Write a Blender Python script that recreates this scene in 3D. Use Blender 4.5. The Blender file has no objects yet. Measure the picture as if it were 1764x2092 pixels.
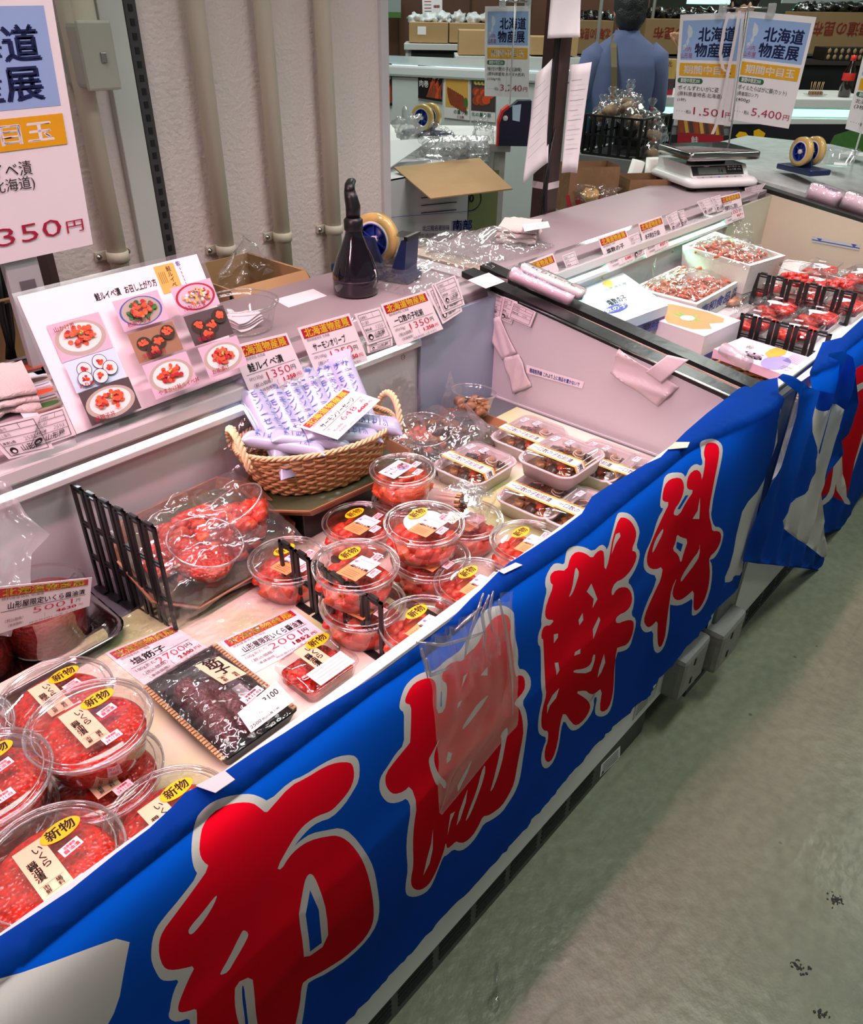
import bpy, bmesh, math, random
from mathutils import Vector as V, Matrix, noise
from mathutils.geometry import delaunay_2d_cdt, tessellate_polygon
S = bpy.context.scene
COL = S.collection
PI = math.pi
# ---------------------------------------------------------------- camera, world, lights, exposure
FPX = 1591.0
def _d(vx, vy):
    return V((vx - 882.0, vy - 1046.0, FPX)).normalized()
_ez = -_d(845, 3500)
_ex = _d(2570, 40); _ex = (_ex - _ez * _ex.dot(_ez)).normalized()
_ey = _ez.cross(_ex)
CAM = V((0, 0, 1.5))
def w_dir(c):
    return V((_ex.dot(c), _ey.dot(c), _ez.dot(c)))
cam = bpy.data.objects.new('camera', bpy.data.cameras.new('camera'))
COL.objects.link(cam)
cam.data.sensor_width = 36; cam.data.sensor_fit = 'HORIZONTAL'; cam.data.lens = FPX / 1764 * 36
cam.data.clip_start = .02; cam.data.clip_end = 60
_r, _u, _f = w_dir(V((1, 0, 0))), w_dir(V((0, -1, 0))), w_dir(V((0, 0, 1)))
cam.matrix_world = Matrix(((_r.x, _u.x, -_f.x, CAM.x), (_r.y, _u.y, -_f.y, CAM.y), (_r.z, _u.z, -_f.z, CAM.z), (0, 0, 0, 1)))
S.camera = cam
S.view_settings.view_transform = 'Standard'; S.view_settings.look = 'None'
S.view_settings.gamma = 1; S.view_settings.use_curve_mapping = False
S.view_settings.exposure = 0.0
S.cycles.use_denoising = True
S.cycles.max_bounces = 12; S.cycles.transparent_max_bounces = 32; S.cycles.caustics_reflective = False; S.cycles.caustics_refractive = False
S.cycles.sample_clamp_indirect = 6
wd = bpy.data.worlds.new('hall_air'); S.world = wd; wd.use_nodes = True
wd.node_tree.nodes['Background'].inputs[0].default_value = (.80, .86, .82, 1)
wd.node_tree.nodes['Background'].inputs[1].default_value = .16
def area(name, loc, size, sizey, power, col, rot=(0, 0, 0), spread=PI):
    l = bpy.data.lights.new(name, 'AREA'); l.shape = 'RECTANGLE'; l.size = size; l.size_y = sizey
    l.energy = power; l.color = col; l.spread = spread
    o = bpy.data.objects.new(name, l); COL.objects.link(o); o.location = loc; o.rotation_euler = rot
    return o
PINK = (1, .50, .61)
# pink display tubes hung over the row of cases, shining down and to the front
area('pink_display_tube', (.35, .74, 2.62), 1.7, .06, 8.5, PINK, (math.radians(4), 0, 0), math.radians(70))
area('pink_display_tube', (-.75, .80, 2.30), .6, .12, 4.4, PINK, (0, math.radians(-54), 0), math.radians(58))
# strip under the front rail inside the nearer case: shines through the glass into the cloth
area('rail_light', (.25, .500, .847), 2.3, .014, 2.2, (1, .84, .86), (math.radians(-25), 0, 0))
area('rail_light', (2.35, .475, .847), 1.4, .014, 1.8, (1, .84, .86), (math.radians(-25), 0, 0))
area('pink_display_tube', (2.25, .74, 2.62), 1.7, .06, 8.5, (1, .60, .68), (math.radians(4), 0, 0), math.radians(70))
# ceiling fluorescents of the hall
for lx, ly, pw in ((1.4, -1.0, 12), (1.6, .08, 24), (4.2, -.4, 20), (.3, 1.2, 9.5), (3.0, 2.9, 38), (5.2, 1.6, 26), (4.5, 4.4, 24), (7.0, 3.4, 22)):
    area('ceiling_fluorescent', (lx, ly, 2.92), 1.2, .3, pw, (.93, 1, .93))

# light strips under the front edge of the rear shelves
area('shelf_light', (.0, 1.094, .9045), 2.3, .012, 4.5, (.86, .95, 1), (math.radians(-22), 0, 0))
area('shelf_light', (2.15, 1.094, .9045), 1.15, .012, 5.5, (.30, 1, .58), (math.radians(-22), 0, 0))
def ray(px, py):
    return w_dir(V((px - 882.0, py - 1046.0, FPX)))
def at(px, py, x=None, y=None, z=None, d=None):
    r = ray(px, py)
    if x is not None: t = (x - CAM.x) / r.x
    elif y is not None: t = (y - CAM.y) / r.y
    elif z is not None: t = (z - CAM.z) / r.z
    else: t = d / FPX
    return CAM + r * t
def atp(px, py, p0, n):
    r = ray(px, py)
    return CAM + r * ((V(p0) - CAM).dot(V(n)) / r.dot(V(n)))

# ---------------------------------------------------------------- materials
def lin(c):
    return tuple(((x / 255) / 12.92 if x / 255 <= .04045 else ((x / 255 + .055) / 1.055) ** 2.4) for x in c) + (1,)
MATS = {}
def mat(name, col, rough=.5, metal=0, var=.06, scale=30, bump=0, bscale=80, spec=.5, trans=0, emit=0, voronoi=0, coat=0, sss=0):
    m = bpy.data.materials.new(name); m.use_nodes = True; N = m.node_tree.nodes; L = m.node_tree.links
    b = N['Principled BSDF']; c = lin(col)
    b.inputs['Roughness'].default_value = rough; b.inputs['Metallic'].default_value = metal
    b.inputs['Specular IOR Level'].default_value = spec
    if coat: b.inputs['Coat Weight'].default_value = coat; b.inputs['Coat Roughness'].default_value = .06
    tc = N.new('ShaderNodeTexCoord'); co = tc.outputs['Object']
    nz = N.new('ShaderNodeTexNoise'); nz.inputs['Scale'].default_value = scale; nz.inputs['Detail'].default_value = 4
    L.new(co, nz.inputs['Vector'])
    mx = N.new('ShaderNodeMixRGB'); mx.inputs[1].default_value = tuple(x * (1 - var) for x in c[:3]) + (1,)
    mx.inputs[2].default_value = tuple(min(1, x * (1 + var)) for x in c[:3]) + (1,)
    L.new(nz.outputs['Fac'], mx.inputs[0]); L.new(mx.outputs[0], b.inputs['Base Color'])
    if voronoi:
        vo = N.new('ShaderNodeTexVoronoi'); vo.inputs['Scale'].default_value = voronoi; L.new(co, vo.inputs['Vector'])
        bp = N.new('ShaderNodeBump'); bp.invert = True; bp.inputs['Strength'].default_value = .7; bp.inputs['Distance'].default_value = .004
        L.new(vo.outputs['Distance'], bp.inputs['Height']); L.new(bp.outputs[0], b.inputs['Normal'])
        L.new(vo.outputs['Distance'], mx.inputs[0])
    elif bump:
        n2 = N.new('ShaderNodeTexNoise'); n2.inputs['Scale'].default_value = bscale; n2.inputs['Detail'].default_value = 3
        L.new(co, n2.inputs['Vector'])
        bp = N.new('ShaderNodeBump'); bp.inputs['Strength'].default_value = bump; bp.inputs['Distance'].default_value = .01
        L.new(n2.outputs['Fac'], bp.inputs['Height']); L.new(bp.outputs[0], b.inputs['Normal'])
    if sss:
        b.inputs['Subsurface Weight'].default_value = sss; b.inputs['Subsurface Scale'].default_value = .01
        b.inputs['Subsurface Radius'].default_value = (1, .3, .2)
    if emit:
        b.inputs['Emission Color'].default_value = c; b.inputs['Emission Strength'].default_value = emit
    if trans:
        tr = N.new('ShaderNodeBsdfTranslucent'); L.new(mx.outputs[0], tr.inputs['Color'])
        ms = N.new('ShaderNodeMixShader'); ms.inputs[0].default_value = trans
        L.new(b.outputs[0], ms.inputs[1]); L.new(tr.outputs[0], ms.inputs[2]); L.new(ms.outputs[0], N['Material Output'].inputs[0])
    MATS[name] = m
    return m
def clear(name, tint=(.97, .97, .97), base=.04, edge=.55, rough=.05, bump=0, bscale=40, milk=0, detail=2):
    """thin clear plastic: see-through, with a glossy film over it"""
    m = bpy.data.materials.new(name); m.use_nodes = True; N = m.node_tree.nodes; L = m.node_tree.links
    N.remove(N['Principled BSDF'])
    t = N.new('ShaderNodeBsdfTransparent'); t.inputs[0].default_value = tint + (1,)
    g = N.new('ShaderNodeBsdfGlossy'); g.inputs['Roughness'].default_value = rough; g.inputs[0].default_value = (1, 1, 1, 1)
    lw = N.new('ShaderNodeLayerWeight'); lw.inputs[0].default_value = .35
    mr = N.new('ShaderNodeMapRange'); mr.inputs[3].default_value = base; mr.inputs[4].default_value = edge
    L.new(lw.outputs['Facing'], mr.inputs[0])
    if bump:
        tc = N.new('ShaderNodeTexCoord'); n2 = N.new('ShaderNodeTexNoise'); n2.inputs['Scale'].default_value = bscale
        n2.inputs['Detail'].default_value = detail; L.new(tc.outputs['Object'], n2.inputs['Vector'])
        bp = N.new('ShaderNodeBump'); bp.inputs['Strength'].default_value = bump; bp.inputs['Distance'].default_value = .02
        L.new(n2.outputs['Fac'], bp.inputs['Height']); L.new(bp.outputs[0], g.inputs['Normal']); L.new(bp.outputs[0], lw.inputs['Normal'])
    ms = N.new('ShaderNodeMixShader'); L.new(mr.outputs[0], ms.inputs[0]); L.new(t.outputs[0], ms.inputs[1]); L.new(g.outputs[0], ms.inputs[2])
    out = ms.outputs[0]
    if milk:
        d = N.new('ShaderNodeBsdfDiffuse'); d.inputs[0].default_value = (.85, .85, .86, 1)
        tl = N.new('ShaderNodeBsdfTranslucent'); tl.inputs[0].default_value = (.85, .85, .86, 1)
        a = N.new('ShaderNodeMixShader'); a.inputs[0].default_value = .4; L.new(d.outputs[0], a.inputs[1]); L.new(tl.outputs[0], a.inputs[2])
        m2 = N.new('ShaderNodeMixShader'); m2.inputs[0].default_value = milk; L.new(out, m2.inputs[1]); L.new(a.outputs[0], m2.inputs[2]); out = m2.outputs[0]
    L.new(out, N['Material Output'].inputs[0])
    MATS[name] = m
    return m
WHITE = mat('white_enamel', (226, 226, 224), .35, var=.02)
LINER = mat('liner_panel', (206, 206, 208), .30, var=.03, scale=6)
DULLW = mat('case_panel_white', (205, 208, 206), .4, var=.03)
STEEL = mat('brushed_steel', (150, 153, 156), .35, .7, bump=.1)
CHROME = mat('chrome', (200, 200, 200), .12, 1)
DECK = mat('deck_metal', (112, 117, 124), .4, .35)
BLACK = mat('black_plastic', (16, 16, 19), .38, var=.15)
TRIM = mat('black_trim', (20, 20, 22), .3, bump=.1, bscale=25)
GAP = mat('dark_gap', (8, 10, 11), .7)
KICK = mat('kick_plate', (52, 56, 58), .5, var=.1)
RUBBER = mat('bumper_rubber', (128, 129, 124), .7, bump=.2, bscale=60, var=.12)
FRAMEG = mat('grey_frame', (92, 98, 98), .4, .3)
GLASS = clear('case_glass', (.93, .96, .95), .05, .5, .02)
ACRYL = clear('acrylic_strip', (.96, .96, .97), .05, .5, .04)
PET = clear('clear_plastic', (.97, .97, .97), .035, .48, .05)
RIM = clear('clear_plastic_rim', (.93, .93, .93), .22, .85, .10, milk=.10)
FILM = clear('wrap_film', (.955, .955, .955), .035, .5, .10, bump=.8, bscale=26, milk=.03)
BAGF = clear('poly_bag_film', (.94, .94, .94), .045, .5, .11, bump=.8, bscale=20, milk=.06)
MILKY = clear('cloudy_film', (.9, .9, .9), .08, .55, .14, bump=1.0, bscale=26, milk=.30)
LAMIN = clear('laminate_edge', (.93, .93, .94), .08, .5, .1, milk=.12)
PAPER = mat('paper_white', (240, 236, 238), .6, var=.015)
CARD = mat('card_white', (240, 232, 235), .45, var=.015)
SLIP = mat('slip_paper', (236, 226, 230), .6, var=.02)
INK = mat('ink_black', (22, 20, 22), .5)
GREYINK = mat('ink_grey', (120, 112, 114), .5)
RED = mat('header_red', (176, 28, 46), .4)
YEL = mat('header_yellow', (240, 214, 60), .4)
PRICE = mat('price_red', (190, 36, 66), .45)
HOTRED = mat('handwritten_red', (214, 28, 48), .45)
NAVY = mat('navy_ink', (24, 34, 84), .45)
SIGNBLUE = mat('sign_sky_blue', (150, 180, 226), .45, var=.12, scale=3)
MAPGREY = mat('map_grey', (206, 214, 226), .45)
GOLD = mat('sign_gold', (230, 168, 20), .45)
SIGNGREEN = mat('sign_green', (28, 98, 62), .45)
CRIMSON = mat('sign_crimson', (168, 26, 62), .45)
STICKY = mat('sticker_yellow', (250, 186, 10), .4)
PEACH = mat('label_peach', (238, 196, 160), .5)
LPINK = mat('label_pink', (246, 214, 226), .5)
DATEW = mat('date_sticker_white', (250, 222, 230), .5)
OCHRE = mat('label_ochre', (226, 176, 84), .5)
BLUEINK = mat('blue_ink', (62, 84, 168), .5)
ROE = mat('salmon_roe', (196, 34, 14), .16, var=.40, voronoi=190, coat=.4, sss=.06)
ROEDK = mat('dark_roe', (136, 22, 14), .35, var=.35, voronoi=150, coat=.05, spec=.25)
SALM = mat('salmon_meat', (214, 62, 40), .28, var=.30, scale=55, bump=.25, bscale=120, coat=.25, sss=.06)
SALM2 = mat('salmon_meat_pale', (226, 98, 62), .3, var=.25, scale=60, bump=.25, bscale=120, coat=.2, sss=.06)
OLIVE = mat('marinated_salmon', (222, 92, 50), .3, var=.3, scale=60, bump=.35, bscale=140, coat=.3)
MATSU = mat('pickled_roe_brown', (136, 90, 42), .3, var=.45, scale=45, bump=.3, bscale=110, coat=.4)
KELP = mat('kelp_dark', (62, 44, 36), .35, var=.4, scale=60, coat=.3)
SQUID = mat('squid_pink', (178, 132, 100), .35, var=.2)
MENTAI = mat('cod_roe_red', (214, 50, 40), .25, var=.3, scale=50, bump=.25, bscale=160, coat=.5)
SUJI = mat('sujiko_dark', (92, 26, 34), .2, var=.4, voronoi=210, coat=.7)
GRNMAT = mat('green_sheet', (178, 190, 132), .55, var=.1)
CREAM = mat('cream_sheet', (226, 216, 190), .5, var=.06, scale=9)
WICK = mat('wicker', (206, 160, 108), .55, var=.22, scale=70, bump=.2)
WICKP = mat('wicker_pale', (226, 196, 150), .55, var=.2, scale=70, bump=.2)
TRAYBR = mat('tray_lacquer', (150, 104, 72), .35, var=.1)
TRAYGR = mat('tray_green', (72, 78, 52), .35, var=.15)
WTRAY = mat('white_tray', (236, 226, 226), .4, var=.02, trans=.2)
FOAM = mat('foam_white', (236, 238, 232), .7, var=.02, bump=.15, bscale=200)
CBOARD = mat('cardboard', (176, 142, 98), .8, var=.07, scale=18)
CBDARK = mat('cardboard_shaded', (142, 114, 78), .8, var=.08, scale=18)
WBOX = mat('white_carton', (206, 206, 208), .6, var=.03)
KRAFT = mat('kraft_paper', (140, 106, 74), .8, var=.12, bump=.3, bscale=30)
STRIPER = mat('kraft_red_stripe', (150, 30, 40), .7)
TOWEL = mat('towel_cotton', (222, 212, 206), .9, var=.06, bump=.5, bscale=260)
NOIR = mat('bottle_dark', (22, 16, 26), .12, var=.2, coat=.6)
TBLUE = mat('dispenser_blue', (28, 44, 84), .35, var=.12)
HUB = mat('reel_blue', (40, 66, 160), .35)
TAPE = mat('tape_roll', (216, 184, 112), .2, var=.05, coat=.4)
CORE = mat('tape_core', (226, 220, 212), .6)
MASK = mat('white_tape', (232, 222, 224), .65, var=.03, bump=.15, bscale=40, trans=.1)
MASKC = mat('cream_tape', (228, 214, 186), .65, var=.04)
SKIN = mat('skin', (206, 156, 124), .5, var=.06, sss=.1)
HAIR = mat('black_hair', (17, 16, 20), .5, var=.4, bump=.5, bscale=150)
SHIRT = mat('blue_grey_shirt', (92, 102, 140), .85, var=.07, bump=.15, bscale=300)
STRAP = mat('olive_strap', (112, 100, 72), .8)
TEAL = mat('teal_bag', (44, 84, 112), .7)
DARKCL = mat('dark_clothing', (24, 26, 34), .85)
WOOD = mat('brown_wood_panel', (98, 62, 42), .5, var=.22, scale=5)
POLEM = mat('brown_steel_pole', (58, 38, 34), .4, var=.3, scale=24)
FREEZ = mat('freezer_white', (222, 228, 230), .35, var=.02)
FRTOP = mat('freezer_lid', (176, 196, 204), .2, .2)
LEDW = mat('lit_tube_white', (235, 250, 255), .4, emit=4)
LEDG = mat('lit_tube_aqua', (170, 255, 225), .4, emit=1.6)
LCD = mat('lcd_panel', (96, 104, 98), .25)
SEAW = mat('seaweed_bag', (26, 30, 28), .16, var=.5, scale=30, bump=.8, bscale=45, coat=.7)
SOY = mat('soy_sauce', (28, 14, 12), .12, coat=.8)
CAPR = mat('red_cap', (206, 40, 34), .4)
LEAF = mat('leaf_green', (70, 120, 54), .5, var=.2)
RICE = mat('rice_white', (236, 226, 220), .6, var=.05)
CERAM = mat('bowl_grey', (176, 164, 152), .45)
PHOTOP = mat('photo_lilac', (206, 178, 196), .5, var=.1, scale=12)
PHOTOB = mat('photo_wood', (150, 112, 84), .5, var=.15, scale=12)
PHOTOD = mat('photo_dark', (76, 62, 64), .5, var=.2, scale=12)
FRUITY = mat('noodle_yellow', (226, 184, 96), .5, var=.2)
ORANGE = mat('roe_orange_print', (228, 84, 44), .5, var=.12, scale=60)
PEACHP = mat('roe_peach_print', (238, 152, 96), .45, var=.12, scale=20)
LILAC = mat('print_lilac', (150, 142, 206), .5)
PALEBL = mat('print_pale_blue', (196, 222, 240), .45, var=.1, scale=10)
GREENL = mat('print_lime', (196, 204, 96), .5)
STICK = mat('toothpick_wood', (226, 180, 130), .6)
SEED = mat('toothpick_tips', (92, 62, 38), .6)
FIRE = mat('poster_fire', (170, 74, 34), .5, var=.5, scale=14)
GRILL = mat('poster_grill', (150, 70, 44), .5, var=.4, scale=30)
PIPE = mat('pipe_cream', (206, 200, 180), .45, var=.05, scale=8)
# ---------------------------------------------------------------- geometry helpers
_gl = {}
def glyphs(s, bold=0, ls=1.0):
    k = (s, bold, ls)
    if k not in _gl:
        c = bpy.data.curves.new('t', 'FONT'); c.body = s; c.size = 1; c.resolution_u = 2; c.offset = bold; c.space_line = ls
        o = bpy.data.objects.new('t', c); m = bpy.data.meshes.new_from_object(o)
        vs = [(v.co.x, v.co.y) for v in m.vertices]; fs = [tuple(p.vertices) for p in m.polygons]
        bpy.data.objects.remove(o); bpy.data.curves.remove(c); bpy.data.meshes.remove(m)
        xs = [v[0] for v in vs] or [0, 1]; ys = [v[1] for v in vs] or [0, 1]
        _gl[k] = (vs, fs, min(xs), max(xs), min(ys), max(ys))
    return _gl[k]
class MB:
    def __init__(s, M=None): s.v = []; s.f = []; s.mi = []; s.mats = []; s.sm = []; s.M = M
    def slot(s, m):
        if m not in s.mats: s.mats.append(m)
        return s.mats.index(m)
    def add(s, vs, fs, m, smooth=False, M=None):
        k = len(s.v); i = s.slot(m)
        for p in vs:
            p = V(p)
            if M: p = M @ p
            if s.M: p = s.M @ p
            s.v.append(p)
        for f in fs: s.f.append(tuple(k + a for a in f)); s.mi.append(i); s.sm.append(smooth)
        return s
    def box(s, lo, hi, m, bev=0, M=None):
        bm = bmesh.new(); bmesh.ops.create_cube(bm, size=1)
        lo, hi = V(lo), V(hi); c = (lo + hi) / 2; d = hi - lo
        for v in bm.verts: v.co = V((v.co.x * d.x, v.co.y * d.y, v.co.z * d.z)) + c
        if bev: bmesh.ops.bevel(bm, geom=bm.edges[:], offset=min(bev, min(abs(x) for x in d) * .45), segments=2, affect='EDGES', profile=.6)
        bm.verts.index_update()
        s.add([v.co.copy() for v in bm.verts], [tuple(v.index for v in f.verts) for f in bm.faces], m, False, M); bm.free()
        return s
    def lathe(s, prof, m, n=40, c=(0, 0, 0), M=None, cap0=False, cap1=False, sx=1, sy=1):
        c = V(c); vs = []; fs = []
        for r, z in prof:
            for k in range(n):
                a = 2 * PI * k / n; vs.append(c + V((r * sx * math.cos(a), r * sy * math.sin(a), z)))
        for j in range(len(prof) - 1):
            for k in range(n):
                k2 = (k + 1) % n; fs.append((j * n + k, j * n + k2, (j + 1) * n + k2, (j + 1) * n + k))
        if cap0: fs.append(tuple(range(n))[::-1])
        if cap1: fs.append(tuple((len(prof) - 1) * n + k for k in range(n)))
        return s.add(vs, fs, m, True, M)
    def tube(s, pts, r, m, n=8, closed=False, M=None):
        pts = [V(p) for p in pts]; N = len(pts); rs = r if isinstance(r, (list, tuple)) else [r] * N
        vs = []; fs = []; prev = None
        for i, p in enumerate(pts):
            a = pts[(i - 1) % N] if (closed or i > 0) else p; b = pts[(i + 1) % N] if (closed or i < N - 1) else p
            t = (b - a)
            t = t.normalized() if t.length > 1e-9 else V((0, 0, 1))
            u = prev if prev is not None else (V((0, 0, 1)) if abs(t.z) < .9 else V((1, 0, 0)))
            u = u - t * u.dot(t)
            u = u.normalized() if u.length > 1e-6 else t.orthogonal().normalized()
            prev = u; w = t.cross(u)
            for k in range(n):
                q = 2 * PI * k / n; vs.append(p + (u * math.cos(q) + w * math.sin(q)) * rs[i])
        for i in range(N if closed else N - 1):
            for k in range(n):
                j = (i + 1) % N; k2 = (k + 1) % n; fs.append((i * n + k, i * n + k2, j * n + k2, j * n + k))
        if not closed: fs.append(tuple(range(n))[::-1]); fs.append(tuple((N - 1) * n + k for k in range(n)))
        return s.add(vs, fs, m, True, M)
    def prism(s, poly, axis, a, b, m, M=None):
        """poly of 2-D points swept along axis from a to b"""
        def P(q, t):
            return V((t, q[0], q[1])) if axis == 0 else V((q[0], t, q[1])) if axis == 1 else V((q[0], q[1], t))
        n = len(poly); vs = [P(q, a) for q in poly] + [P(q, b) for q in poly]
        fs = [(i, (i + 1) % n, n + (i + 1) % n, n + i) for i in range(n)]
        for t in tessellate_polygon([[V((q[0], q[1], 0)) for q in poly]]):
            fs.append(t); fs.append(tuple(n + k for k in t[::-1]))
        return s.add(vs, fs, m, False, M)
    def rloft(s, rings, m, c=(0, 0, 0), M=None, cap0=True, cap1=True, seg=5, smooth=True):
        """rounded-rectangle rings (half x, half y, corner radius, z)"""
        c = V(c); vs = []; fs = []; n = 4 * (seg + 1)
        for hx, hy, r, z in rings:
            for q, (sx, sy) in enumerate(((1, 1), (-1, 1), (-1, -1), (1, -1))):
                for k in range(seg + 1):
                    a = PI / 2 * (q + k / seg)
                    vs.append(c + V((sx * (hx - r) + r * math.cos(a), sy * (hy - r) + r * math.sin(a), z)))
        for j in range(len(rings) - 1):
            for k in range(n): fs.append((j * n + k, j * n + (k + 1) % n, (j + 1) * n + (k + 1) % n, (j + 1) * n + k))
        if cap0: fs.append(tuple(range(n))[::-1])
        if cap1: fs.append(tuple((len(rings) - 1) * n + k for k in range(n)))
        return s.add(vs, fs, m, smooth, M)
    def blob(s, c, r, m, seed=0, amp=.25, freq=1.6, sub=2, M=None, flat=None, smooth=True):
        bm = bmesh.new(); bmesh.ops.create_icosphere(bm, subdivisions=sub, radius=1)
        r = V(r) if not isinstance(r, (int, float)) else V((r, r, r)); off = V((seed * 7.31, seed * 3.17, seed * 1.93)); vs = []
        for v in bm.verts:
            k = 1 + amp * noise.noise(v.co * freq + off) * 1.6
            p = V((v.co.x * r.x * k, v.co.y * r.y * k, v.co.z * r.z * k))
            if flat is not None and p.z < flat: p.z = flat
            vs.append(p + V(c))
        bm.verts.index_update()
        s.add(vs, [tuple(v.index for v in f.verts) for f in bm.faces], m, smooth, M); bm.free()
        return s
    def grid(s, fn, nu, nv, m, smooth=True, M=None):
        vs = [fn(i / nu, j / nv) for j in range(nv + 1) for i in range(nu + 1)]
        fs = [(j * (nu + 1) + i, j * (nu + 1) + i + 1, (j + 1) * (nu + 1) + i + 1, (j + 1) * (nu + 1) + i) for j in range(nv) for i in range(nu)]
        return s.add(vs, fs, m, smooth, M)
    def build(s, name, parent=None, **tags):
        me = bpy.data.meshes.new(name); me.from_pydata(s.v, [], s.f); me.validate(clean_customdata=False) if False else None
        for mm in s.mats: me.materials.append(mm)
        for p, i, q in zip(me.polygons, s.mi, s.sm): p.material_index = i; p.use_smooth = q
        me.update()
        o = bpy.data.objects.new(name, me); COL.objects.link(o)
        if parent: o.parent = parent
        for k, v in tags.items():
            if v: o[k] = v
        return o
def thing(name, label, cat, loc=(0, 0, 0), rz=0, group=None):
    o = bpy.data.objects.new(name, None); COL.objects.link(o); o.empty_display_size = .02
    o.location = loc; o.rotation_euler = (0, 0, rz); o['label'] = label; o['category'] = cat
    if group: o['group'] = group
    return o
def tag(o, label, cat, group=None):
    o['label'] = label; o['category'] = cat
    if group: o['group'] = group
    return o
def struct(o): o['kind'] = 'structure'; return o
def dup(root, loc, label, rz=None, group=None, skip=()):
    r = root.copy(); COL.objects.link(r); r.location = loc; r['label'] = label
    if rz is not None: r.rotation_euler = (0, 0, rz)
    if group: r['group'] = group
    for ch in list(root.children):
        if ch.name.split('.')[0] in skip: continue
        c = ch.copy(); COL.objects.link(c); c.parent = r
        for g in list(ch.children):
            d = g.copy(); COL.objects.link(d); d.parent = c
    return r
def quad_plane(pts, p0, n): return [atp(x, y, p0, n) for x, y in pts]
class Sheet:
    """a thin printed sheet on the quad tl,tr,br,bl; u to the right, v downwards, both 0..1"""
    def __init__(s, q, base, th=.0006, mb=None, bend=None):
        s.q = [V(p) for p in q]; s.mb = mb or MB(); tl, tr, br, bl = s.q
        s.w = ((tr - tl).length + (br - bl).length) / 2; s.h = ((bl - tl).length + (br - tr).length) / 2
        s.n = (tr - tl).cross(tl - bl)
        if s.n.length < 1e-9: s.n = V((0, 0, 1))
        s.n.normalize(); s.k = 0; s.bend = bend; s.nu = s.nv = 1
        if bend: s.nu, s.nv = 10, 10
        if base:
            a = [s.P(i / s.nu, j / s.nv, 0) for j in range(s.nv + 1) for i in range(s.nu + 1)]
            b = [s.P(i / s.nu, j / s.nv, -th) for j in range(s.nv + 1) for i in range(s.nu + 1)]
            N = len(a); W = s.nu + 1; fs = []
            for j in range(s.nv):
                for i in range(s.nu):
                    f = (j * W + i, (j + 1) * W + i, (j + 1) * W + i + 1, j * W + i + 1); fs.append(f); fs.append(tuple(N + x for x in f[::-1]))
            edge = [i for i in range(W)] + [j * W + W - 1 for j in range(1, s.nv + 1)] + [s.nv * W + i for i in range(W - 2, -1, -1)] + [j * W for j in range(s.nv - 1, 0, -1)]
            for i in range(len(edge)):
                p, r = edge[i], edge[(i + 1) % len(edge)]; fs.append((p, r, N + r, N + p))
            s.mb.add(a + b, fs, base, bool(bend))
    def P(s, u, v, e):
        tl, tr, br, bl = s.q
        p = (tl * (1 - u) + tr * u) * (1 - v) + (bl * (1 - u) + br * u) * v + s.n * e
        return p + s.bend(u, v) if s.bend else p
    def lay(s): s.k += 1; return .0003 + .00009 * s.k
    def poly(s, pts, m):
        e = s.lay()
        if s.bend and len(pts) == 4:
            (x0, y0), (x1, y1), (x2, y2), (x3, y3) = pts; n = 6
            vs = [s.P((x0 * (1 - a) + x1 * a) * (1 - b) + (x3 * (1 - a) + x2 * a) * b, (y0 * (1 - a) + y1 * a) * (1 - b) + (y3 * (1 - a) + y2 * a) * b, e) for b in [j / n for j in range(n + 1)] for a in [i / n for i in range(n + 1)]]
            s.mb.add(vs, [(j * (n + 1) + i, (j + 1) * (n + 1) + i, (j + 1) * (n + 1) + i + 1, j * (n + 1) + i + 1) for j in range(n) for i in range(n)], m)
            return s
        s.mb.add([s.P(u, v, e) for u, v in pts], [tuple(t) for t in tessellate_polygon([[V((u, -v, 0)) for u, v in pts]])], m); return s
    def rect(s, u0, v0, u1, v1, m): return s.poly([(u0, v0), (u1, v0), (u1, v1), (u0, v1)], m)
    def line(s, u0, v0, u1, v1, t, m):
        d = V(((u1 - u0) * s.w, (v1 - v0) * s.h)); d = V((-d.y, d.x)).normalized() * t / 2
        a, b = d.x / s.w, d.y / s.h
        return s.poly([(u0 + a, v0 + b), (u1 + a, v1 + b), (u1 - a, v1 - b), (u0 - a, v0 - b)], m)
    def frame(s, u0, v0, u1, v1, t, m):
        s.line(u0, v0, u1, v0, t, m).line(u1, v0, u1, v1, t, m).line(u1, v1, u0, v1, t, m).line(u0, v1, u0, v0, t, m); return s
    def ell(s, cu, cv, ru, rv, m, n=28, rot=0):
        """radii as fractions of the sheet's height, so that equal radii are a circle"""
        a = s.h / s.w; c, d = math.cos(rot), math.sin(rot); pts = []
        for k in range(n):
            x, y = ru * math.cos(2 * PI * k / n), rv * math.sin(2 * PI * k / n)
            pts.append((cu + (x * c - y * d) * a, cv + x * d + y * c))
        return s.poly(pts, m)
    def txt(s, t, u, v, size, m, al='l', bold=.0, w=None, ls=1.0, rot=0):
        """left (or centre) baseline point u,v; size = em as a fraction of the height; w = wanted width in u"""
        vs, fs, x0, x1, y0, y1 = glyphs(t, bold if bold < .012 else 0, ls); em = size * s.h; kx = em
        if w: kx = w * s.w / max(1e-6, x1 - x0)
        ox = -x0 if al == 'l' else -(x0 + x1) / 2; e = s.lay(); c, d = math.cos(rot), math.sin(rot)
        for bx, by in (((0, 0),) if bold < .012 else ((-.7, -.4), (.7, -.4), (0, .8))):      # heavier strokes: the glyph printed three times, slightly shifted
            out = []
            for x, y in vs:
                X, Y = (x + ox + bx * bold) * kx, (y + by * bold) * em
                out.append(s.P(u + (X * c - Y * d) / s.w, v - (X * d + Y * c) / s.h, e))
            s.mb.add(out, fs, m)
        return s
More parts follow.
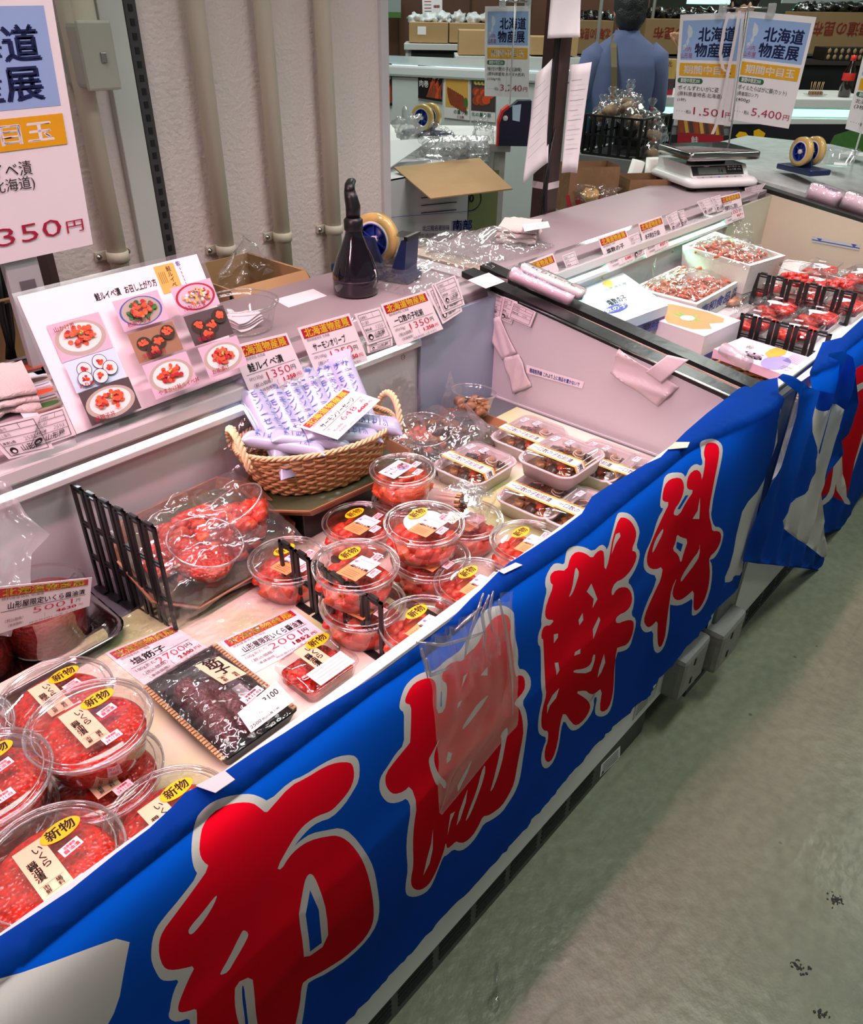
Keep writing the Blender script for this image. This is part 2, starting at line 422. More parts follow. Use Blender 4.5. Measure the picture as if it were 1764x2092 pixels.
def chaikin(p, k=1):
    for _ in range(k):
        q = []
        for i in range(len(p)):
            a, b = p[i], p[(i + 1) % len(p)]
            q += [(a[0] * .75 + b[0] * .25, a[1] * .75 + b[1] * .25), (a[0] * .25 + b[0] * .75, a[1] * .25 + b[1] * .75)]
        p = q
    return p
def px(o, sc, pts): return [(o[0] + x / sc, o[1] + y / sc) for x, y in pts]
def inside(p, poly):
    x, y = p; r = False; n = len(poly); j = n - 1
    for i in range(n):
        (xi, yi), (xj, yj) = poly[i], poly[j]
        if (yi > y) != (yj > y) and x < (xj - xi) * (y - yi) / (yj - yi) + xi: r = not r
        j = i
    return r
# ---------------------------------------------------------------- the setting
def concrete():
    m = bpy.data.materials.new('sealed_concrete'); m.use_nodes = True; N = m.node_tree.nodes; L = m.node_tree.links; b = N['Principled BSDF']
    tc = N.new('ShaderNodeTexCoord')
    def nz(sc, det, mp=None):
        n = N.new('ShaderNodeTexNoise'); n.inputs['Scale'].default_value = sc; n.inputs['Detail'].default_value = det
        L.new(mp or tc.outputs['Object'], n.inputs['Vector']); return n.outputs['Fac']
    def ramp(f, p0, c0, p1, c1):
        r = N.new('ShaderNodeValToRGB'); r.color_ramp.elements[0].position = p0; r.color_ramp.elements[0].color = c0
        r.color_ramp.elements[1].position = p1; r.color_ramp.elements[1].color = c1; L.new(f, r.inputs[0]); return r.outputs[0]
    base = ramp(nz(2.2, 8), .3, lin((120, 124, 103)), .7, lin((140, 144, 121)))
    fine = ramp(nz(38, 6), .35, (.86, .86, .86, 1), .65, (1.05, 1.05, 1.05, 1))
    m1 = N.new('ShaderNodeMixRGB'); m1.blend_type = 'MULTIPLY'; m1.inputs[0].default_value = 1; L.new(base, m1.inputs[1]); L.new(fine, m1.inputs[2])
    vo = N.new('ShaderNodeTexVoronoi'); vo.inputs['Scale'].default_value = 9; L.new(tc.outputs['Object'], vo.inputs['Vector'])
    sp = ramp(vo.outputs['Distance'], .025, (.35, .35, .34, 1), .055, (1, 1, 1, 1))
    ms = ramp(nz(3.1, 2), .52, (1, 1, 1, 1), .56, (0, 0, 0, 1))
    m2 = N.new('ShaderNodeMixRGB'); m2.blend_type = 'MULTIPLY'; L.new(ms, m2.inputs[0]); L.new(m1.outputs[0], m2.inputs[1]); L.new(sp, m2.inputs[2])
    mp = N.new('ShaderNodeMapping'); mp.inputs['Scale'].default_value = (1.2, 26, 1); mp.inputs['Rotation'].default_value = (0, 0, .9); L.new(tc.outputs['Object'], mp.inputs[0])
    sc = ramp(nz(1.6, 5, mp.outputs[0]), .62, (1, 1, 1, 1), .74, (.80, .80, .79, 1))
    m3 = N.new('ShaderNodeMixRGB'); m3.blend_type = 'MULTIPLY'; m3.inputs[0].default_value = .8; L.new(m2.outputs[0], m3.inputs[1]); L.new(sc, m3.inputs[2])
    L.new(m3.outputs[0], b.inputs['Base Color'])
    rr = N.new('ShaderNodeMapRange'); rr.inputs[3].default_value = .22; rr.inputs[4].default_value = .48; L.new(nz(5, 5), rr.inputs[0]); L.new(rr.outputs[0], b.inputs['Roughness'])
    bp = N.new('ShaderNodeBump'); bp.inputs['Strength'].default_value = .18; bp.inputs['Distance'].default_value = .02; L.new(nz(26, 4), bp.inputs['Height']); L.new(bp.outputs[0], b.inputs['Normal'])
    b.inputs['Specular IOR Level'].default_value = .5
    return m
struct(MB().box((-4, -4, -.1), (14, 12, 0), concrete()).build('floor'))
PLAST = mat('painted_wall', (228, 214, 210), .75, var=.03, scale=5, bump=.35, bscale=90)
CEIL = mat('ceiling_board', (190, 190, 186), .8)
struct(MB().box((-4, -4, 3.0), (14, 12, 3.1), CEIL).build('ceiling'))
WY = 1.80                                       # face of the partition wall behind the first case
WX1 = at(786, 440, y=WY).x
wl = MB().box((-1.2, WY, 0), (WX1, WY + .12, 3.0), PLAST)
struct(wl.build('wall_left'))
struct(MB().box((WX1 - .012, WY - .012, 0), (WX1 + .018, WY + .13, 3.0), mat('door_edge_white', (206, 202, 204), .5)).build('trim_1'))
# slotted upright and pale board let into the wall
xa = at(262, 100, y=WY).x; xb = at(286, 100, y=WY).x
mbs = MB().box((xa, WY - .012, .5), (xb, WY + .01, 3), mat('slotted_upright', (74, 72, 74), .5, .3))
for i in range(90):
    z = .62 + i * .0262
    mbs.box(((xa + xb) / 2 - .005, WY - .0135, z), ((xa + xb) / 2 + .005, WY - .011, z + .013), GAP)
struct(mbs.build('trim_2'))
xc = at(205, 100, y=WY).x; xd = at(257, 100, y=WY).x
struct(MB().box((xc, WY - .02, .4), (xd, WY + .01, 3), mat('pale_board', (204, 208, 202), .6, var=.08, scale=9), .003).build('trim_3'))
struct(MB().box((-1.2, WY + 2.2, 0), (-1.0, WY + 2.4, 3), PLAST).build('wall_side'))
# far end of the hall: brown panelled wall
struct(MB().box((3.0, 7.6, 0), (14, 7.75, 3.0), WOOD).build('wall_back'))
struct(MB().box((12.2, -4, 0), (12.35, 7.6, 3.0), mat('far_wall_paint', (196, 200, 196), .8)).build('wall_right'))
# unseen hoods added to keep the pink light off the floor
for hx_, lb in ((.35, 'added white hood above the nearer case, keeping pink light off the floor'), (2.25, 'added white hood above the farther case, keeping pink light off the floor')):
    t = thing('added_light_hood', lb, 'light hood', (hx_, .74, 2.66), 0, 'added hoods over the cases')
    MB().box((-.9, -.05, 0), (.9, .10, .03), DULLW, .004).box((-.9, -.054, -.27), (.9, -.050, .03), DULLW).box((-.9, .100, -.06), (.9, .104, .03), DULLW).build('hood', t)
    b = MB()
    for x in (-.7, .7): b.tube([(x, .02, .03), (x, .02, .34)], .004, CHROME, 8)
    b.build('hanger', t)
# pipes
def pipe(pxc, clampy, label, r=.0215):
    x = at(pxc[0], pxc[1], y=WY - .03).x
    t = thing('conduit_pipe', label, 'pipe', (x, WY - .032, .45), 0, 'pipes on the wall')
    MB().lathe([(r, 0), (r, 2.55)], PIPE, 20, cap0=True, cap1=True).build('pipe', t)
    zc = at(pxc[0], clampy, y=WY - .03).z - .45
    c = MB()
    c.lathe([(r + .0005, -.012), (r + .004, -.011), (r + .004, .011), (r + .0005, .012)], PIPE, 20, (0, 0, zc))
    for s in (-1, 1):
        c.box((s * .026 - .016, .022, zc - .011), (s * .026 + .016, .031, zc + .011), PIPE, .003)
        c.lathe([(.007, 0), (.006, -.004), (.001, -.006)], CHROME, 10, M=Matrix.Translation((s * .036, .021, zc)) @ Matrix.Rotation(-PI / 2, 4, 'X'))
    c.build('clamp', t)
pipe((205, 350), 530, 'cream wall pipe coming down from the small switch box')
pipe((428, 250), 517, 'cream wall pipe just right of the slotted black upright')
pipe((556, 250), 487, 'cream wall pipe in the middle, left of the spray bottle')
pipe((670, 250), 470, 'cream wall pipe closest to the end of the wall')
bx = at(165, 110, y=WY - .05); b0 = at(150, 45, y=WY - .06); b1 = at(195, 178, y=WY - .06)
t = thing('switch_box', 'grey metal switch box on the wall beside the big price sign', 'box', (b0.x, WY, b1.z))
W_ = b1.x - b0.x + .035; H_ = b0.z - b1.z
MB().box((-.01, -.085, 0), (W_, -.001, H_), mat('box_grey', (158, 160, 150), .4), .008).build('body', t)
MB().box((-.014, -.100, -.004), (W_ + .003, -.086, H_ + .004), mat('box_door', (166, 168, 156), .35), .005).build('door', t)
MB().box((.022, -.104, H_ * .40), (.034, -.099, H_ * .56), STEEL, .002).build('latch', t)
MB().lathe([(.026, 0), (.026, .25)], PIPE, 16, (W_ * .55, -.045, H_)).build('conduit', t)
# ---------------------------------------------------------------- refrigerated cases
ZR, ZS, YB0 = .857, .943, 1.10
def case(name, label, x0, x1, yf, kick_x1, louver_x1, tube, endx=None, liner=LINER, corner=(150, 162, 184)):
    t = thing(name, label, 'display case', ((x0 + x1) / 2, .8, 0))
    inv = Matrix.Translation((-(x0 + x1) / 2, -.8, 0))
    def mb(): return MB(inv)
    b = mb()
    b.prism([(yf, .115), (yf + .004, .575), (yf + .075, .575), (yf + .075, .66), (1.10, .66), (1.10, .90), (1.14, .90), (1.14, .925), (1.462, .925), (1.462, .115)], 0, x0, x1, DULLW)
    b.build('body', t)
    k = mb().box((x0, yf + .012, .0), (kick_x1, 1.35, .113), KICK)
    i = 0
    xx = x0 + .05
    while xx + .1 < kick_x1 - .13:
        for j in range(5):
            z = .022 + j * .0145
            k.prism([(xx + .008 * j * 0, z), (xx + .09, z), (xx + .09, z + .006), (xx, z + .006)], 1, yf + .0105, yf + .0125, GAP)
        xx += .108
    k.build('kick_plate', t)
    d = mb().box((x0 + .01, yf + .08, .66), (x1 - .01, 1.098, .680), DECK)
    n = int((x1 - x0) / .30)
    for i in range(n + 1):
        x = x1 - .05 - i * .295
        d.box((x - .0025, yf + .09, .679), (x + .0025, 1.09, .684), WHITE)
    d.build('deck', t)
    w = mb().box((x0 + .01, 1.098, .66), (x1 - .02, 1.112, .886), LINER)
    for i in range(6):
        x = x1 - .36 - i * .42
        if x < x0 + .1: break
        w.lathe([(.0055, 0), (.005, -.002), (.001, -.003)], CHROME, 10, M=Matrix.Translation((x, 1.098, .868)) @ Matrix.Rotation(-PI / 2, 4, 'X'))
    w.build('back_panel', t)
    g = mb().box((x0, 1.085, .884), (louver_x1, 1.098, .8955), WHITE, .002).box((x0, 1.12, .8955), (louver_x1, 1.125, .925), GAP)
    g.box((x0, 1.088, .905), (louver_x1, 1.094, .912), STEEL, .001).box((x0, 1.102, .908), (louver_x1, 1.106, .918), STEEL, .001)
    g.build('air_louver', t)
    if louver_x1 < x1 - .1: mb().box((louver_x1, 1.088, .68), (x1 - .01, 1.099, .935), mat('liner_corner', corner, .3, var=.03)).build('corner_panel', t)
    mb().tube([(x0, 1.113, .910), (louver_x1 - .01, 1.113, .910)], .005, tube, 8).build('light_tube', t)
    s = mb().box((x0, 1.112, .922), (x1, 1.462, .952), mat('shelf_laminate', (152, 141, 144), .42, var=.02), .003)
    s.box((x0, 1.082, .914), (louver_x1, 1.112, .940), WHITE, .004)
    s.build('rear_shelf', t)
    a = mb().add([(x0, 1.083, .9405), (x1 - .06, 1.083, .9405), (x1 - .06, 1.175, .9545), (x0, 1.175, .9545), (x0, 1.083, .9395), (x1 - .06, 1.083, .9395), (x1 - .06, 1.175, .9535), (x0, 1.175, .9535)],
                 [(0, 1, 2, 3), (7, 6, 5, 4), (0, 4, 5, 1), (3, 2, 6, 7)], ACRYL)
    a.build('card_rail', t)
    mb().box((x0, yf + .010, .577), (x1 - .05, yf + .015, ZR - .007), GLASS).build('front_glass', t)
    mb().box((x0, yf + .006, ZR - .008), (x1 - .052, yf + .022, ZR), WHITE, .003).box((x0, yf + .004, ZR - .013), (x1 - .052, yf + .007, ZR - .002), FRAMEG, .001).build('front_rail', t)
    def endp(xa, xb, left):
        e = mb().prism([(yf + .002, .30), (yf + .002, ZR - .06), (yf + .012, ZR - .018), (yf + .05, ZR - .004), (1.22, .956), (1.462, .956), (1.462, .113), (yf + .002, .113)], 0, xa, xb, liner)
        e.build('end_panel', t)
        fo = .010 if left else 0
        r = mb().prism([(yf - fo, .45), (yf - fo, ZR - .08), (yf - fo * .33, ZR - .03), (yf + .03, ZR + .002), (1.20, .968), (1.20, .955), (yf + .045, ZR - .006), (yf + .012, ZR - .03), (yf + .004, ZR - .07), (yf + .004, .45)], 0, xa + .002, xb - .002, TRIM)
        r.build('end_trim', t)
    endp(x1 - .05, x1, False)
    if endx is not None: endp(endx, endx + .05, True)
    return t, mb
c1, mb1 = case('refrigerated_case', 'white open refrigerated case in front, draped with the blue banner of four red characters', -1.3, 1.505, .47, 1.345, 1.19, LEDW)
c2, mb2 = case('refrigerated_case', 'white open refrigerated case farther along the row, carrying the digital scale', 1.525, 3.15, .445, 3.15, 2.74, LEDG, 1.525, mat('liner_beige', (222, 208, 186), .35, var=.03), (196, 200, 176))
f_ = mb2().box((1.545, .4375, .14), (1.672, .462, .842), FRAMEG, .010).box((1.672, .440, .14), (1.690, .464, .838), TRIM, .004)
f_.build('corner_frame', c2)
c1['group'] = c2['group'] = 'refrigerated cases in the row'
# thin bright edge of the first end trim and worn patch
e = mb1().prism([(.50, .8625), (1.02, .9345), (1.02, .9365), (.50, .8645)], 0, 1.449, 1.4545, CHROME); e.build('trim_edge', c1)
# bumpers and stickers at the corner where the cases meet
def bumper(mbf, t, x0, x1, yf):
    b = mbf().box((x0, yf - .045, .115), (x1, yf + .02, .245), RUBBER, .014)
    for z in (.145, .205): b.box((x0 + .05, yf - .047, z), (x0 + .058, yf - .044, z + .02), GAP, .002)
    b.build('bumper', t)
bumper(mb1, c1, 1.375, 1.51, .47); bumper(mb2, c2, 1.522, 1.66, .445)
s = Sheet([(1.24, .4692, .20), (1.345, .4692, .20), (1.345, .4692, .135), (1.24, .4692, .135)], mat('sticker_silver', (176, 178, 176), .5), mb=mb1())
s.rect(.70, .08, .93, .45, INK).ell(.815, .27, .12, .12, PAPER)
for i in range(5): s.rect(.08, .15 + i * .16, .6, .2 + i * .16, GREYINK)
s.mb.build('rating_sticker', c1)
qa = [at(*p, y=.4812) for p in ((1229, 1563), (1268, 1524), (1267, 1548), (1226, 1588))]
s = Sheet(qa, PAPER, mb=mb1())
for i in range(5): s.line(.1, .18 + i * .16, .9, .18 + i * .16, .003, INK)
s.poly([(.05, .9), (.12, .6), (.19, .9)], INK); s.mb.build('caution_label', c1)
# ---------------------------------------------------------------- the two blue banners, printed with brush characters
BLUE = mat('banner_blue', (3, 80, 190), .75, var=.07, scale=6, trans=.55, spec=.15)
BRED = mat('banner_red', (222, 6, 34), .75, var=.05, scale=6, trans=.60, spec=.12)
BWHT = mat('banner_white', (216, 214, 208), .7, var=.03, trans=.40, spec=.15)
A0 = (290, 1530); k1 = 3.528
CH1 = [(BWHT, px(A0, k1, [(903,372),(1060,225),(1160,185),(1300,95),(1410,45),(1510,35),(1550,65),(1563,120),(1558,220),(1515,300),(1450,400),(1360,490),(1265,520),(1195,565),(1125,635),(1080,690),(1125,650),(1210,600),(1330,578),(1420,558),(1490,590),(1580,715),(1640,830),(1675,970),(1690,1120),(1670,1240),(1600,1360),(1480,1490),(1340,1605),(1200,1670),(1185,1700),(1160,1900),(1145,1990),(1120,2180),(1060,2330),(980,2400),(900,2330),(850,2180),(700,2250),(420,2250),(330,2100),(330,1983),(328,1915),(235,1945),(180,1920),(165,1885),(175,1840),(180,1770),(200,1690),(235,1615),(165,1628),(110,1625),(80,1590),(45,1510),(42,1450),(55,1350),(85,1270),(140,1195),(260,1055),(390,890),(365,850),(352,790),(348,700),(358,590),(385,490),(440,430),(510,375),(600,335),(700,318),(780,316),(850,340)])),
 (BRED, px(A0, k1, [(885,455),(920,420),(1060,260),(1180,200),(1310,120),(1400,90),(1490,88),(1515,115),(1525,180),(1510,250),(1470,320),(1400,400),(1350,445),(1260,475),(1180,520),(1120,575),(1060,655),(948,840),(985,850),(1040,765),(1110,700),(1200,650),(1330,620),(1400,612),(1460,640),(1510,695),(1560,780),(1610,910),(1640,1040),(1650,1150),(1640,1240),(1590,1340),(1500,1440),(1400,1530),(1290,1600),(1160,1665),(1142,1720),(1135,1820),(1100,1983),(1060,2180),(980,2330),(910,2260),(850,2120),(690,2190),(450,2190),(380,2090),(380,1890),(372,1845),(310,1865),(250,1872),(232,1840),(245,1770),(300,1620),(352,1515),(250,1540),(165,1552),(120,1530),(95,1450),(100,1360),(130,1285),(210,1180),(340,1010),(475,830),(430,800),(405,740),(410,640),(430,540),(500,450),(600,395),(700,375),(790,380),(840,415)])),
 (BWHT, px(A0, k1, [(515,1015),(480,1050),(400,1150),(320,1240),(300,1280),(315,1300),(345,1280),(420,1190),(490,1080)])),
 (BWHT, px(A0, k1, [(708,1273),(745,1300),(735,1345),(640,1510),(600,1580),(545,1603),(540,1585),(600,1480),(690,1290)])),
 (BWHT, px(A0, k1, [(1195,880),(1225,900),(1260,1000),(1300,1140),(1338,1388),(1160,1512),(1140,1400),(1103,1185),(1120,1100),(1150,960),(1170,905)])),
 (BLUE, px(A0, k1, [(1190,995),(1245,1130),(1285,1385),(1200,1447),(1180,1340),(1153,1165)])),
 (BWHT, px(A0, k1, [(650,1665),(772,1608),(785,1720),(800,1850),(830,1983),(850,2120),(760,2180),(690,1990),(660,1900),(645,1800)])),
 (BLUE, px(A0, k1, [(698,1680),(712,1680),(725,1800),(755,1983),(775,2110),(750,2090),(715,1880),(700,1780)]))]
a = (760, 1180); b = (760, 1480); k = 5.188
CH2 = [(BWHT, px(a, k, [(1230,300),(1340,285),(1400,290),(1460,330),(1485,370),(1480,560),(1500,660),(1535,780),(1540,960),(1600,965),(1640,1000),(1670,1060),(1665,1150),(1620,1230),(1570,1310),(1605,1400),(1625,1530)]) + px(b, k, [(1625,0),(1615,200),(1580,400),(1540,570),(1480,700),(1410,800),(1340,900),(1240,980),(1155,1028),(1110,1110),(1040,1220),(960,1300),(900,1325),(840,1303),(770,1370),(735,1375),(690,1500),(640,1650),(590,1740),(520,1790),(430,1808),(340,1785),(312,1730),(315,1640),(340,1500),(330,1300),(340,1130),(380,860),(330,745),(260,785),(170,803),(110,785),(60,700),(65,600),(95,520),(160,430),(240,300),(330,205),(328,0)]) + px(a, k, [(330,1420),(285,1390),(275,1340),(295,1230),(330,1130),(400,1050),(480,1000),(560,975),(640,975),(700,930),(760,870),(850,820),(940,750),(990,640),(1050,560),(1100,440),(1150,360)])),
 (BRED, px(a, k, [(1380,370),(1430,400),(1450,470),(1440,620),(1470,760),(1490,880),(1515,1050),(1550,1025),(1600,1040),(1615,1110),(1600,1190),(1500,1310),(1500,1345),(1540,1365),(1565,1480),(1575,1600)]) + px(b, k, [(1580,80),(1560,240),(1520,450),(1480,610),(1420,720),(1340,840),(1260,905),(1200,945),(1150,950),(1100,1060),(1040,1160),(960,1235),(900,1235),(868,1215),(800,1280),(765,1290),(750,1215),(735,1310),(690,1460),(640,1590),(580,1690),(500,1735),(430,1725),(380,1680),(368,1600),(400,1450),(400,1250),(415,1050),(450,825),(372,615),(300,680),(200,713),(150,680),(120,610),(135,510),(240,370),(390,190)]) + px(a, k, [(395,1730),(405,1500),(405,1340),(345,1325),(335,1280),(370,1180),(430,1100),(520,1060),(600,1050),(660,1090),(675,1180),(672,1440),(760,1410),(785,1240),(785,1110),(735,1090),(730,1010),(790,920),(870,880),(950,880),(1000,800),(1100,720),(1180,560),(1270,420)]))]
for q in ([(610,300),(720,110),(650,260),(635,350),(660,450),(720,550),(785,600),(765,690),(710,600),(685,650),(640,570),(590,440),(577,350)], [(800,280),(840,300),(820,370),(785,405),(780,360)],
          [(1410,5),(1415,60),(1380,180),(1340,400),(1270,630),(1220,705),(1250,590),(1310,330),(1350,150),(1340,95)], [(1175,395),(1160,520),(1050,830),(1000,950),(955,1015),(1000,870),(1080,660),(1130,480)],
          [(985,665),(960,800),(900,980),(862,1045),(890,900),(940,770)], [(848,895),(800,1000),(765,1145),(780,1030),(800,925)], [(615,1085),(605,1290),(575,1440),(510,1572),(540,1400),(590,1230)], [(1050,370),(1000,500),(890,700),(890,640),(960,520)]):
    CH2.append((BWHT, px(b, k, q)))
for q in ([(1240,1220),(1190,1300),(1140,1380),(960,1610),(945,1580),(1050,1420),(1110,1330)], [(945,1290),(920,1350),(893,1380),(905,1320)], [(1215,935),(1215,1030),(1140,1030)], [(1005,1000),(970,1090),(940,1160),(960,1040)]):
    CH2.append((BWHT, px(a, k, q)))
CH2.append((BLUE, px(a, k, [(720,1200),(731,1200),(731,1360),(714,1360)])))
a = (1080, 1030); k = 3.804
CH3 = [(BWHT, px(a, k, [(660,65),(690,50),(760,60),(810,110),(835,190),(820,250),(800,315),(825,350),(815,420),(780,510),(730,585),(770,620),(800,690),(800,770),(775,850),(815,880),(818,950),(800,1060),(770,1120),(720,1142),(665,1140),(665,1400),(650,1540),(620,1620),(570,1650),(520,1640),(508,1600),(530,1490),(500,1505),(505,1570),(470,1650),(400,1730),(350,1758),(310,1745),(270,1670),(245,1740),(225,1880),(190,1990),(140,2045),(100,2040),(80,1990),(95,1910),(140,1810),(80,1790),(65,1740),(75,1600),(95,1490),(75,1400),(85,1230),(85,1105),(60,1080),(57,1000),(80,930),(68,880),(85,730),(105,650),(92,610),(100,540),(150,450),(190,437),(235,450),(245,390),(260,330),(320,300),(400,315),(470,355),(540,298),(580,320),(597,355),(635,180)])),
 (BRED, px(a, k, [(680,95),(730,93),(780,125),(810,190),(805,250),(765,345),(795,350),(800,400),(760,490),(700,560),(640,590),(610,660),(618,700),(650,640),(700,622),(750,640),(785,700),(780,770),(740,825),(680,850),(655,885),(670,920),(740,890),(790,890),(803,930),(795,1030),(760,1090),(690,1100),(665,1110),(660,1350),(650,1480),(620,1580),(570,1615),(545,1590),(570,1420),(500,1475),(460,1465),(435,1440),(355,1455),(430,1500),(470,1540),(475,1590),(430,1670),(370,1718),(330,1700),(268,1605),(240,1700),(215,1860),(180,1970),(140,2002),(110,1970),(115,1900),(145,1830),(148,1757),(110,1755),(90,1710),(100,1580),(125,1465),(108,1400),(108,1050),(82,1030),(90,950),(120,930),(150,935),(185,890),(120,885),(95,840),(105,750),(155,610),(130,590),(130,530),(170,492),(255,495),(280,390),(330,345),(400,360),(470,410),(500,365),(545,342),(575,370),(575,520),(610,430),(640,230)]))]
for q in ([(335,473),(365,520),(345,610),(325,680),(290,720),(315,640),(320,520),(325,480)], [(475,610),(495,665),(512,725),(475,795),(487,725),(440,672)], [(403,835),(405,890),(375,930),(372,890)], [(520,860),(533,885),(510,970),(490,1040),(478,960)],
          [(185,1005),(218,998),(215,1030),(185,1072)], [(390,1115),(392,1155),(342,1170),(345,1140)], [(185,1222),(212,1218),(224,1280),(203,1320)], [(512,1163),(500,1230),(470,1310),(345,1308),(343,1285),(430,1275),(480,1240),(495,1165)],
          [(572,1155),(580,1220),(550,1300),(522,1340),(535,1270)], [(232,1425),(210,1500),(160,1560),(137,1625),(140,1560),(180,1480)], [(690,212),(697,240),(660,300),(630,380),(645,280),(660,225)]):
    CH3.append((BWHT, px(a, k, q)))
a = (1290, 880); k = 4.55
CH4 = [(BWHT, px(a, k, [(625,130),(640,95),(690,75),(760,70),(815,100),(840,150),(835,250),(815,350),(790,460),(760,600),(740,710),(720,780),(740,880),(800,885),(845,940),(830,1030),(800,1110),(750,1180),(705,1190),(730,1230),(728,1330),(700,1500),(650,1630),(590,1695),(535,1710),(532,1650),(545,1540),(500,1575),(430,1615),(360,1615),(348,1600),(340,1750),(315,1890),(280,2010),(235,2060),(200,2045),(190,1980),(200,1850),(130,1875),(95,1850),(72,1790),(85,1690),(130,1560),(180,1460),(220,1340),(130,1315),(80,1260),(68,1190),(85,1100),(140,990),(200,800),(265,705),(230,700),(240,620),(275,480),(290,420),(340,385),(440,380),(475,400),(485,430),(530,340),(590,300),(640,325),(655,290),(640,230),(640,165)])),
 (BRED, px(a, k, [(690,115),(740,103),(790,120),(810,170),(800,290),(770,430),(735,620),(705,770),(720,870),(722,920),(790,920),(820,960),(815,1030),(770,1110),(705,1165),(705,1230),(710,1310),(690,1440),(650,1570),(600,1650),(555,1660),(545,1610),(560,1460),(500,1520),(440,1565),(395,1565),(365,1520),(370,1450),(400,1345),(355,1450),(340,1620),(310,1800),(290,1920),(255,2005),(230,1990),(230,1900),(242,1750),(180,1815),(140,1825),(105,1760),(120,1660),(200,1470),(250,1370),(275,1250),(200,1285),(130,1255),(100,1180),(110,1090),(180,920),(250,780),(325,650),(265,645),(255,610),(285,500),(340,440),(430,425),(465,460),(475,540),(440,650),(380,720),(370,775),(435,785),(500,660),(578,550),(510,540),(495,490),(520,400),(590,350),(640,385),(650,470),(680,270),(665,215),(675,150)])),
 (BLUE, px(a, k, [(490,595),(522,595),(440,725),(412,720)]))]
for q in ([(265,890),(262,940),(215,1030),(165,1125),(157,1090),(180,1000),(225,930)], [(630,620),(632,700),(620,815),(563,815),(610,740)], [(415,958),(450,985),(510,1000),(460,1120),(430,1225),(415,1140),(365,1100),(400,1030)], [(605,1020),(605,1150),(560,1230),(480,1340),(435,1405),(440,1340),(530,1190),(600,1100)]):
    CH4.append((BWHT, px(a, k, q)))
CH4.append((BLUE, px(a, k, [(410,1025),(460,1045),(435,1115),(400,1080)])))
def banner(name, outline, marks, yb, zt, label, cat, fold, cell=.022, smooth=0):
    """cloth hung on the front at y = yb that turns over the rail at height zt; marks = printed areas"""
    def par(p):                                              # photograph point -> (x, s): s follows the cloth, up the front and over the rail
        q = at(*p, y=yb(0))
        for _ in range(12): q = at(*p, y=yb(q.x))
        if q.z <= zt: return (q.x, q.z)
        q = at(*p, z=zt); return (q.x, zt + (q.y - yb(q.x)))
    def pos(x, s):
        d = fold(x, s); r = .008; y = yb(x)
        if s <= zt - r: return V((x, y - d, s))
        if s >= zt + r: return V((x, y + (s - zt), zt + .001))
        a = (s - zt + r) / (2 * r) * PI / 2
        return V((x, y - d * (1 - (s - zt + r) / (2 * r)) + r * (1 - math.cos(a)), zt - r + r * math.sin(a)))
    out = [par(p) for p in outline]
    polys = [(m, [par(p) for p in (chaikin(q, 1) if len(q) > 6 else q)]) for m, q in marks]
    vs = []; es = []
    def loop(p):
        k = len(vs); n = len(p)
        vs.extend(V(q) for q in p); es.extend((k + i, k + (i + 1) % n) for i in range(n))
    loop(out)
    for m, p in polys: loop(p)
    x0, x1 = min(p[0] for p in out), max(p[0] for p in out); z0, z1 = min(p[1] for p in out), max(p[1] for p in out)
    i = 0
    while x0 + i * cell < x1:
        j = 0
        while z0 + j * cell < z1:
            p = (x0 + (i + .31 * (j % 2)) * cell, z0 + j * cell)
            if inside(p, out): vs.append(V(p))
            j += 1
        i += 1
    for zz in (zt - .008, zt - .004, zt, zt + .004, zt + .008):
        x = x0
        while x < x1:
            if inside((x, zz), out): vs.append(V((x, zz)))
            x += .03
    rv, re, rf = delaunay_2d_cdt(vs, es, [], 0, 1e-6)[:3]
    mb = MB(); groups = {}
    pts = [pos(v.x, v.y) for v in rv]
    for f in rf:
        c = (sum(rv[k].x for k in f) / 3, sum(rv[k].y for k in f) / 3)
        if not inside(c, out): continue
        m = BLUE
        for mm, p in polys:
            if inside(c, p): m = mm
        groups.setdefault(m.name, []).append(tuple(f))
    mb.v = pts
    for mn, fs in groups.items():
        k = mb.slot(MATS[mn])
        for f in fs: mb.f.append(f); mb.mi.append(k); mb.sm.append(True)
    o = mb.build(name); tag(o, label, cat, 'blue sale banners along the row')
    return o
def fold1(x, s):
    f = .0022 * math.sin(x * 7 + s * 10) + .0018 * math.sin((x * .55 - 1.1 * s) * 26) + .0014 * math.sin(x * 21 - s * 5 + 1.2)
    f += .0040 * noise.noise(V((x * 3.2, s * 4, 2.2)))
    return .004 + max(-.002, f)
BT = [(-220,2100),(0,1914),(68,1870),(146,1818),(238,1744),(306,1693),(357,1645),(378,1621),(405,1608),(463,1575),(530,1530),(579,1500),(654,1451),(790,1366),(835,1330),(874,1303),(914,1271),(962,1224),(983,1205),(998,1190),(1019,1169),(1039,1152),(1090,1120),(1148,1081),(1189,1050),(1209,1016),(1243,994),(1281,972),(1321,948),(1350,935),(1385,899),(1402,882),(1446,844),(1490,810),(1509,795),(1539,783),(1589,772)]
BR = [(1592,805),(1587,858),(1585,902),(1575,933),(1564,965),(1548,1045),(1538,1072),(1524,1116),(1513,1174),(1504,1198),(1497,1208),(1463,1242),(1436,1283),(1382,1344),(1334,1400),(1326,1419),(1262,1475),(1223,1514),(1163,1574),(1116,1633),(1064,1695),(1008,1757),(917,1848),(837,1944),(778,2007),(702,2092),(600,2210),(400,2440),(-220,2440)]
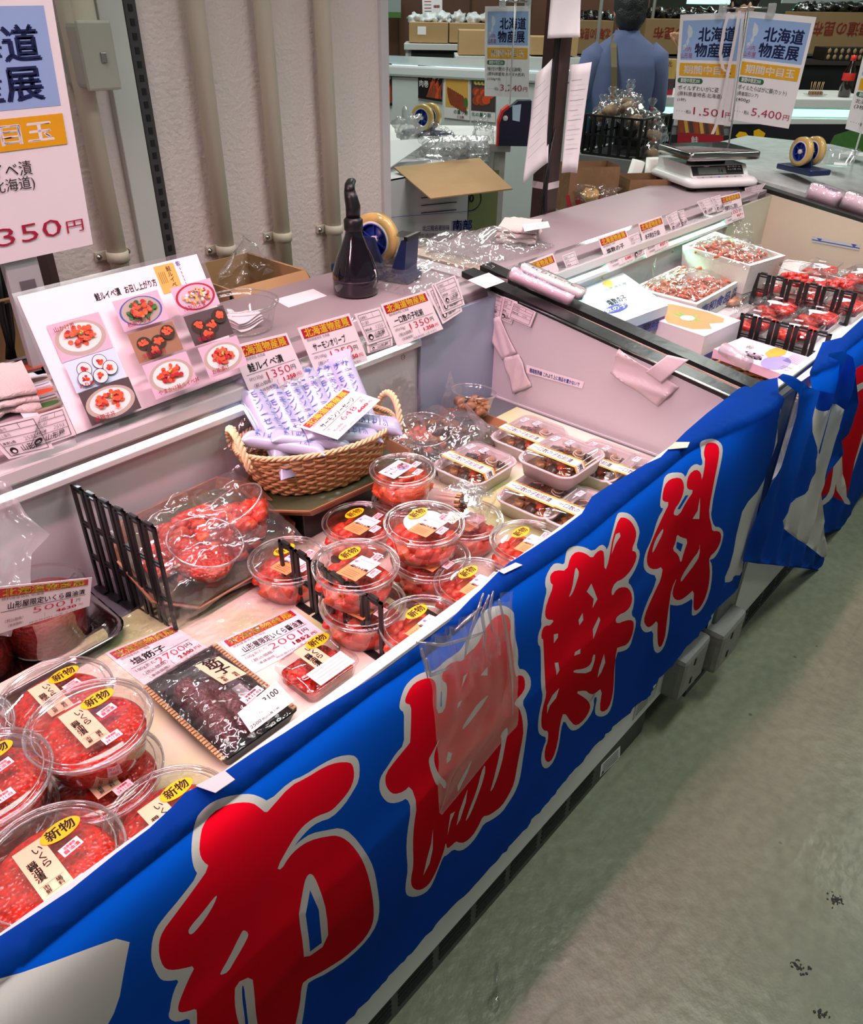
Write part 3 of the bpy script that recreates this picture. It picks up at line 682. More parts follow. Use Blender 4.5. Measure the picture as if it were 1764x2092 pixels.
# ragged lower hem
BRj = []
for i, p in enumerate(BR):
    BRj.append(p)
    if 10 < i < 25:
        n = BR[i + 1]
        for q in range(1, 8): BRj.append((p[0] + (n[0] - p[0]) * q / 8 + random.Random(i * 9 + q).uniform(-2, 2), p[1] + (n[1] - p[1]) * q / 8 + random.Random(i * 7 + q).uniform(-2, 2)))
WEDGE = (BWHT, [(-200,2052),(0,1985),(140,1943),(265,1903),(250,1970),(235,2045),(200,2110),(100,2300),(-200,2440)])
STRIPE = (BWHT, px((1164, 800), 2.94, [(1262,60),(1262,300),(1210,480),(1140,650),(1110,760),(1070,900),(1040,1000),(1026,1100),(978,1100),(968,1140),(905,1140),(960,1010),(1010,810),(1040,690),(1150,570),(1210,400),(1245,200)]))
banner('sale_banner', BT + BRj, CH1 + CH2 + CH3 + CH4 + [WEDGE, STRIPE], lambda x: .4675 - .042 * max(0, min(1, (x - 1.22) / .26)), .860, 'long blue banner with four big red brush characters hung on the nearer case', 'banner', fold1)
# second banner: main cloth, then the tied end that hangs in front of it
def fold2(x, s):
    return .004 + max(0, .008 * math.sin(x * 13 + s * 3) + .005 * math.sin(x * 31 + s * 9)) 
c4 = (1164, 800); kk = 2.94
B2 = [(1655,760),(1681,700),(1720,690),(1764,650),(1830,606),(1830,960),(1764,1000),(1740,1040),(1730,1076),(1690,1083),(1678,1090),(1668,1000),(1660,900)]
M2 = [(BRED, [(1732,760),(1764,742),(1830,700),(1830,850),(1764,880),(1738,950),(1730,1010),(1716,1025),(1690,1005),(1670,1020),(1660,1010),(1690,930),(1715,860),(1735,800)]),
      (BWHT, [(1712,915),(1708,960),(1704,1002),(1696,1020),(1676,1034),(1673,1026),(1690,1010),(1697,985),(1703,930)]), (BWHT, [(1710,912),(1718,912),(1718,985),(1724,1010),(1733,1022),(1733,1031),(1718,1025),(1708,1008),(1705,980)]),
      (BWHT, [(1740,790),(1764,778),(1790,775),(1790,790),(1764,790),(1741,806)]), (BWHT, [(1738,940),(1764,860),(1800,820),(1800,830),(1764,885),(1738,960)])]
banner('sale_banner', B2, M2, lambda x: .428, .858, 'blue banner with a partly seen red character on the farther case', 'banner', fold2)
FL = px(c4, kk, [(1345,-30),(1290,-60),(1300,-85),(1400,-60),(1480,-70),(1560,-30),(1640,-20),(1660,-80),(1690,-170),(1610,-215),(1570,-190),(1540,-170),(1500,-150),(1580,-190),(1640,-240),(1700,-235),(1764,-240)])
FLAP = [(1589,772),(1600,764),(1625,776),(1650,790),(1672,797),(1698,803),(1702,770),(1706,735),(1693,728),(1682,733),(1690,722),(1712,715),(1735,728),(1743,760),(1743,820),(1738,860),(1726,880),(1715,900),(1714,925),(1680,965),(1668,1005),(1677,1090),(1681,1125),(1676,1160),(1600,1153),(1516,1146),(1532,1090),(1560,1010),(1585,950),(1608,900),(1625,850),(1630,825),(1620,800)]
MF = [(BWHT, px(c4, kk, [(1455,70),(1475,108),(1510,112),(1585,58),(1625,115),(1622,205),(1600,270),(1560,360),(1520,440),(1495,520),(1500,620),(1515,760),(1520,940),(1506,1000),(1400,915),(1235,787),(1300,690),(1370,620),(1420,570),(1468,500),(1475,450),(1455,280),(1436,115)]))]
def fold3(x, s): return .006 + .006 * math.sin(x * 46 + s * 6) + .010 * max(0, noise.noise(V((x * 12, s * 9, 4)))) + (.02 * max(0, (.55 - s)))
banner('banner_end', FLAP, MF, lambda x: .416, .900, 'loose knotted blue banner end with a white triangle, hanging where the cases meet', 'banner', fold3, .016)
# ---------------------------------------------------------------- goods in the nearer case
ZD = .6845
def P(x, y, z): return at(x, y, z=z)
def cream_sheet():
    m = CREAM; N = m.node_tree.nodes; L = m.node_tree.links
    tc = N.new('ShaderNodeTexCoord'); n = N.new('ShaderNodeTexNoise'); n.inputs['Scale'].default_value = 3.2; L.new(tc.outputs['Object'], n.inputs[0])
    r = N.new('ShaderNodeValToRGB'); r.color_ramp.elements[0].position = .5; r.color_ramp.elements[0].color = lin((236, 222, 206)); r.color_ramp.elements[1].position = .6; r.color_ramp.elements[1].color = lin((190, 200, 142))
    L.new(n.outputs['Fac'], r.inputs[0]); L.new(r.outputs[0], N['Principled BSDF'].inputs['Base Color'])
cream_sheet()
o = MB().prism([(-.75, .56), (1.43, .56), (1.43, .99), (.9, 1.0), (.312, .978), (-.75, .975)], 2, ZD, ZD + .004, CREAM).build('display_mat')
tag(o, 'cream and green mat lining the nearer case under the tubs', 'mat')
ZM = ZD + .004
def film(fn, nu=24, nv=24, m=FILM): return MB().grid(fn, nu, nv, m)
def wr(x, y, s, k=9.0): return noise.noise(V((x * k, y * k, s)))
o = film(lambda u, v: V((.30 + .34 * u, .80 + .17 * v + .01 * math.sin(u * 7), ZM + .0015 + .012 * max(0, wr(u, v, 3, 4)) + .006 * (1 - min(1, 6 * min(u, 1 - u, v, 1 - v))))), 30, 20).build('plastic_sheet')
tag(o, 'loose clear plastic sheet crumpled on the mat behind the price cards', 'plastic sheet')
# --- round tubs: rim radius R
def tub_body(R, h, m=PET):
    return MB().lathe([(.001, .0012), (R * .76, .001), (R * .79, .003), (R * .80, .007), (R * .925, h * .78), (R * .935, h * .84), (R * .985, h * .85), (R, h * .88), (R * 1.005, h * .91), (R * .995, h * .93)], m, 48).tube([(R * 1.0 * math.cos(2 * PI * k / 48), R * math.sin(2 * PI * k / 48), h * .89) for k in range(48)], .0011, RIM, 6, True)
def tub_lid(R, h, m=PET):
    return MB().lathe([(R * 1.01, h * .83), (R * 1.022, h * .90), (R * 1.015, h * .975), (R * .985, h), (R * .955, h * .985), (R * .93, h * .93), (R * .905, h * .925), (R * .89, h * .985), (R * .87, h), (R * .5, h * 1.005), (.001, h * 1.005)], m, 48).tube([(R * 1.012 * math.cos(2 * PI * k / 56), R * 1.012 * math.sin(2 * PI * k / 56), h * .975) for k in range(56)], .0014, RIM, 6, True).tube([(R * .885 * math.cos(2 * PI * k / 56), R * .885 * math.sin(2 * PI * k / 56), h) for k in range(56)], .0009, RIM, 6, True)
def chunks(R, z0, z1, m, n, seed, sz=.017, bits=None):
    r = random.Random(seed); b = MB()
    for i in range(n):
        a = r.uniform(0, 2 * PI); q = R * math.sqrt(r.uniform(0, 1)); s = sz * r.uniform(.65, 1.25)
        f = 1 - .45 * (q / R) ** 2
        b.blob((q * math.cos(a), q * math.sin(a), z0 + (z1 - z0) * f * r.uniform(.25, 1)), (s, s * r.uniform(.6, .9), s * r.uniform(.45, .8)), bits[r.randrange(len(bits))] if bits else m, seed * 31 + i, .3, 1.8, 2, Matrix.Translation((0, 0, 0)))
    return b
def sticker_new(t, c, z, rot=.18, par=True):
    s = Sheet([V((c[0] - .0215, c[1] + .011, z)), V((c[0] + .0215, c[1] + .011, z)), V((c[0] + .0215, c[1] - .011, z)), V((c[0] - .0215, c[1] - .011, z))], None)
    s.ell(.5, .5, .93, .5, STICKY).txt('新物', .5, .72, .68, INK, 'c', .035)
    o = s.mb.build('new_sticker', t); return o
def rot_quad(c, w, h, a, z):
    ca, sa = math.cos(a), math.sin(a)
    return [V((c[0] + x * ca - y * sa, c[1] + x * sa + y * ca, z)) for x, y in ((-w / 2, h / 2), (w / 2, h / 2), (w / 2, -h / 2), (-w / 2, -h / 2))]
def date_sticker(t, c, z, a, red='24.11.02'):
    s = Sheet(rot_quad(c, .021, .012, a, z), DATEW, .0002)
    s.txt(red, .5, .85, .42, HOTRED, 'c', .01, .8).txt('消費期限', .5, .42, .32, HOTRED, 'c', .01, .6)
    s.mb.build('date_sticker', t)
R1, H1 = .070, .054; R2, H2 = .0645, .058
def ikura_tub():
    t = thing('roe_tub', '', 'tub', (0, 0, ZM))
    tub_body(R1, H1).build('tub', t); tub_lid(R1, H1).build('lid', t)
    b = MB().lathe([(.001, .003), (R1 * .77, .003), (R1 * .86, H1 * .60), (R1 * .80, H1 * .67), (R1 * .4, H1 * .71), (.001, H1 * .72)], ROE, 48)
    b.build('salmon_roe', t)['kind'] = 'stuff'
    z = H1 * 1.008
    s = Sheet([V((-.0215, .0325, z)), V((.0075, .0325, z)), V((.0075, -.0350, z)), V((-.0215, -.0350, z))], PEACH, .0002)
    for i, ch in enumerate('いくら'): s.txt(ch, .69, .23 + i * .15, .16, INK, 'c', .02)
    for i, ch in enumerate('醤油漬'): s.txt(ch, .30, .43 + i * .135, .15, INK, 'c', .015)
    s.rect(.10, .785, .90, .79, INK).rect(.1, .965, .9, .97, INK)
    s.txt('市', .28, .875, .09, INK, 'c', .02).txt('場', .70, .875, .09, INK, 'c', .02).txt('鮮', .28, .955, .085, INK, 'c', .02).txt('料', .70, .955, .085, INK, 'c', .02)
    s.mb.build('product_label', t)
    sticker_new(t, (.024, .025), z + .0004)
    date_sticker(t, (.0225, .0005), z, .12, '醤油漬'); date_sticker(t, (.006, -.041), z + .0003, .05)
    return t
IK = ikura_tub(); ikg = 'round tubs of salmon roe with yellow stickers'
ik_spots = [((182, 1474), 1, 'salmon roe tub stacked on top of another, whole lid in view'),
 ((205, 1575), 0, 'salmon roe tub underneath the topmost whole-lidded roe tub'),
 ((113, 1418), 0, 'salmon roe tub behind the stacked pair, beside the 2700 yen card'),
 ((-38, 1590), 1, 'salmon roe tub cut by the left edge, two date stickers in view'),
 ((-22, 1672), 0, 'salmon roe tub under the one cut by the left edge'),
 ((100, 1762), 1, 'nearest salmon roe tub with its peach label in full, at the bottom left'),
 ((100, 1845), 0, 'salmon roe tub hidden under the nearest roe tub, against the banner'),
 ((348, 1668), 0, 'salmon roe tub half covered by the banner edge near a piece of tape'),
 ((-100, 1500), 0, 'salmon roe tub of which only the rim shows at the left edge')]
for i, (p, lv, lb) in enumerate(ik_spots):
    z0 = ZM + lv * (H1 * 1.0)
    c = P(p[0], p[1], z0 + H1)
    if i == 0: t = IK; t.location = (c.x, c.y, z0); t['label'] = lb; t['group'] = ikg
    else: dup(IK, (c.x, c.y, z0), lb, group=ikg, skip=('new_sticker',) if lv == 0 and i in (4,) else ())
def ruibe_tub():
    t = thing('salmon_tub', '', 'tub', (0, 0, ZM))
    tub_body(R2, H2).build('tub', t); tub_lid(R2, H2).build('lid', t)
    b = chunks(R2 * .72, .010, .034, SALM, 46, 5, .015, [SALM, SALM, SALM2]); b.lathe([(.001, .003), (R2 * .77, .003), (R2 * .84, .020), (.001, .022)], SALM, 40)
    b.build('marinated_salmon', t)['kind'] = 'stuff'
    z = H2 * 1.008
    q = [V((-.0365, .0035, z)), V((.0185, .0065, z)), V((.0245, -.0290, z)), V((-.0310, -.0325, z))]
    s = Sheet(q, PEACHP, .0002); s.rect(.50, 0, 1, 1, LPINK)
    for i, ch in enumerate('鮭ルイベ漬'): s.txt(ch, .50, .28 + i * .165, .19, INK, 'c', .02)
    for i in range(4): s.line(.08 + i * .075, .18, .08 + i * .075, .82, .0006, INK)
    s.txt('佐', .70, .2, .16, BLUEINK, 'c', .03)
    for i in range(6): s.line(.82, .2 + i * .12, .84, .27 + i * .12, .0008, INK)
    s.mb.build('product_label', t)
    sticker_new(t, (.010, .0235), z + .0004)
    date_sticker(t, (.0300, -.0135), z + .0004, .15, '醤油漬'); date_sticker(t, (.000, -.0385), z + .0004, .1)
    return t
RT = ruibe_tub(); rg = 'round tubs of marinated salmon with yellow stickers'
rspots = [((735, 1064), 0, 'salmon tub nearest to the wicker basket, single, back of the group'),
 ((867, 1066), 1, 'salmon tub on top of a stack, beside the tub of toothpicks'),
 ((880, 1135), 0, 'salmon tub under the stack beside the tub of toothpicks'),
 ((590, 1141), 0, 'salmon tub behind the upper end of the black divider, single'),
 ((727, 1150), 1, 'salmon tub on top of the stack right behind the black divider'),
 ((741, 1228), 0, 'salmon tub at the bottom of the stack right behind the black divider'),
 ((1080, 1104), 0, 'salmon tub tucked behind the banner edge, next to the white trays'),
 ((972, 1188), 0, 'salmon tub half hidden by the banner above the hanging plastic bag'),
 ((866, 1272), 0, 'salmon tub between the lower end of the black divider and the banner')]
for i, (p, lv, lb) in enumerate(rspots):
    z0 = ZM + lv * H2; c = P(p[0], p[1], z0 + H2)
    if i == 0: t = RT; t.location = (c.x, c.y, z0); t['label'] = lb; t['group'] = rg
    else: dup(RT, (c.x, c.y, z0), lb, group=rg)
# salmon and olive tubs
R3 = .0585; H3 = .060
t = thing('salmon_olive_tub', 'tub of orange salmon with olives, photo label on lid, on top of its stack', 'tub', (0, 0, 0), 0, 'tubs of salmon with olives')
tub_body(R3, H3).build('tub', t); tub_lid(R3, H3).build('lid', t)
b = chunks(R3 * .74, .012, .047, OLIVE, 60, 9, .014, [OLIVE, OLIVE, SALM2]); b.lathe([(.001, .003), (R3 * .77, .003), (R3 * .88, .036), (.001, .038)], OLIVE, 40); b.build('salmon_pieces', t)['kind'] = 'stuff'
z = H3 * 1.008; s = Sheet(rot_quad((-.010, .006), .058, .036, .10, z), LPINK, .0002)
s.txt('サーモン', .34, .42, .24, INK, 'c', .02, .5).txt('オリーブ', .36, .70, .24, INK, 'c', .02, .5).txt('しっとり', .3, .18, .12, CRIMSON, 'c', .01)
s.ell(.74, .62, .34, .3, LILAC); r = random.Random(4)
for i in range(16): s.ell(.74 + r.uniform(-.14, .14), .6 + r.uniform(-.22, .2), .07, .06, [RED, ORANGE, LEAF, FRUITY, KELP][i % 5], 8)
s.mb.build('product_label', t); date_sticker(t, (.026, -.008), z + .0004, .2); date_sticker(t, (.008, -.029), z + .0004, .2)
c = P(823, 957, ZM + 2 * H3); t.location = (c.x, c.y, ZM + H3)
c2_ = P(822, 1000, ZM + H3); dup(t, (c.x, c.y - .004, ZM), 'tub of orange salmon with olives underneath its twin', skip=('product_label', 'date_sticker'))
# tub holding toothpicks and wrapped spoons, standing on a further tub
Rs = .062; c = P(942, 1008, ZM + H2 + .050)
low = dup(RT, (c.x + .008, c.y - .008, ZM), 'salmon tub underneath the open tub of toothpicks', group=rg, skip=('new_sticker', 'date_sticker'))
t = thing('toothpick_tub', 'open clear tub holding a bundle of toothpicks and wrapped plastic spoons', 'tub', (c.x, c.y, ZM + H2 + .0005))
MB().lathe([(.001, .0012), (Rs * .76, .001), (Rs * .79, .003), (Rs * .93, .044), (Rs, .046), (Rs * 1.01, .050), (Rs * .99, .052)], PET, 48).build('tub', t)
b = MB(); M = Matrix.Translation((-.014, .012, .036)) @ Matrix.Rotation(math.radians(-78), 4, 'Z') @ Matrix.Rotation(math.radians(80), 4, 'Y')
r = random.Random(2)
for i in range(120):
    a = r.uniform(0, 2 * PI); q = .0165 * math.sqrt(r.random()); x, y = q * math.cos(a), q * math.sin(a)
    b.tube([(x, y, -.026), (x, y, .026)], .0011, STICK, 5, M=M); b.blob((x, y, .0265), .0014, SEED, i, .1, 1, 1, M)
o = thing('toothpicks', 'bundle of wooden toothpicks in a frosted sleeve, lying in an open tub', 'toothpicks', t.location)
b.build('picks', o)['kind'] = 'stuff'; MB().lathe([(.0185, -.034), (.0185, .018)], MILKY, 24, M=M, cap0=True).build('sleeve', o)
def spoon(i):
    r = random.Random(i * 5 + 1); o = thing('plastic_spoon', 'clear plastic spoon in a wrapper lying in the toothpick tub', 'spoon', t.location + V((.018 + r.uniform(-.014, .012), -.004 + r.uniform(-.022, .028), .030 + i * .0016)), r.uniform(0, 3.1), 'wrapped spoons')
    b = MB().box((-.030, -.003, -.0006), (.012, .003, .0006), PET); b.lathe([(.008, 0), (.006, -.002), (.001, -.003)], PET, 14, (.019, 0, 0), sx=1.3); b.build('spoon', o)
    MB().grid(lambda u, v: V((-.036 + .07 * u, -.011 + .022 * v, .002 + .006 * wr(u, v, i, 5))), 8, 5, BAGF).build('wrapper', o)
for i in range(14): spoon(i)
# --- open sample tubs
def sample(name, label, p, z0, R, h, fill, seed, tilt=(0, 0, 0), bits=None, roe=False, top=None):
    c = P(p[0], p[1], z0 + h); t = thing(name, label, 'tub', (c.x, c.y, z0), 0, 'open sample tubs'); t.rotation_euler = tilt
    MB().lathe([(.001, .0012), (R * .78, .001), (R * .81, .004), (R * .94, h * .84), (R * .95, h * .88), (R, h * .90), (R * 1.012, h * .96), (R * .99, h)], PET, 48).tube([(R * 1.005 * math.cos(2 * PI * k / 56), R * 1.005 * math.sin(2 * PI * k / 56), h * .99) for k in range(56)], .0015, RIM, 6, True).build('tub', t)
    if roe:
        MB().lathe([(.001, .003), (R * .78, .003), (R * .84, h * .34), (R * .4, h * .42), (.001, h * .40)], ROE, 40).build('contents', t)['kind'] = 'stuff'
    else:
        chunks(R * .70, .006, top or h * .62, fill, 34, seed, .014, bits).build('contents', t)['kind'] = 'stuff'
    return t
# --- roe bowl in a steel pan at the left, with a jar behind
c = V((.283, 1.022, .77))
tp = thing('steel_pan', 'shallow stainless steel pan under the big dark bowl of roe', 'pan', (c.x - .035, c.y - .012, ZD))
MB().rloft([(.100, .070, .03, .0005), (.112, .078, .03, .022), (.118, .084, .035, .026), (.121, .087, .035, .025), (.118, .084, .035, .022), (.110, .076, .03, .019), (.098, .068, .03, .003)], CHROME, cap0=True, cap1=True).build('pan', tp)
R = .070; h = .086
t = thing('roe_bowl', 'large clear tub filled with dark red salmon roe, 5001 yen card leaning on it', 'tub', (c.x, c.y, ZD + .0045))
MB().lathe([(.001, .001), (R * .80, .001), (R * .84, .005), (R * .95, h * .88), (R, h * .9), (R * 1.01, h * .96), (R * .985, h)], PET, 48).build('tub', t)
MB().lathe([(R * 1.02, h * .92), (R * 1.02, h * 1.0), (R * .95, h * 1.03), (R * .90, h * .99), (R * .86, h * 1.03), (.001, h * 1.035)], PET, 48).build('lid', t)
MB().lathe([(.001, .003), (R * .79, .003), (R * .90, h * .74), (R * .4, h * .78), (.001, h * .78)], ROEDK, 48).build('salmon_roe', t)['kind'] = 'stuff'
cj = V((.185, 1.035, 0))
t = thing('roe_jar', 'round lidded tub with a curled white slip, behind the bowl of dark roe', 'tub', (cj.x, cj.y, ZD))
MB().lathe([(.001, .001), (.048, .001), (.056, .085), (.058, .088)], PET, 40).build('tub', t); MB().lathe([(.001, .003), (.046, .003), (.053, .06), (.001, .064)], ROEDK, 40).build('salmon_roe', t)['kind'] = 'stuff'
MB().lathe([(.060, .082), (.060, .093), (.050, .096), (.001, .096)], CHROME, 40).build('lid', t)
o = Sheet([cj + V((.035, -.05, .0)), cj + V((.082, -.03, .01)), cj + V((.078, -.042, -.035)), cj + V((.030, -.058, -.04))], PAPER); o.line(.15, .6, .85, .55, .005, INK); o = o.mb.build('paper_slip'); tag(o, 'curled white slip on the tub behind the dark roe', 'slip')
# cloudy bag over the left corner
def bagcorner(u, v):
    E_ = ((0, 18), (.22, 55), (.34, 104), (.46, 64), (.72, 60), (1.01, 22)); i = max(k for k in range(5) if E_[k][0] <= v); f = (v - E_[i][0]) / (E_[i + 1][0] - E_[i][0])
    p = at(-80 + (80 + E_[i][1] + (E_[i + 1][1] - E_[i][1]) * f) * u, 985 + 315 * v, d=1.03 + .05 * v)
    return p + V((0, -.012 * wr(u, v, 3, 5), .008 * wr(u, v, 1, 4)))
o = MB().grid(bagcorner, 22, 30, MILKY).build('plastic_bag'); tag(o, 'cloudy plastic bag drooping over the tubs at the left edge', 'bag')
# --- price cards
def price_card(q, name, price, sub, unit, label, group, sz=1.0, header=True, bend=None, hw=None, nm='price_card', th=.0008, wide=.62):
    s = Sheet(q, CARD, th, bend=bend)
    s.rect(.04, .045, .96, .235, RED); s.txt('北海道物産展', .5, .205, .185, YEL, 'c', .035, .84)
    s.txt('原料原産地名 北海道', .07, .30, .065, GREYINK, 'l', 0, .42)
    s.txt(name, .13, .50, .17, INK, 'l', .02, wide); s.line(.06, .545, .94, .545, .0007, INK)
    s.txt(price, .38, .735, .22, PRICE, 'l', -.012, .105 * len(price)); s.txt('円', .86, .71, .12, INK, 'c', 0)
    s.txt(unit, .08, .66, .085, GREYINK, 'l'); s.txt('〈税込価格〉', .10, .795, .085, GREYINK, 'l', .005); s.txt('〈本体価格〉', .13, .90, .07, GREYINK, 'l', .005)
    s.txt(sub, .62, .865, .115, HOTRED, 'l', .04, .22); s.txt('［', .50, .88, .10, GREYINK); s.txt('円］', .87, .86, .08, HOTRED, 'l', .02)
    s.txt('特定原材料 小麦 を含む', .34, .965, .055, GREYINK, 'l', 0, .52)
    o = s.mb.build(nm); tag(o, label, 'price card', group); return o
RAIL = ((0, 1.068, .90), (0, 1, -.22))
def rp(*pts): return quad_plane(pts, *RAIL)
pg = 'price cards clipped along the shelf edge'
price_card(rp((470, 708), (586, 680), (627, 774), (518, 820)), '鮭ルイベ漬', '1350', '1.250', '1P(130g)', 'pink price card for 1350 yen in front of the round tub of slips', pg)
price_card(rp((608, 670), (714, 640), (753, 737), (648, 770)), 'サーモンオリーブ', '1350', '1.250', '1P(100g)', 'pink price card for 1350 yen, second from the menu board', pg)
price_card(rp((778, 622), (870, 594), (906, 672), (813, 709)), '一口数の子松前', '1350', '1.250', '1P(150g)', 'pink price card for 1350 yen below the spray bottle', pg)
MATP = ((0, 0, ZM + .001), (0, 0, 1))
def mp(*pts): return quad_plane(pts, *MATP)
price_card(mp((214, 1334), (353, 1277), (427, 1325), (300, 1405)), '塩筋子', '2700', '2.500', '100gあたり', 'price card for 2700 yen under wrap on the mat', 'price cards lying on the mat', wide=.5)
price_card(mp((448, 1310), (596, 1242), (668, 1296), (515, 1378)), '山形屋限定いくら醤油漬', '2001', '1852', '100gあたり', 'price card for 2001 yen on the mat above the roe tray', 'price cards lying on the mat', wide=.8)
fl = c - V((0, .1, 0))
q5 = [at(*p, y=c.y - .077) for p in ((-12, 1200), (188, 1180), (183, 1238), (-12, 1298))]
price_card(q5, '山形屋限定いくら醤油漬', '5001', '4630', '', 'price card for 5001 yen leaning on the bowl of dark roe', None, wide=.8)
# --- small store slips
def slip(q, label, group=None, hand='', logo=True, base=SLIP):
    s = Sheet(q, base, .0005)
    s.frame(.09, .07, .91, .93, .0007, INK).line(.09, .24, .91, .24, .0006, INK).line(.09, .42, .91, .42, .0006, INK).line(.09, .64, .91, .64, .0006, INK).line(.6, .07, .6, .24, .0006, INK)
    s.txt('店舗番号', .12, .2, .1, GREYINK, 'l', 0, .25).txt('売上番号', .12, .37, .1, GREYINK, 'l', 0, .25).txt('本体価格', .12, .59, .1, INK, 'l', .01, .25)
    if hand: s.txt(hand, .55, .59, .16, GREYINK, 'l', -.01)
    if logo: s.ell(.22, .79, .095, .095, INK).ell(.22, .815, .05, .045, base, 16).txt('山形屋', .38, .85, .2, INK, 'l', .01, .42).txt('川内', .68, .69, .06, INK, 'l')
    o = s.mb.build('price_slip'); tag(o, label, 'slip', group); return o
sg = 'small store slips on the shelf edge'
slip(rp((-40, 876), (75, 848), (110, 916), (18, 938)), 'store slip at the left end, in front of the towel', sg, '2573')
slip(rp((80, 846), (130, 831), (156, 888), (50, 925)), 'store slip tucked behind its neighbour beside the menu board', sg, '2593')
slip(rp((724, 642), (777, 627), (802, 688), (752, 705)), 'store slip between the second and third price cards', sg, '1250')
s = quad_plane([(748, 690), (800, 672), (803, 706), (752, 722)], (0, 1.0695, .90), (0, 1, -.22)); slip(s, 'lower store slip peeping out between the second and third price cards', sg)
for i, (q, lb) in enumerate(((((872, 592), (930, 572), (945, 636), (905, 662)), 'lowest slip of the bundle at the right end of the shelf edge'), (((882, 582), (936, 570), (950, 622), (905, 642)), 'front slip of the bundle at the right end of the shelf edge'), (((886, 580), (930, 562), (947, 610), (910, 626)), 'topmost slip of the bundle under the heap of film'))):
    slip(quad_plane(q, (0, 1.067 - .0016 * i, .90), (0, 1, -.22)), lb, sg, '1250' if i == 2 else '')
# slips and tape on the end panel of the nearer case
XP = 1.4535
def ep(*pts, dx=0): return [at(x, y, x=XP - dx) for x, y in pts]
eg = 'slips taped to the end panel'
slip(ep((986, 590), (1032, 608), (1024, 653), (974, 632), dx=.004), 'left slip taped to the end panel of the nearer case', eg, '1250')
slip(ep((1030, 606), (1058, 617), (1046, 662), (1022, 652), dx=.002), 'middle slip taped to the end panel, mostly covered', eg)
slip(ep((1048, 616), (1096, 638), (1084, 668), (1038, 648), dx=.006), 'right slip taped to the end panel of the nearer case', eg, '4340', False)
o = MB().add([at(*p, z=.9685) for p in ((956, 572), (999, 557), (1032, 575), (993, 589))], [(0, 1, 2, 3)], SLIP); o = Sheet([at(*p, z=.972) for p in ((956, 572), (999, 557), (1032, 575), (993, 589))], SLIP).mb.build('paper_note'); tag(o, 'blank pale note lying across the black end trim', 'note')
def strip(q, name, label, m=MASK, cat='tape', bend=None, group='strips of white tape'):
    o = Sheet(q, m, .0006, bend=bend).mb.build(name); tag(o, label, cat, group); return o
strip(ep((988, 657), (1022, 645), (1058, 720), (1028, 735), dx=.001), 'tape_strip', 'crumpled tape strip hanging under the slips, upper length', bend=lambda u, v: V((-.003 - .004 * abs(math.sin(u * 6 + v * 3)), 0, 0)))
strip(ep((1030, 730), (1064, 722), (1088, 788), (1052, 802), dx=.001), 'tape_strip', 'crumpled tape strip on the end panel, lower length', bend=lambda u, v: V((-.003 - .006 * abs(math.sin(u * 5 + v * 5)), 0, 0)))
strip(ep((1266, 712), (1388, 790), (1345, 830), (1250, 760), dx=.001), 'tape_strip', 'wide creased tape on the end panel near the banner', bend=lambda u, v: V((-.002 - .007 * max(0, math.sin(u * 5 + v * 7)), 0, 0)))
strip(ep((1320, 760), (1365, 725), (1408, 735), (1352, 782), dx=.006), 'tape_strip', 'tape folded over the black end trim near the banner', bend=lambda u, v: V((-.003 - .004 * math.sin(u * 4), 0, 0)))
s = Sheet(ep((1076, 745), (1194, 780), (1190, 794), (1076, 762), dx=.0005), PAPER, .0003); r = random.Random(3)
s.txt('積荷限界線 これより上に商品を置かないで', .06, .78, .6, BLUEINK, 'l', .04, .88); o = s.mb.build('load_sticker'); tag(o, 'worn white sticker with blue letters on the end panel', 'sticker')
strip([at(*p, y=.4595) if i > 1 else at(*p, z=.8635) for i, p in enumerate(((400, 1605), (459, 1574), (480, 1592), (440, 1619)))], 'tape_strip', 'white tape holding the banner near the closest roe tubs')
strip([at(*p, z=.8640) for p in ((1019, 1166), (1054, 1149), (1068, 1154), (1030, 1172))], 'tape_strip', 'white tape on the banner edge above the hanging bag')
strip([at(*p, z=.8640) for p in ((1364, 918), (1380, 903), (1410, 903), (1405, 914))], 'tape_strip', 'cream tape on the banner edge near the end panel', MASKC)
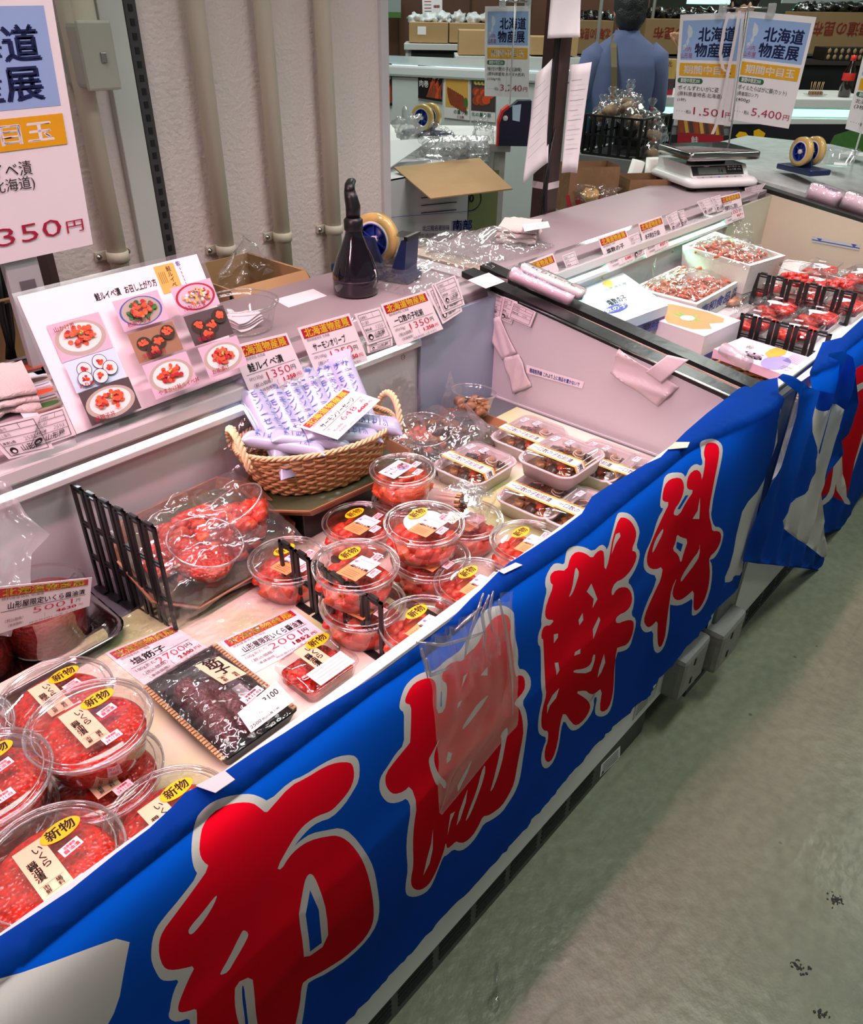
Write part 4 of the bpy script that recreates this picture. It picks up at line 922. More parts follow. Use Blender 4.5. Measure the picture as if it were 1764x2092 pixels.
# --- white trays with clear lids
def loft_tray(t, hx, hy, h, m):
    MB().rloft([(hx * .84, hy * .82, .018, .0005), (hx * .92, hy * .91, .022, h * .85), (hx * .985, hy * .98, .026, h * .87), (hx, hy, .028, h * .93), (hx * .99, hy * .985, .027, h), (hx * .93, hy * .92, .022, h * .97), (hx * .90, hy * .89, .021, h * .85), (hx * .82, hy * .80, .017, .003)], m).build('tray', t)
def tray_lid(t, hx, hy, h):
    MB().rloft([(hx * .985, hy * .98, .026, h * 1.005), (hx * .93, hy * .92, .023, h * 1.02), (hx * .89, hy * .88, .021, h * 1.0), (hx * .86, hy * .85, .020, h * 1.28), (hx * .80, hy * .79, .018, h * 1.34)], PET, cap0=False, cap1=True).build('lid', t)
HX, HY, HT = .074, .064, .036
def mtray():
    t = thing('food_tray', '', 'food tray', (0, 0, ZM), 0, 'white trays of pickled herring roe with banded labels')
    loft_tray(t, HX, HY, HT, WTRAY); tray_lid(t, HX, HY, HT)
    r = random.Random(8); b = MB()
    for i in range(40):
        x, y = r.uniform(-.052, .048), r.uniform(-.042, .030); s = r.uniform(.009, .019)
        b.blob((x, y, .012 + r.uniform(0, .024) * (1 - abs(x) * 8)), (s, s * .75, s * .6), [MATSU, MATSU, OLIVE, KELP, SQUID, MATSU, KELP][r.randrange(7)], i + 3, .5, 2.4, 2)
    for i in range(14):
        x, y = r.uniform(-.045, .035), r.uniform(-.04, .02); a = r.uniform(0, 6); z = .036 + r.uniform(0, .006)
        b.tube([(x + .012 * k * math.cos(a + k * .5) * .5, y + .012 * k * math.sin(a + k * .5) * .5, z - .0015 * k) for k in range(5)], .0011, [KELP, SQUID, CREAM][i % 3], 5)
    b.rloft([(HX * .80, HY * .78, .017, .004), (HX * .84, HY * .82, .017, .018)], MATSU); b.build('pickled_roe', t)['kind'] = 'stuff'
    z = HT * 1.352; s = Sheet([V((-.008, .052, z)), V((-.008, -.056, z)), V((-.040, -.056, z)), V((-.040, .052, z))][0:0] or [V((-.012, .055, z)), V((-.012 + .001, -.055, z)), V((-.044, -.055, z)), V((-.044, .055, z))], OCHRE, .0002)
    s.rect(.0, .18, 1, .86, PAPER); s.txt('一口数の子松前漬', .06, .70, .52, INK, 'l', .02, .80); s.txt('北海道産松前漬け', .1, .14, .12, INK, 'l', .0, .6)
    s.mb.build('band_label', t)
    s = Sheet([V((-.0115, -.0555, z)), V((-.0115, -.066, z - .018)), V((-.044, -.066, z - .018)), V((-.044, -.0555, z))], OCHRE, .0002)
    q = [V((-.044, -.0555, z)), V((-.0115, -.0555, z)), V((-.0115, -.0615, HT * 1.02)), V((-.044, -.0615, HT * 1.02))]
    s = Sheet(q, OCHRE, .0002); s.rect(.14, .02, .86, .98, PAPER); s.txt('漬', .5, .86, .9, INK, 'c', .02, .5); s.mb.build('band_end', t)
    date_sticker(t, (.028, .036), z, -.1); date_sticker(t, (.034, .006), z, -.1)
    return t
MT = mtray(); ztop = HT * 1.3
mspots = [((1150, 920), 1, 0, 'pickled roe tray on top of the others, its whole label in view'),
 ((1084, 878), 0, 0, 'pickled roe tray at the back, closest to the end panel and bag of fish'),
 ((1228, 930), 0, .02, 'pickled roe tray under the top one, to its right'),
 ((972, 935), 0, 0, 'pickled roe tray beside the open tub of toothpicks'),
 ((1106, 998), 0, .03, 'pickled roe tray in front of the top one'),
 ((1322, 962), 0, .05, 'pickled roe tray near the cream tape, cut by the banner'),
 ((1205, 1036), 0, .04, 'pickled roe tray half hidden by the banner edge'),
 ((1158, 950), 0, 0, 'pickled roe tray right below the top one')]
for i, (p, lv, rz, lb) in enumerate(mspots):
    z0 = ZM + lv * (HT * 1.36); c = P(p[0], p[1], z0 + ztop)
    if i == 7: continue
    if i == 0: MT.location = (c.x, c.y, z0); MT['label'] = lb
    else: dup(MT, (c.x, c.y, z0), lb, rz)
# --- black roe tray and small clear roe tray
q = mp((300, 1414), (434, 1330), (610, 1470), (460, 1585)); cx = sum(q, V()) / 4
t = thing('salted_roe_tray', 'black patterned tray of dark red salted roe sacs with a 3100 yen tag', 'food tray', (cx.x, cx.y - .004, ZM))
hx, hy = .058, .094
MB().rloft([(hx * .9, hy * .93, .006, .0005), (hx, hy, .007, .020), (hx * 1.03, hy * 1.02, .008, .021), (hx * .97, hy * .98, .006, .018), (hx * .88, hy * .92, .006, .003)], BLACK, seg=3).build('tray', t)
b = MB()
for s in (-1, 1):
    for i in range(30):
        y = -hy * .95 + i * hy * 1.9 / 29
        b.box((s * hx * .985 - .0035, y, .0185), (s * hx * .985 + .0035, y + .0042, .0215), WICK if s > 0 else WICK)
b.build('gold_edge', t)['kind'] = 'stuff'
b = MB(); r = random.Random(5)
for k, (x0, w) in enumerate(((-.022, .020), (.006, .017))):
    def sac(u, v, x0=x0, w=w, k=k):
        a = u * PI; y = (.075 - .02 * k) - v * (.150 - .02 * k); f = math.sin(min(1, v * 6) * PI / 2) * math.sin(min(1, (1 - v) * 4) * PI / 2)
        return V((x0 + w * math.cos(a) * f + .004 * math.sin(v * 5), y, .004 + (.030 - .006 * k) * math.sin(a) * f * (1 + .12 * wr(u, v, k, 7))))
    b.grid(sac, 18, 34, SUJI)
b.build('roe_sacs', t)
MB().box((.022, -.075, .010), (.040, .01, .0125), mat('shaved_radish', (214, 196, 206), .4, var=.15)).blob((.034, -.06, .018), (.012, .02, .005), LEAF, 3).build('garnish', t)
MB().grid(lambda u, v: V((hx * 1.02 * (2 * u - 1), hy * 1.01 * (2 * v - 1), .024 + .020 * (math.sin(u * PI) * math.sin(v * PI)) ** .5 + .0012 * wr(u, v, 6, 4))), 18, 24, FILM).build('wrap', t)
zz = .0465; s = Sheet([V((.000, .052, zz)), V((.034, .044, zz - .001)), V((.040, -.012, zz - .001)), V((.006, -.006, zz))], PEACH, .0002)
s.txt('筋', .52, .33, .40, INK, 'c', .035).txt('子', .55, .66, .40, INK, 'c', .035)
s.line(.06, .74, .42, .74, .0006, INK).txt('市', .22, .85, .11, INK, 'c', .02).txt('場', .70, .85, .11, INK, 'c', .02).txt('鮮', .22, .955, .11, INK, 'c', .02).txt('料', .7, .955, .11, INK, 'c', .02); s.mb.build('product_label', t)
s = Sheet([V((-.012, -.062, .0465)), V((.058, -.052, .0450)), V((.056, -.092, .038)), V((-.016, -.094, .038))], PAPER, .0003)
s.txt('3100', .55, .42, .34, INK, 'l', .03, .34).txt('2500', .04, .9, .2, INK, 'l', .01, .24).txt('124g', .34, .6, .16, INK, 'l', .01).txt('税込価格 3148', .3, .9, .12, INK, 'l', .01); s.mb.build('weight_label', t)
s = Sheet(rot_quad((.020, -.050), .032, .013, .12, .0475), DATEW, .0002); s.txt('24.11.02', .5, .85, .4, HOTRED, 'c', .03, .8).txt('消費期限', .5, .42, .34, HOTRED, 'c', .02, .6); s.mb.build('date_sticker', t)
q = mp((550, 1385), (662, 1318), (758, 1362), (628, 1470)); cx = sum(q, V()) / 4
t = thing('roe_pack', 'small clear rectangular pack of salmon roe with a yellow sticker, by the divider', 'food tray', (cx.x, cx.y, ZM))
hx, hy = .050, .044
MB().rloft([(hx * .84, hy * .83, .012, .0005), (hx * .95, hy * .95, .015, .024), (hx, hy, .017, .026), (hx * .97, hy * .97, .016, .029), (hx * .90, hy * .90, .014, .027), (hx * .88, hy * .88, .014, .033)], PET, cap1=True).build('pack', t)
b = MB().rloft([(hx * .80, hy * .80, .010, .003), (hx * .84, hy * .84, .012, .014)], ROE)
r = random.Random(6)
for i in range(22): b.blob((r.uniform(-.036, .036), r.uniform(-.030, .030), .014), (.012, .010, .008), ROE, i, .2)
b.build('salmon_roe', t)['kind'] = 'stuff'
z = .0338; s = Sheet([V((-.013, .036, z)), V((.016, .036, z)), V((.016, -.040, z)), V((-.013, -.040, z))], PEACH, .0002)
for i, ch in enumerate('いくら'): s.txt(ch, .70, .20 + i * .15, .16, INK, 'c', .02)
for i, ch in enumerate('醤油漬'): s.txt(ch, .30, .36 + i * .135, .15, INK, 'c', .03)
s.mb.build('product_label', t); sticker_new(t, (.026, .028), z + .0004)
s = Sheet([V((-.030, -.012, z + .0006)), V((.034, -.012, z + .0006)), V((.034, -.043, z + .0006)), V((-.030, -.043, z + .0006))], PAPER, .0002)
for i in range(4): s.line(.05, .2 + i * .2, .95, .2 + i * .2, .0005, GREYINK)
s.mb.build('store_label', t)
# --- black plastic dividers
def divider(name, label, p0, ang, n, hgt, group, rows=2, tilt=0, L=.039, w=.0022):
    t = thing(name, label, 'divider', p0, ang, group); t.rotation_euler = (0, tilt, ang)
    b = MB()
    rung = [0] + [hgt * (i + 1) / rows for i in range(rows - 1)] + [hgt]
    for i in range(n):
        y0, y1 = -i * L, -(i + 1) * L + .004
        for y in ((y0, y0 - w * 3.2), (y1, y1 + w * 3.2)):
            b.box((-w, min(y), 0), (w, max(y), hgt), BLACK, .0008)
        for z in rung:
            b.box((-w * .8, y1, z - .0065), (w * .8, y0, z - .0035), BLACK); b.box((-w * .8, y1, z), (w * .8, y0, z + .003), BLACK)
            b.box((-w * .8, y0 - .006, z - .0065), (w * .8, y0, z + .003), BLACK); b.box((-w * .8, y1, z - .0065), (w * .8, y1 + .006, z + .003), BLACK)
        b.box((-w * 1.3, (y0 + y1) / 2 - .009, hgt + .002), (w * 1.3, (y0 + y1) / 2 + .009, hgt + .0065), BLACK, .001)
        b.box((-.010, y1 + .001, -.001), (w, y0 - .001, .002), BLACK)
    b.build('lattice', t)
    return t
divider('case_divider', 'black lattice divider beside the salmon tubs, its foot by the 2001 yen card', (.592, .842, ZM), 0, 6, .104, 'black lattice dividers')
a_ = P(165, 1168, ZD); b_ = P(330, 1262, ZD)
a_ = V((.398, 1.088, ZD)); b_ = V((.421, .885, ZD)); dv = b_ - a_
divider('case_divider', 'tall black lattice divider at the left, in front of the bagged salmon sample', (a_.x, a_.y, ZD + .001), math.atan2(dv.x, -dv.y), 6, .192, 'black lattice dividers', 3, 0, .034)
o = MB().box((.70, .60, ZM), (.712, .85, ZM + .012), BLACK, .002).build('divider_rail'); tag(o, 'black rail lying on the mat between the salmon tubs', 'rail')
# --- octagon trays with bagged samples
def octo(cx, cy, hx, hy, z, name, label, M1=TRAYBR, M2=TRAYGR, rz=0):
    t = thing(name, label, 'tray', (cx, cy, z), rz, 'brown lacquer trays'); c = .05
    def ring(a, zz): return [V((x * a, y * a, zz)) for x, y in ((hx, -hy + c), (hx, hy - c), (hx - c, hy), (-hx + c, hy), (-hx, hy - c), (-hx, -hy + c), (-hx + c, -hy), (hx - c, -hy))]
    b = MB(); rings = [ring(.90, .0005), ring(1.0, .016), ring(1.0, .019), ring(.975, .019), ring(.89, .004)]; vs = sum(rings, []); fs = []
    for j in range(4):
        for k in range(8): fs.append((j * 8 + k, j * 8 + (k + 1) % 8, j * 8 + 8 + (k + 1) % 8, j * 8 + 8 + k))
    fs.append(tuple(range(8))[::-1]); b.add(vs, fs, M1); b.build('tray', t)
    MB().add([v + V((0, 0, .0008)) for v in ring(.885, .004)], [tuple(range(8))], M2).build('inlay', t)
    return t
cb = P(612, 975, .71)
octo(.825, .985, .165, .095, ZM + .062, 'lacquer_tray', 'brown octagonal tray under the wicker basket', rz=-.08)
stand = MB().box((.71, .93, ZM), (.95, 1.06, ZM + .0615), BLACK, .004).build('display_riser'); tag(stand, 'black riser under the tray of the wicker basket', 'riser')
stand = MB().box((.455, 1.02, ZD), (.64, 1.088, ZD + .075), mat('dark_riser', (70, 52, 60), .35), .004).build('display_riser'); tag(stand, 'low plastic riser under the bagged salmon sample', 'riser')
octo(.552, .990, .145, .104, ZD + .050, 'lacquer_tray', 'brown octagonal tray carrying the bagged salmon sample', TRAYBR, TRAYGR, .03).rotation_euler = (.40, 0, .03)
zt = ZD + .056
t = thing('bagged_salmon', 'big clear bag with a heap of orange marinated salmon behind the divider', 'bagged food', (.550, .988, zt)); t.rotation_euler = (.40, 0, .03)
b = MB(); r = random.Random(11)
for i in range(230):
    a = r.uniform(0, 2 * PI); q = math.sqrt(r.random()); x, y = .104 * q * math.cos(a), .062 * q * math.sin(a)
    b.blob((x, y, .008 + .042 * (1 - q * q) * r.random()), (.013, .008, .007), [SALM, SALM, SALM2][i % 3], i, .35, 1.7, 2)
b.build('salmon_pieces', t)['kind'] = 'stuff'
def bagfn(hx, hy, h, seed, peak=.05):
    def fn(u, v):
        x, y = 2 * u - 1, 2 * v - 1; e = max(0, 1 - max(abs(x), abs(y)) ** 3)
        z = h * e ** .5 * (.8 + .5 * wr(u, v, seed, 3.3)) + peak * max(0, wr(u, v, seed + 5, 2.5)) * e + .008 * abs(wr(u, v, seed + 9, 9))
        return V((hx * x * (1 + .08 * wr(u, v, seed + 2, 4)), hy * y * (1 + .08 * wr(u, v, seed + 3, 4)), z))
    return fn
MB().grid(bagfn(.140, .104, .066, 3), 40, 34, BAGF).build('bag', t)
def fin(t, pts, name, m=BAGF):
    b = MB(); pts = [V(p) for p in pts]
    b.add(pts, [(0, i, i + 1) for i in range(1, len(pts) - 1)], m); return b.build(name, t)
fin(t, [(-.12, .03, .03), (-.085, -.02, .05), (-.05, .0, .09), (-.085, .03, .115)], 'bag_corner'); fin(t, [(.0, -.09, .02), (.05, -.05, .06), (.02, .0, .105), (-.03, -.03, .06)], 'bag_corner')
sample('sample_tub', 'tilted open tub of chopped salmon on the bagged sample, by the basket', (500, 1026), zt + .012, .056, .050, SALM, 21, (math.radians(-16), math.radians(-20), 0))
sample('sample_tub', 'tilted open tub with a bed of orange roe on the bagged sample', (405, 1100), zt + .004, .058, .050, ROE, 22, (math.radians(14), math.radians(6), 0), roe=True)
# fish sample at the back
octo(1.17, .995, .155, .10, ZD, 'lacquer_tray', 'brown octagonal tray under the bag of brown fish', rz=-.03)
t = thing('bagged_fish', 'clear bag of brown pickled fish and herring roe behind the basket', 'bagged food', (1.12, 1.0, ZD + .006))
b = MB(); r = random.Random(13)
for i in range(60):
    a = r.uniform(0, 2 * PI); q = math.sqrt(r.random()); x, y = .10 * q * math.cos(a), .062 * q * math.sin(a)
    b.blob((x, y, .010 + .05 * (1 - q * q) * r.random()), (.026, .013, .011), [MATSU, KELP, MATSU, TRAYBR][i % 4], i, .35, 1.8, 2, Matrix.Rotation(r.uniform(-.5, .5), 4, 'Z'))
b.build('pickled_fish', t)['kind'] = 'stuff'
MB().grid(bagfn(.15, .092, .07, 17, .06), 40, 34, BAGF).build('bag', t)
fin(t, [(-.02, .085, .02), (.08, .085, .05), (.03, .09, .15), (-.06, .088, .145)], 'bag_corner'); fin(t, [(.10, .06, .03), (.17, .05, .02), (.15, .07, .12)], 'bag_corner')
fin(t, [(.08, -.08, .03), (.16, -.05, .01), (.13, .02, .07)], 'bag_corner')
sample('sample_tub', 'open tub of brown pickled roe in front of the bag of fish', (965, 800), ZD + .03, .052, .050, MATSU, 31, (0, math.radians(8), 0), [MATSU, TRAYBR, KELP])
sample('sample_tub', 'open tub of orange salmon between the basket and the white trays', (864, 872), ZD + .016, .062, .052, SALM, 32, (math.radians(6), math.radians(-6), 0), [OLIVE, SALM2])
MB_ = MB().grid(lambda u, v: V((1.02 + .24 * u, .885 + .13 * v, ZM + .012 + .04 * v + .02 * wr(u, v, 8, 4))), 24, 18, FILM).build('plastic_sheet'); tag(MB_, 'clear film spread under the two open tubs by the white trays', 'plastic sheet')
# --- wicker basket
BX, BY, BR_ = .812, .998, -.30; BZ = ZM + .068
t = thing('wicker_basket', 'oval wicker basket with twisted handles, full of salmon sausages', 'basket', (BX, BY, BZ), BR_)
hx, hy, hb = .152, .086, .086
b = MB(); N = 150
for j in range(13):
    f = j / 12; s = .70 + .30 * f ** .75; pts = []
    for k in range(N):
        a = 2 * PI * k / N; w = .0022 * math.sin(a * 22 + (j % 2) * PI)
        pts.append(((hx * s + w) * math.cos(a), (hy * s + w) * math.sin(a), .004 + hb * f + .001 * math.sin(k * 1.7 + j)))
    b.tube(pts, .0030, WICK, 5, True)
for k in range(44):
    a = 2 * PI * k / 44; b.tube([(hx * (.70 + .30 * (q / 6) ** .75) * math.cos(a), hy * (.70 + .30 * (q / 6) ** .75) * math.sin(a), .003 + hb * q / 6) for q in range(7)], .0021, WICKP, 5)
b.lathe([(.001, .004), (.70, .004)], WICK, 40, sx=hx, sy=hy); b.build('body', t)
b = MB()
for s in range(3):
    pts = []
    for k in range(200):
        a = 2 * PI * k / 200; q = a * 26 + s * 2.094
        pts.append(((hx + .003 * math.cos(q)) * math.cos(a), (hy + .003 * math.cos(q)) * math.sin(a), hb + .007 + .003 * math.sin(q)))
    b.tube(pts, .0026, WICKP, 5, True)
b.build('rim', t)
for s in (-1, 1):
    b = MB()
    for q in range(3):
        pts = []
        for k in range(60):
            a = PI * k / 59; y = .046 * math.cos(a); z = hb - .012 + .058 * math.sin(a); o_ = k * .55 + q * 2.094
            pts.append((s * (hx * .96 + .008 * math.sin(a)) + .0035 * math.cos(o_), y, z + .0035 * math.sin(o_)))
        b.tube(pts, .0036, WICKP, 6)
    b.build('handle', t)
# sausages in printed film
SF = mat('sausage_wrap', (176, 184, 210), .25, var=.05, coat=.3)
SF2 = mat('sausage_casing', (206, 178, 178), .3, var=.12)
PRB = mat('sausage_print', (74, 100, 176), .4)
def pack():
    t = thing('sausage_pack', '', 'sausage pack', (0, 0, 0), 0, 'wrapped salmon sausages in the basket')
    def body(u, v):
        y = .085 * (2 * v - 1); e = min(1, (1 - abs(2 * v - 1)) * 5) ** .6; a = 2 * PI * u
        return V((.020 * math.cos(a) * (1 + .25 * (1 - e)), y, .013 * math.sin(a) * (.12 + .88 * e)))
    MB().grid(body, 18, 22, SF).build('wrapper', t)
    s = Sheet([V((-.019, .062, .0125)), V((.019, .062, .0125)), V((.019, -.062, .0125)), V((-.019, -.062, .0125))], None, bend=lambda u, v: V((0, 0, .0022 - .012 * (2 * u - 1) ** 2)))
    for c_, u in enumerate((.24, .64)):
        for i, ch in enumerate('サーモンソーセージ'): s.txt(ch, u + .02 * (i % 2), .10 + i * .10, .105, PRB, 'c', .01)
    s.txt('salmon', .45, .06, .09, PRB, 'c', 0, .5)
    s.mb.build('print', t); return t
SP = pack(); r = random.Random(7); n = 0
packs = [(-.088, .030, .100, .30, -.4, .25), (-.085, .012, .088, .25, -.42, .15), (-.050, .030, .092, .15, -.35, .05), (-.014, .044, .098, .05, -.42, -.05), (.024, .054, .100, -.05, -.45, -.1), (.060, .056, .098, -.12, -.45, -.1), (.094, .044, .09, -.2, -.4, -.2),
         (-.076, -.042, .072, 1.1, -.05, .2), (-.030, -.050, .070, 1.35, .0, .1), (.030, -.052, .070, 1.45, 0, -.1), (.080, -.034, .074, 1.2, 0, -.2)]
names = ['first from the left, standing at the handle', 'second from the left', 'third from the left', 'fourth from the left, under the price card corner', 'fifth from the left', 'sixth from the left', 'last at the right handle', 'lying at the front left rim', 'lying at the front under a slip', 'lying at the front under the 648 yen card', 'lying at the front right rim']
Mt = Matrix.Translation((BX, BY, BZ)) @ Matrix.Rotation(BR_, 4, 'Z')
for i, (x, y, z, rz, rx, ry) in enumerate(packs):
    p = Mt @ V((x, y * .85, z + (.022 if i < 7 else .030) + (.014 if i in (0, 6) else 0))); lb = 'salmon sausage pack in the basket, ' + names[i]
    o = SP if i == 0 else dup(SP, p, lb)
    o.location = p; o['label'] = lb; o.rotation_euler = (rx + 1.05 if i < 7 else rx + .25, ry, rz + BR_); o.scale = (1.25, 1.15, 1.2) if i < 7 else (1.1, .85, 1.1)
o = MB(Mt).grid(lambda u, v: V((-.165 + .30 * u, .005 + .075 * v, .095 + .075 * v + .02 * wr(u, v, 2, 4) - .05 * (2 * u - 1) ** 2)), 26, 18, FILM).build('plastic_sheet'); tag(o, 'clear film standing up behind the sausages in the basket', 'plastic sheet')
q = [Mt @ V(v) for v in ((.012, .066, .146), (.118, .036, .140), (.128, -.046, .108), (.020, -.028, .112))]
zc = BZ + .128
q = [at(611, 872, z=zc + .004), at(702, 792, z=zc + .034), None, at(690, 898, z=zc - .012)]; q[2] = q[1] + q[3] - q[0]
price_card(q, 'サーモンソーセージ', '648', '600', '3本', 'price card for 648 yen lying on the sausages in the basket', None, wide=.72)
slip([at(577, 858, z=zc - .012), at(634, 868, z=zc - .012), at(604, 910, z=zc - .03), at(545, 892, z=zc - .028)], 'store slip lying on the sausages in the basket', None, '')
# --- tall menu board and leaflets at the left of the shelf
MNU = ((0, 1.092, .9465), (0, 1, -.5))
q = quad_plane([(35, 606), (402, 519), (497, 760), (157, 887)], *MNU)
s = Sheet(q, CARD, .0012); wq = s.w; hq = s.h
t = thing('menu_board', 'laminated sheet of nine bowl and roll pictures leaning on the shelf edge', 'menu sheet', sum(q, V()) / 4)
inv = Matrix.Translation(-t.location)
s.txt('鮭ルイベ漬', .355, .155, .062, INK, 'l', .04, .14).txt('お召し上がり方', .52, .155, .062, INK, 'l', .03, .185)
s.rect(.72, .02, .84, .235, OCHRE)
for i, ch in enumerate('鮭ルイベ漬'): s.txt(ch, .80, .075 + i * .042, .045, INK, 'c', .02)
for i in range(4): s.line(.735 + i * .011, .07, .735 + i * .011, .16, .0006, INK)
s.txt('佐', .865, .05, .04, BLUEINK, 'c', .02)
for i in range(5): s.line(.865, .07 + i * .03, .868, .09 + i * .03, .001, INK)
rr = random.Random(3)
def pic(u0, v0, u1, v1, bg, kind, cap):
    s.rect(u0, v0, u1, v1, bg); cu, cv = (u0 + u1) / 2, (v0 + v1) / 2; W = (u1 - u0) * wq / hq; H = v1 - v0
    def clump(cu, cv, ru, rv, ms, n, sz):
        for i in range(n):
            a = rr.uniform(0, 6.28); q = math.sqrt(rr.random()); s.ell(cu + ru * q * math.cos(a) * hq / wq, cv + rv * q * math.sin(a), sz * rr.uniform(.7, 1.3), sz * rr.uniform(.6, 1.1), ms[rr.randrange(len(ms))], 9)
    if kind == 'bowl':
        s.ell(cu, cv + .02 * H, W * .48, H * .46, CERAM).ell(cu, cv, W * .40, H * .37, RICE); clump(cu, cv - .01, W * .27, H * .24, [ORANGE, RED, ORANGE, SALM2], 46, H * .07); clump(cu, cv - .03, W * .06, H * .06, [LEAF, FRUITY], 6, H * .03)
    if kind == 'green':
        s.ell(cu, cv, W * .46, H * .46, BLUEINK).ell(cu, cv, W * .42, H * .43, CERAM); clump(cu, cv, W * .3, H * .32, [LEAF, LEAF, SIGNGREEN], 34, H * .07); clump(cu, cv - .01, W * .25, H * .23, [ORANGE, RED, SALM2], 34, H * .075)
    if kind == 'pasta':
        s.ell(cu, cv, W * .48, H * .48, CRIMSON).ell(cu, cv, W * .42, H * .42, PHOTOP); clump(cu, cv, W * .34, H * .32, [FRUITY, FRUITY, RICE, ORANGE, FRUITY], 60, H * .06); clump(cu, cv - .04, W * .08, H * .08, [KELP], 8, H * .025)
    if kind == 'roll':
        for a, b2 in ((-.2, -.12), (.12, -.22), (.26, .06), (-.26, .16), (.02, .22)): s.ell(cu + a * (u1 - u0), cv + b2 * H, H * .25, H * .24, NAVY).ell(cu + a * (u1 - u0), cv + b2 * H, H * .23, H * .22, RICE); clump(cu + a * (u1 - u0), cv + b2 * H, H * .09, H * .09, [ORANGE, SALM, CRIMSON], 9, H * .05)
    if kind == 'temaki':
        for a, b2 in ((-.25, -.05), (.05, .02), (.3, -.2), (-.12, .25)): s.ell(cu + a * (u1 - u0), cv + b2 * H, H * .27, H * .24, KELP); clump(cu + a * (u1 - u0), cv + b2 * H - .01, H * .16, H * .11, [ORANGE, SALM2], 14, H * .06)
    s.txt(cap, u0 + .02, v1 - .02 if kind != 'bowl' or v0 > .5 else v0 + .06, .04, CRIMSON, 'l', .02)
pic(.07, .235, .34, .505, PHOTOP, 'bowl', '山かけ風'); pic(.07, .51, .34, .735, PALEBL, 'roll', 'のり巻'); pic(.07, .74, .34, .985, PHOTOD, 'bowl', '鮭親子丼')
pic(.405, .20, .665, .43, PHOTOP, 'green', '和風サラダ'); pic(.405, .455, .665, .68, PHOTOB, 'temaki', '手巻き寿司'); pic(.405, .70, .665, .965, PHOTOP, 'bowl', 'やまかけ鮭ルイベ丼')
pic(.705, .225, .955, .44, PHOTOP, 'pasta', '冷製パスタ'); pic(.705, .455, .955, .69, PHOTOD, 'temaki', '軍艦巻き'); pic(.705, .71, .955, .955, PHOTOP, 'bowl', 'お茶漬け')
s.mb.M = inv; m2 = MB(inv)
for v, in zip(s.mb.v): pass
s.mb.v = [inv @ v for v in s.mb.v]; s.mb.M = None; s.mb.build('sheet', t)
q2 = quad_plane([(24, 600), (408, 508), (507, 766), (157, 905)], (0, 1.0935, .9465), (0, 1, -.5)); m2.M = None
lm = Sheet([v - t.location for v in q2], LAMIN, .0006); lm.mb.build('laminate', t)
# ---------------------------------------------------------------- on the shelf of the nearer case
ZT = .9525
def Sh(x, y): return at(x, y, z=ZT)
c = Sh(517, 676)
t = thing('slip_tub', 'open clear round tub holding folded pink slips, beside the menu board', 'tub', (c.x, c.y + .03, ZT))
MB().lathe([(.001, .0012), (.056, .001), (.059, .004), (.069, .046), (.072, .048), (.0745, .051), (.0735, .055), (.071, .055)], PET, 48).tube([(.074 * math.cos(2 * PI * k / 56), .074 * math.sin(2 * PI * k / 56), .055) for k in range(56)], .0017, RIM, 6, True).tube([(.069 * math.cos(2 * PI * k / 56), .069 * math.sin(2 * PI * k / 56), .046) for k in range(56)], .0010, RIM, 6, True).tube([(.057 * math.cos(2 * PI * k / 56), .057 * math.sin(2 * PI * k / 56), .003) for k in range(56)], .0010, RIM, 6, True).build('tub', t)
r = random.Random(6)
for i in range(4):
    o = Sheet([V((c.x - .035 + r.uniform(-.006, .006), c.y + .055 + r.uniform(-.006, .006), ZT + .008 + i * .005)), V((c.x + .030 + r.uniform(-.006, .006), c.y + .058, ZT + .010 + i * .005)), V((c.x + .034, c.y + .010 + r.uniform(-.006, .006), ZT + .009 + i * .005)), V((c.x - .030, c.y + .004 + r.uniform(-.006, .006), ZT + .006 + i * .005))], SLIP, .0012, bend=lambda u, v: V((0, 0, .003 * math.sin(u * 5 + v * 3)))).mb.build('paper_slip')
    tag(o, ('topmost', 'second', 'third', 'lowest')[3 - i] + ' pink slip inside the open round tub on the shelf', 'slip', 'slips in the tub on the shelf')
c = Sh(728, 598)
t = thing('spray_bottle', 'dark purple spray bottle with a black trigger head standing on the shelf', 'spray bottle', (c.x, c.y, ZT), math.radians(-62))
t.scale = (1.12, 1.12, .83)
R = .0455
MB().lathe([(.001, .001), (R * .9, .001), (R * .98, .004), (R, .012), (R, .055), (R * .97, .062), (R * .80, .095), (R * .55, .130), (R * .40, .152), (R * .36, .162), (R * .33, .172)], NOIR, 40).build('bottle', t)
MB().lathe([(R * .985, .0405), (R * 1.006, .0410), (R * 1.006, .0440), (R * .985, .0445)], mat('bottle_line', (60, 40, 66), .2), 40).build('fill_line', t)
MB().lathe([(.0175, .166), (.0185, .168), (.0185, .192), (.016, .196), (.011, .200)], BLACK, 24).build('collar', t)
b = MB().tube([(0, 0, .195), (0, .002, .225), (-.004, .004, .245), (-.006, .003, .262)], [.014, .0145, .013, .011], BLACK, 12)
b.tube([(-.006, .003, .255), (-.010, .016, .272), (-.012, .030, .277), (-.013, .040, .276)], [.011, .010, .009, .008], BLACK, 10); b.build('spray_head', t)
MB().tube([(-.003, .010, .245), (-.006, .030, .238), (-.006, .038, .222), (-.005, .036, .205)], [.005, .0045, .004, .003], BLACK, 8).build('trigger', t)
s = Sheet([V((.030, -.026, .070)), V((.044, -.004, .070)), V((.046, -.005, .050)), V((.035, -.028, .050))], PAPER, .0004); s.mb.build('label', t)
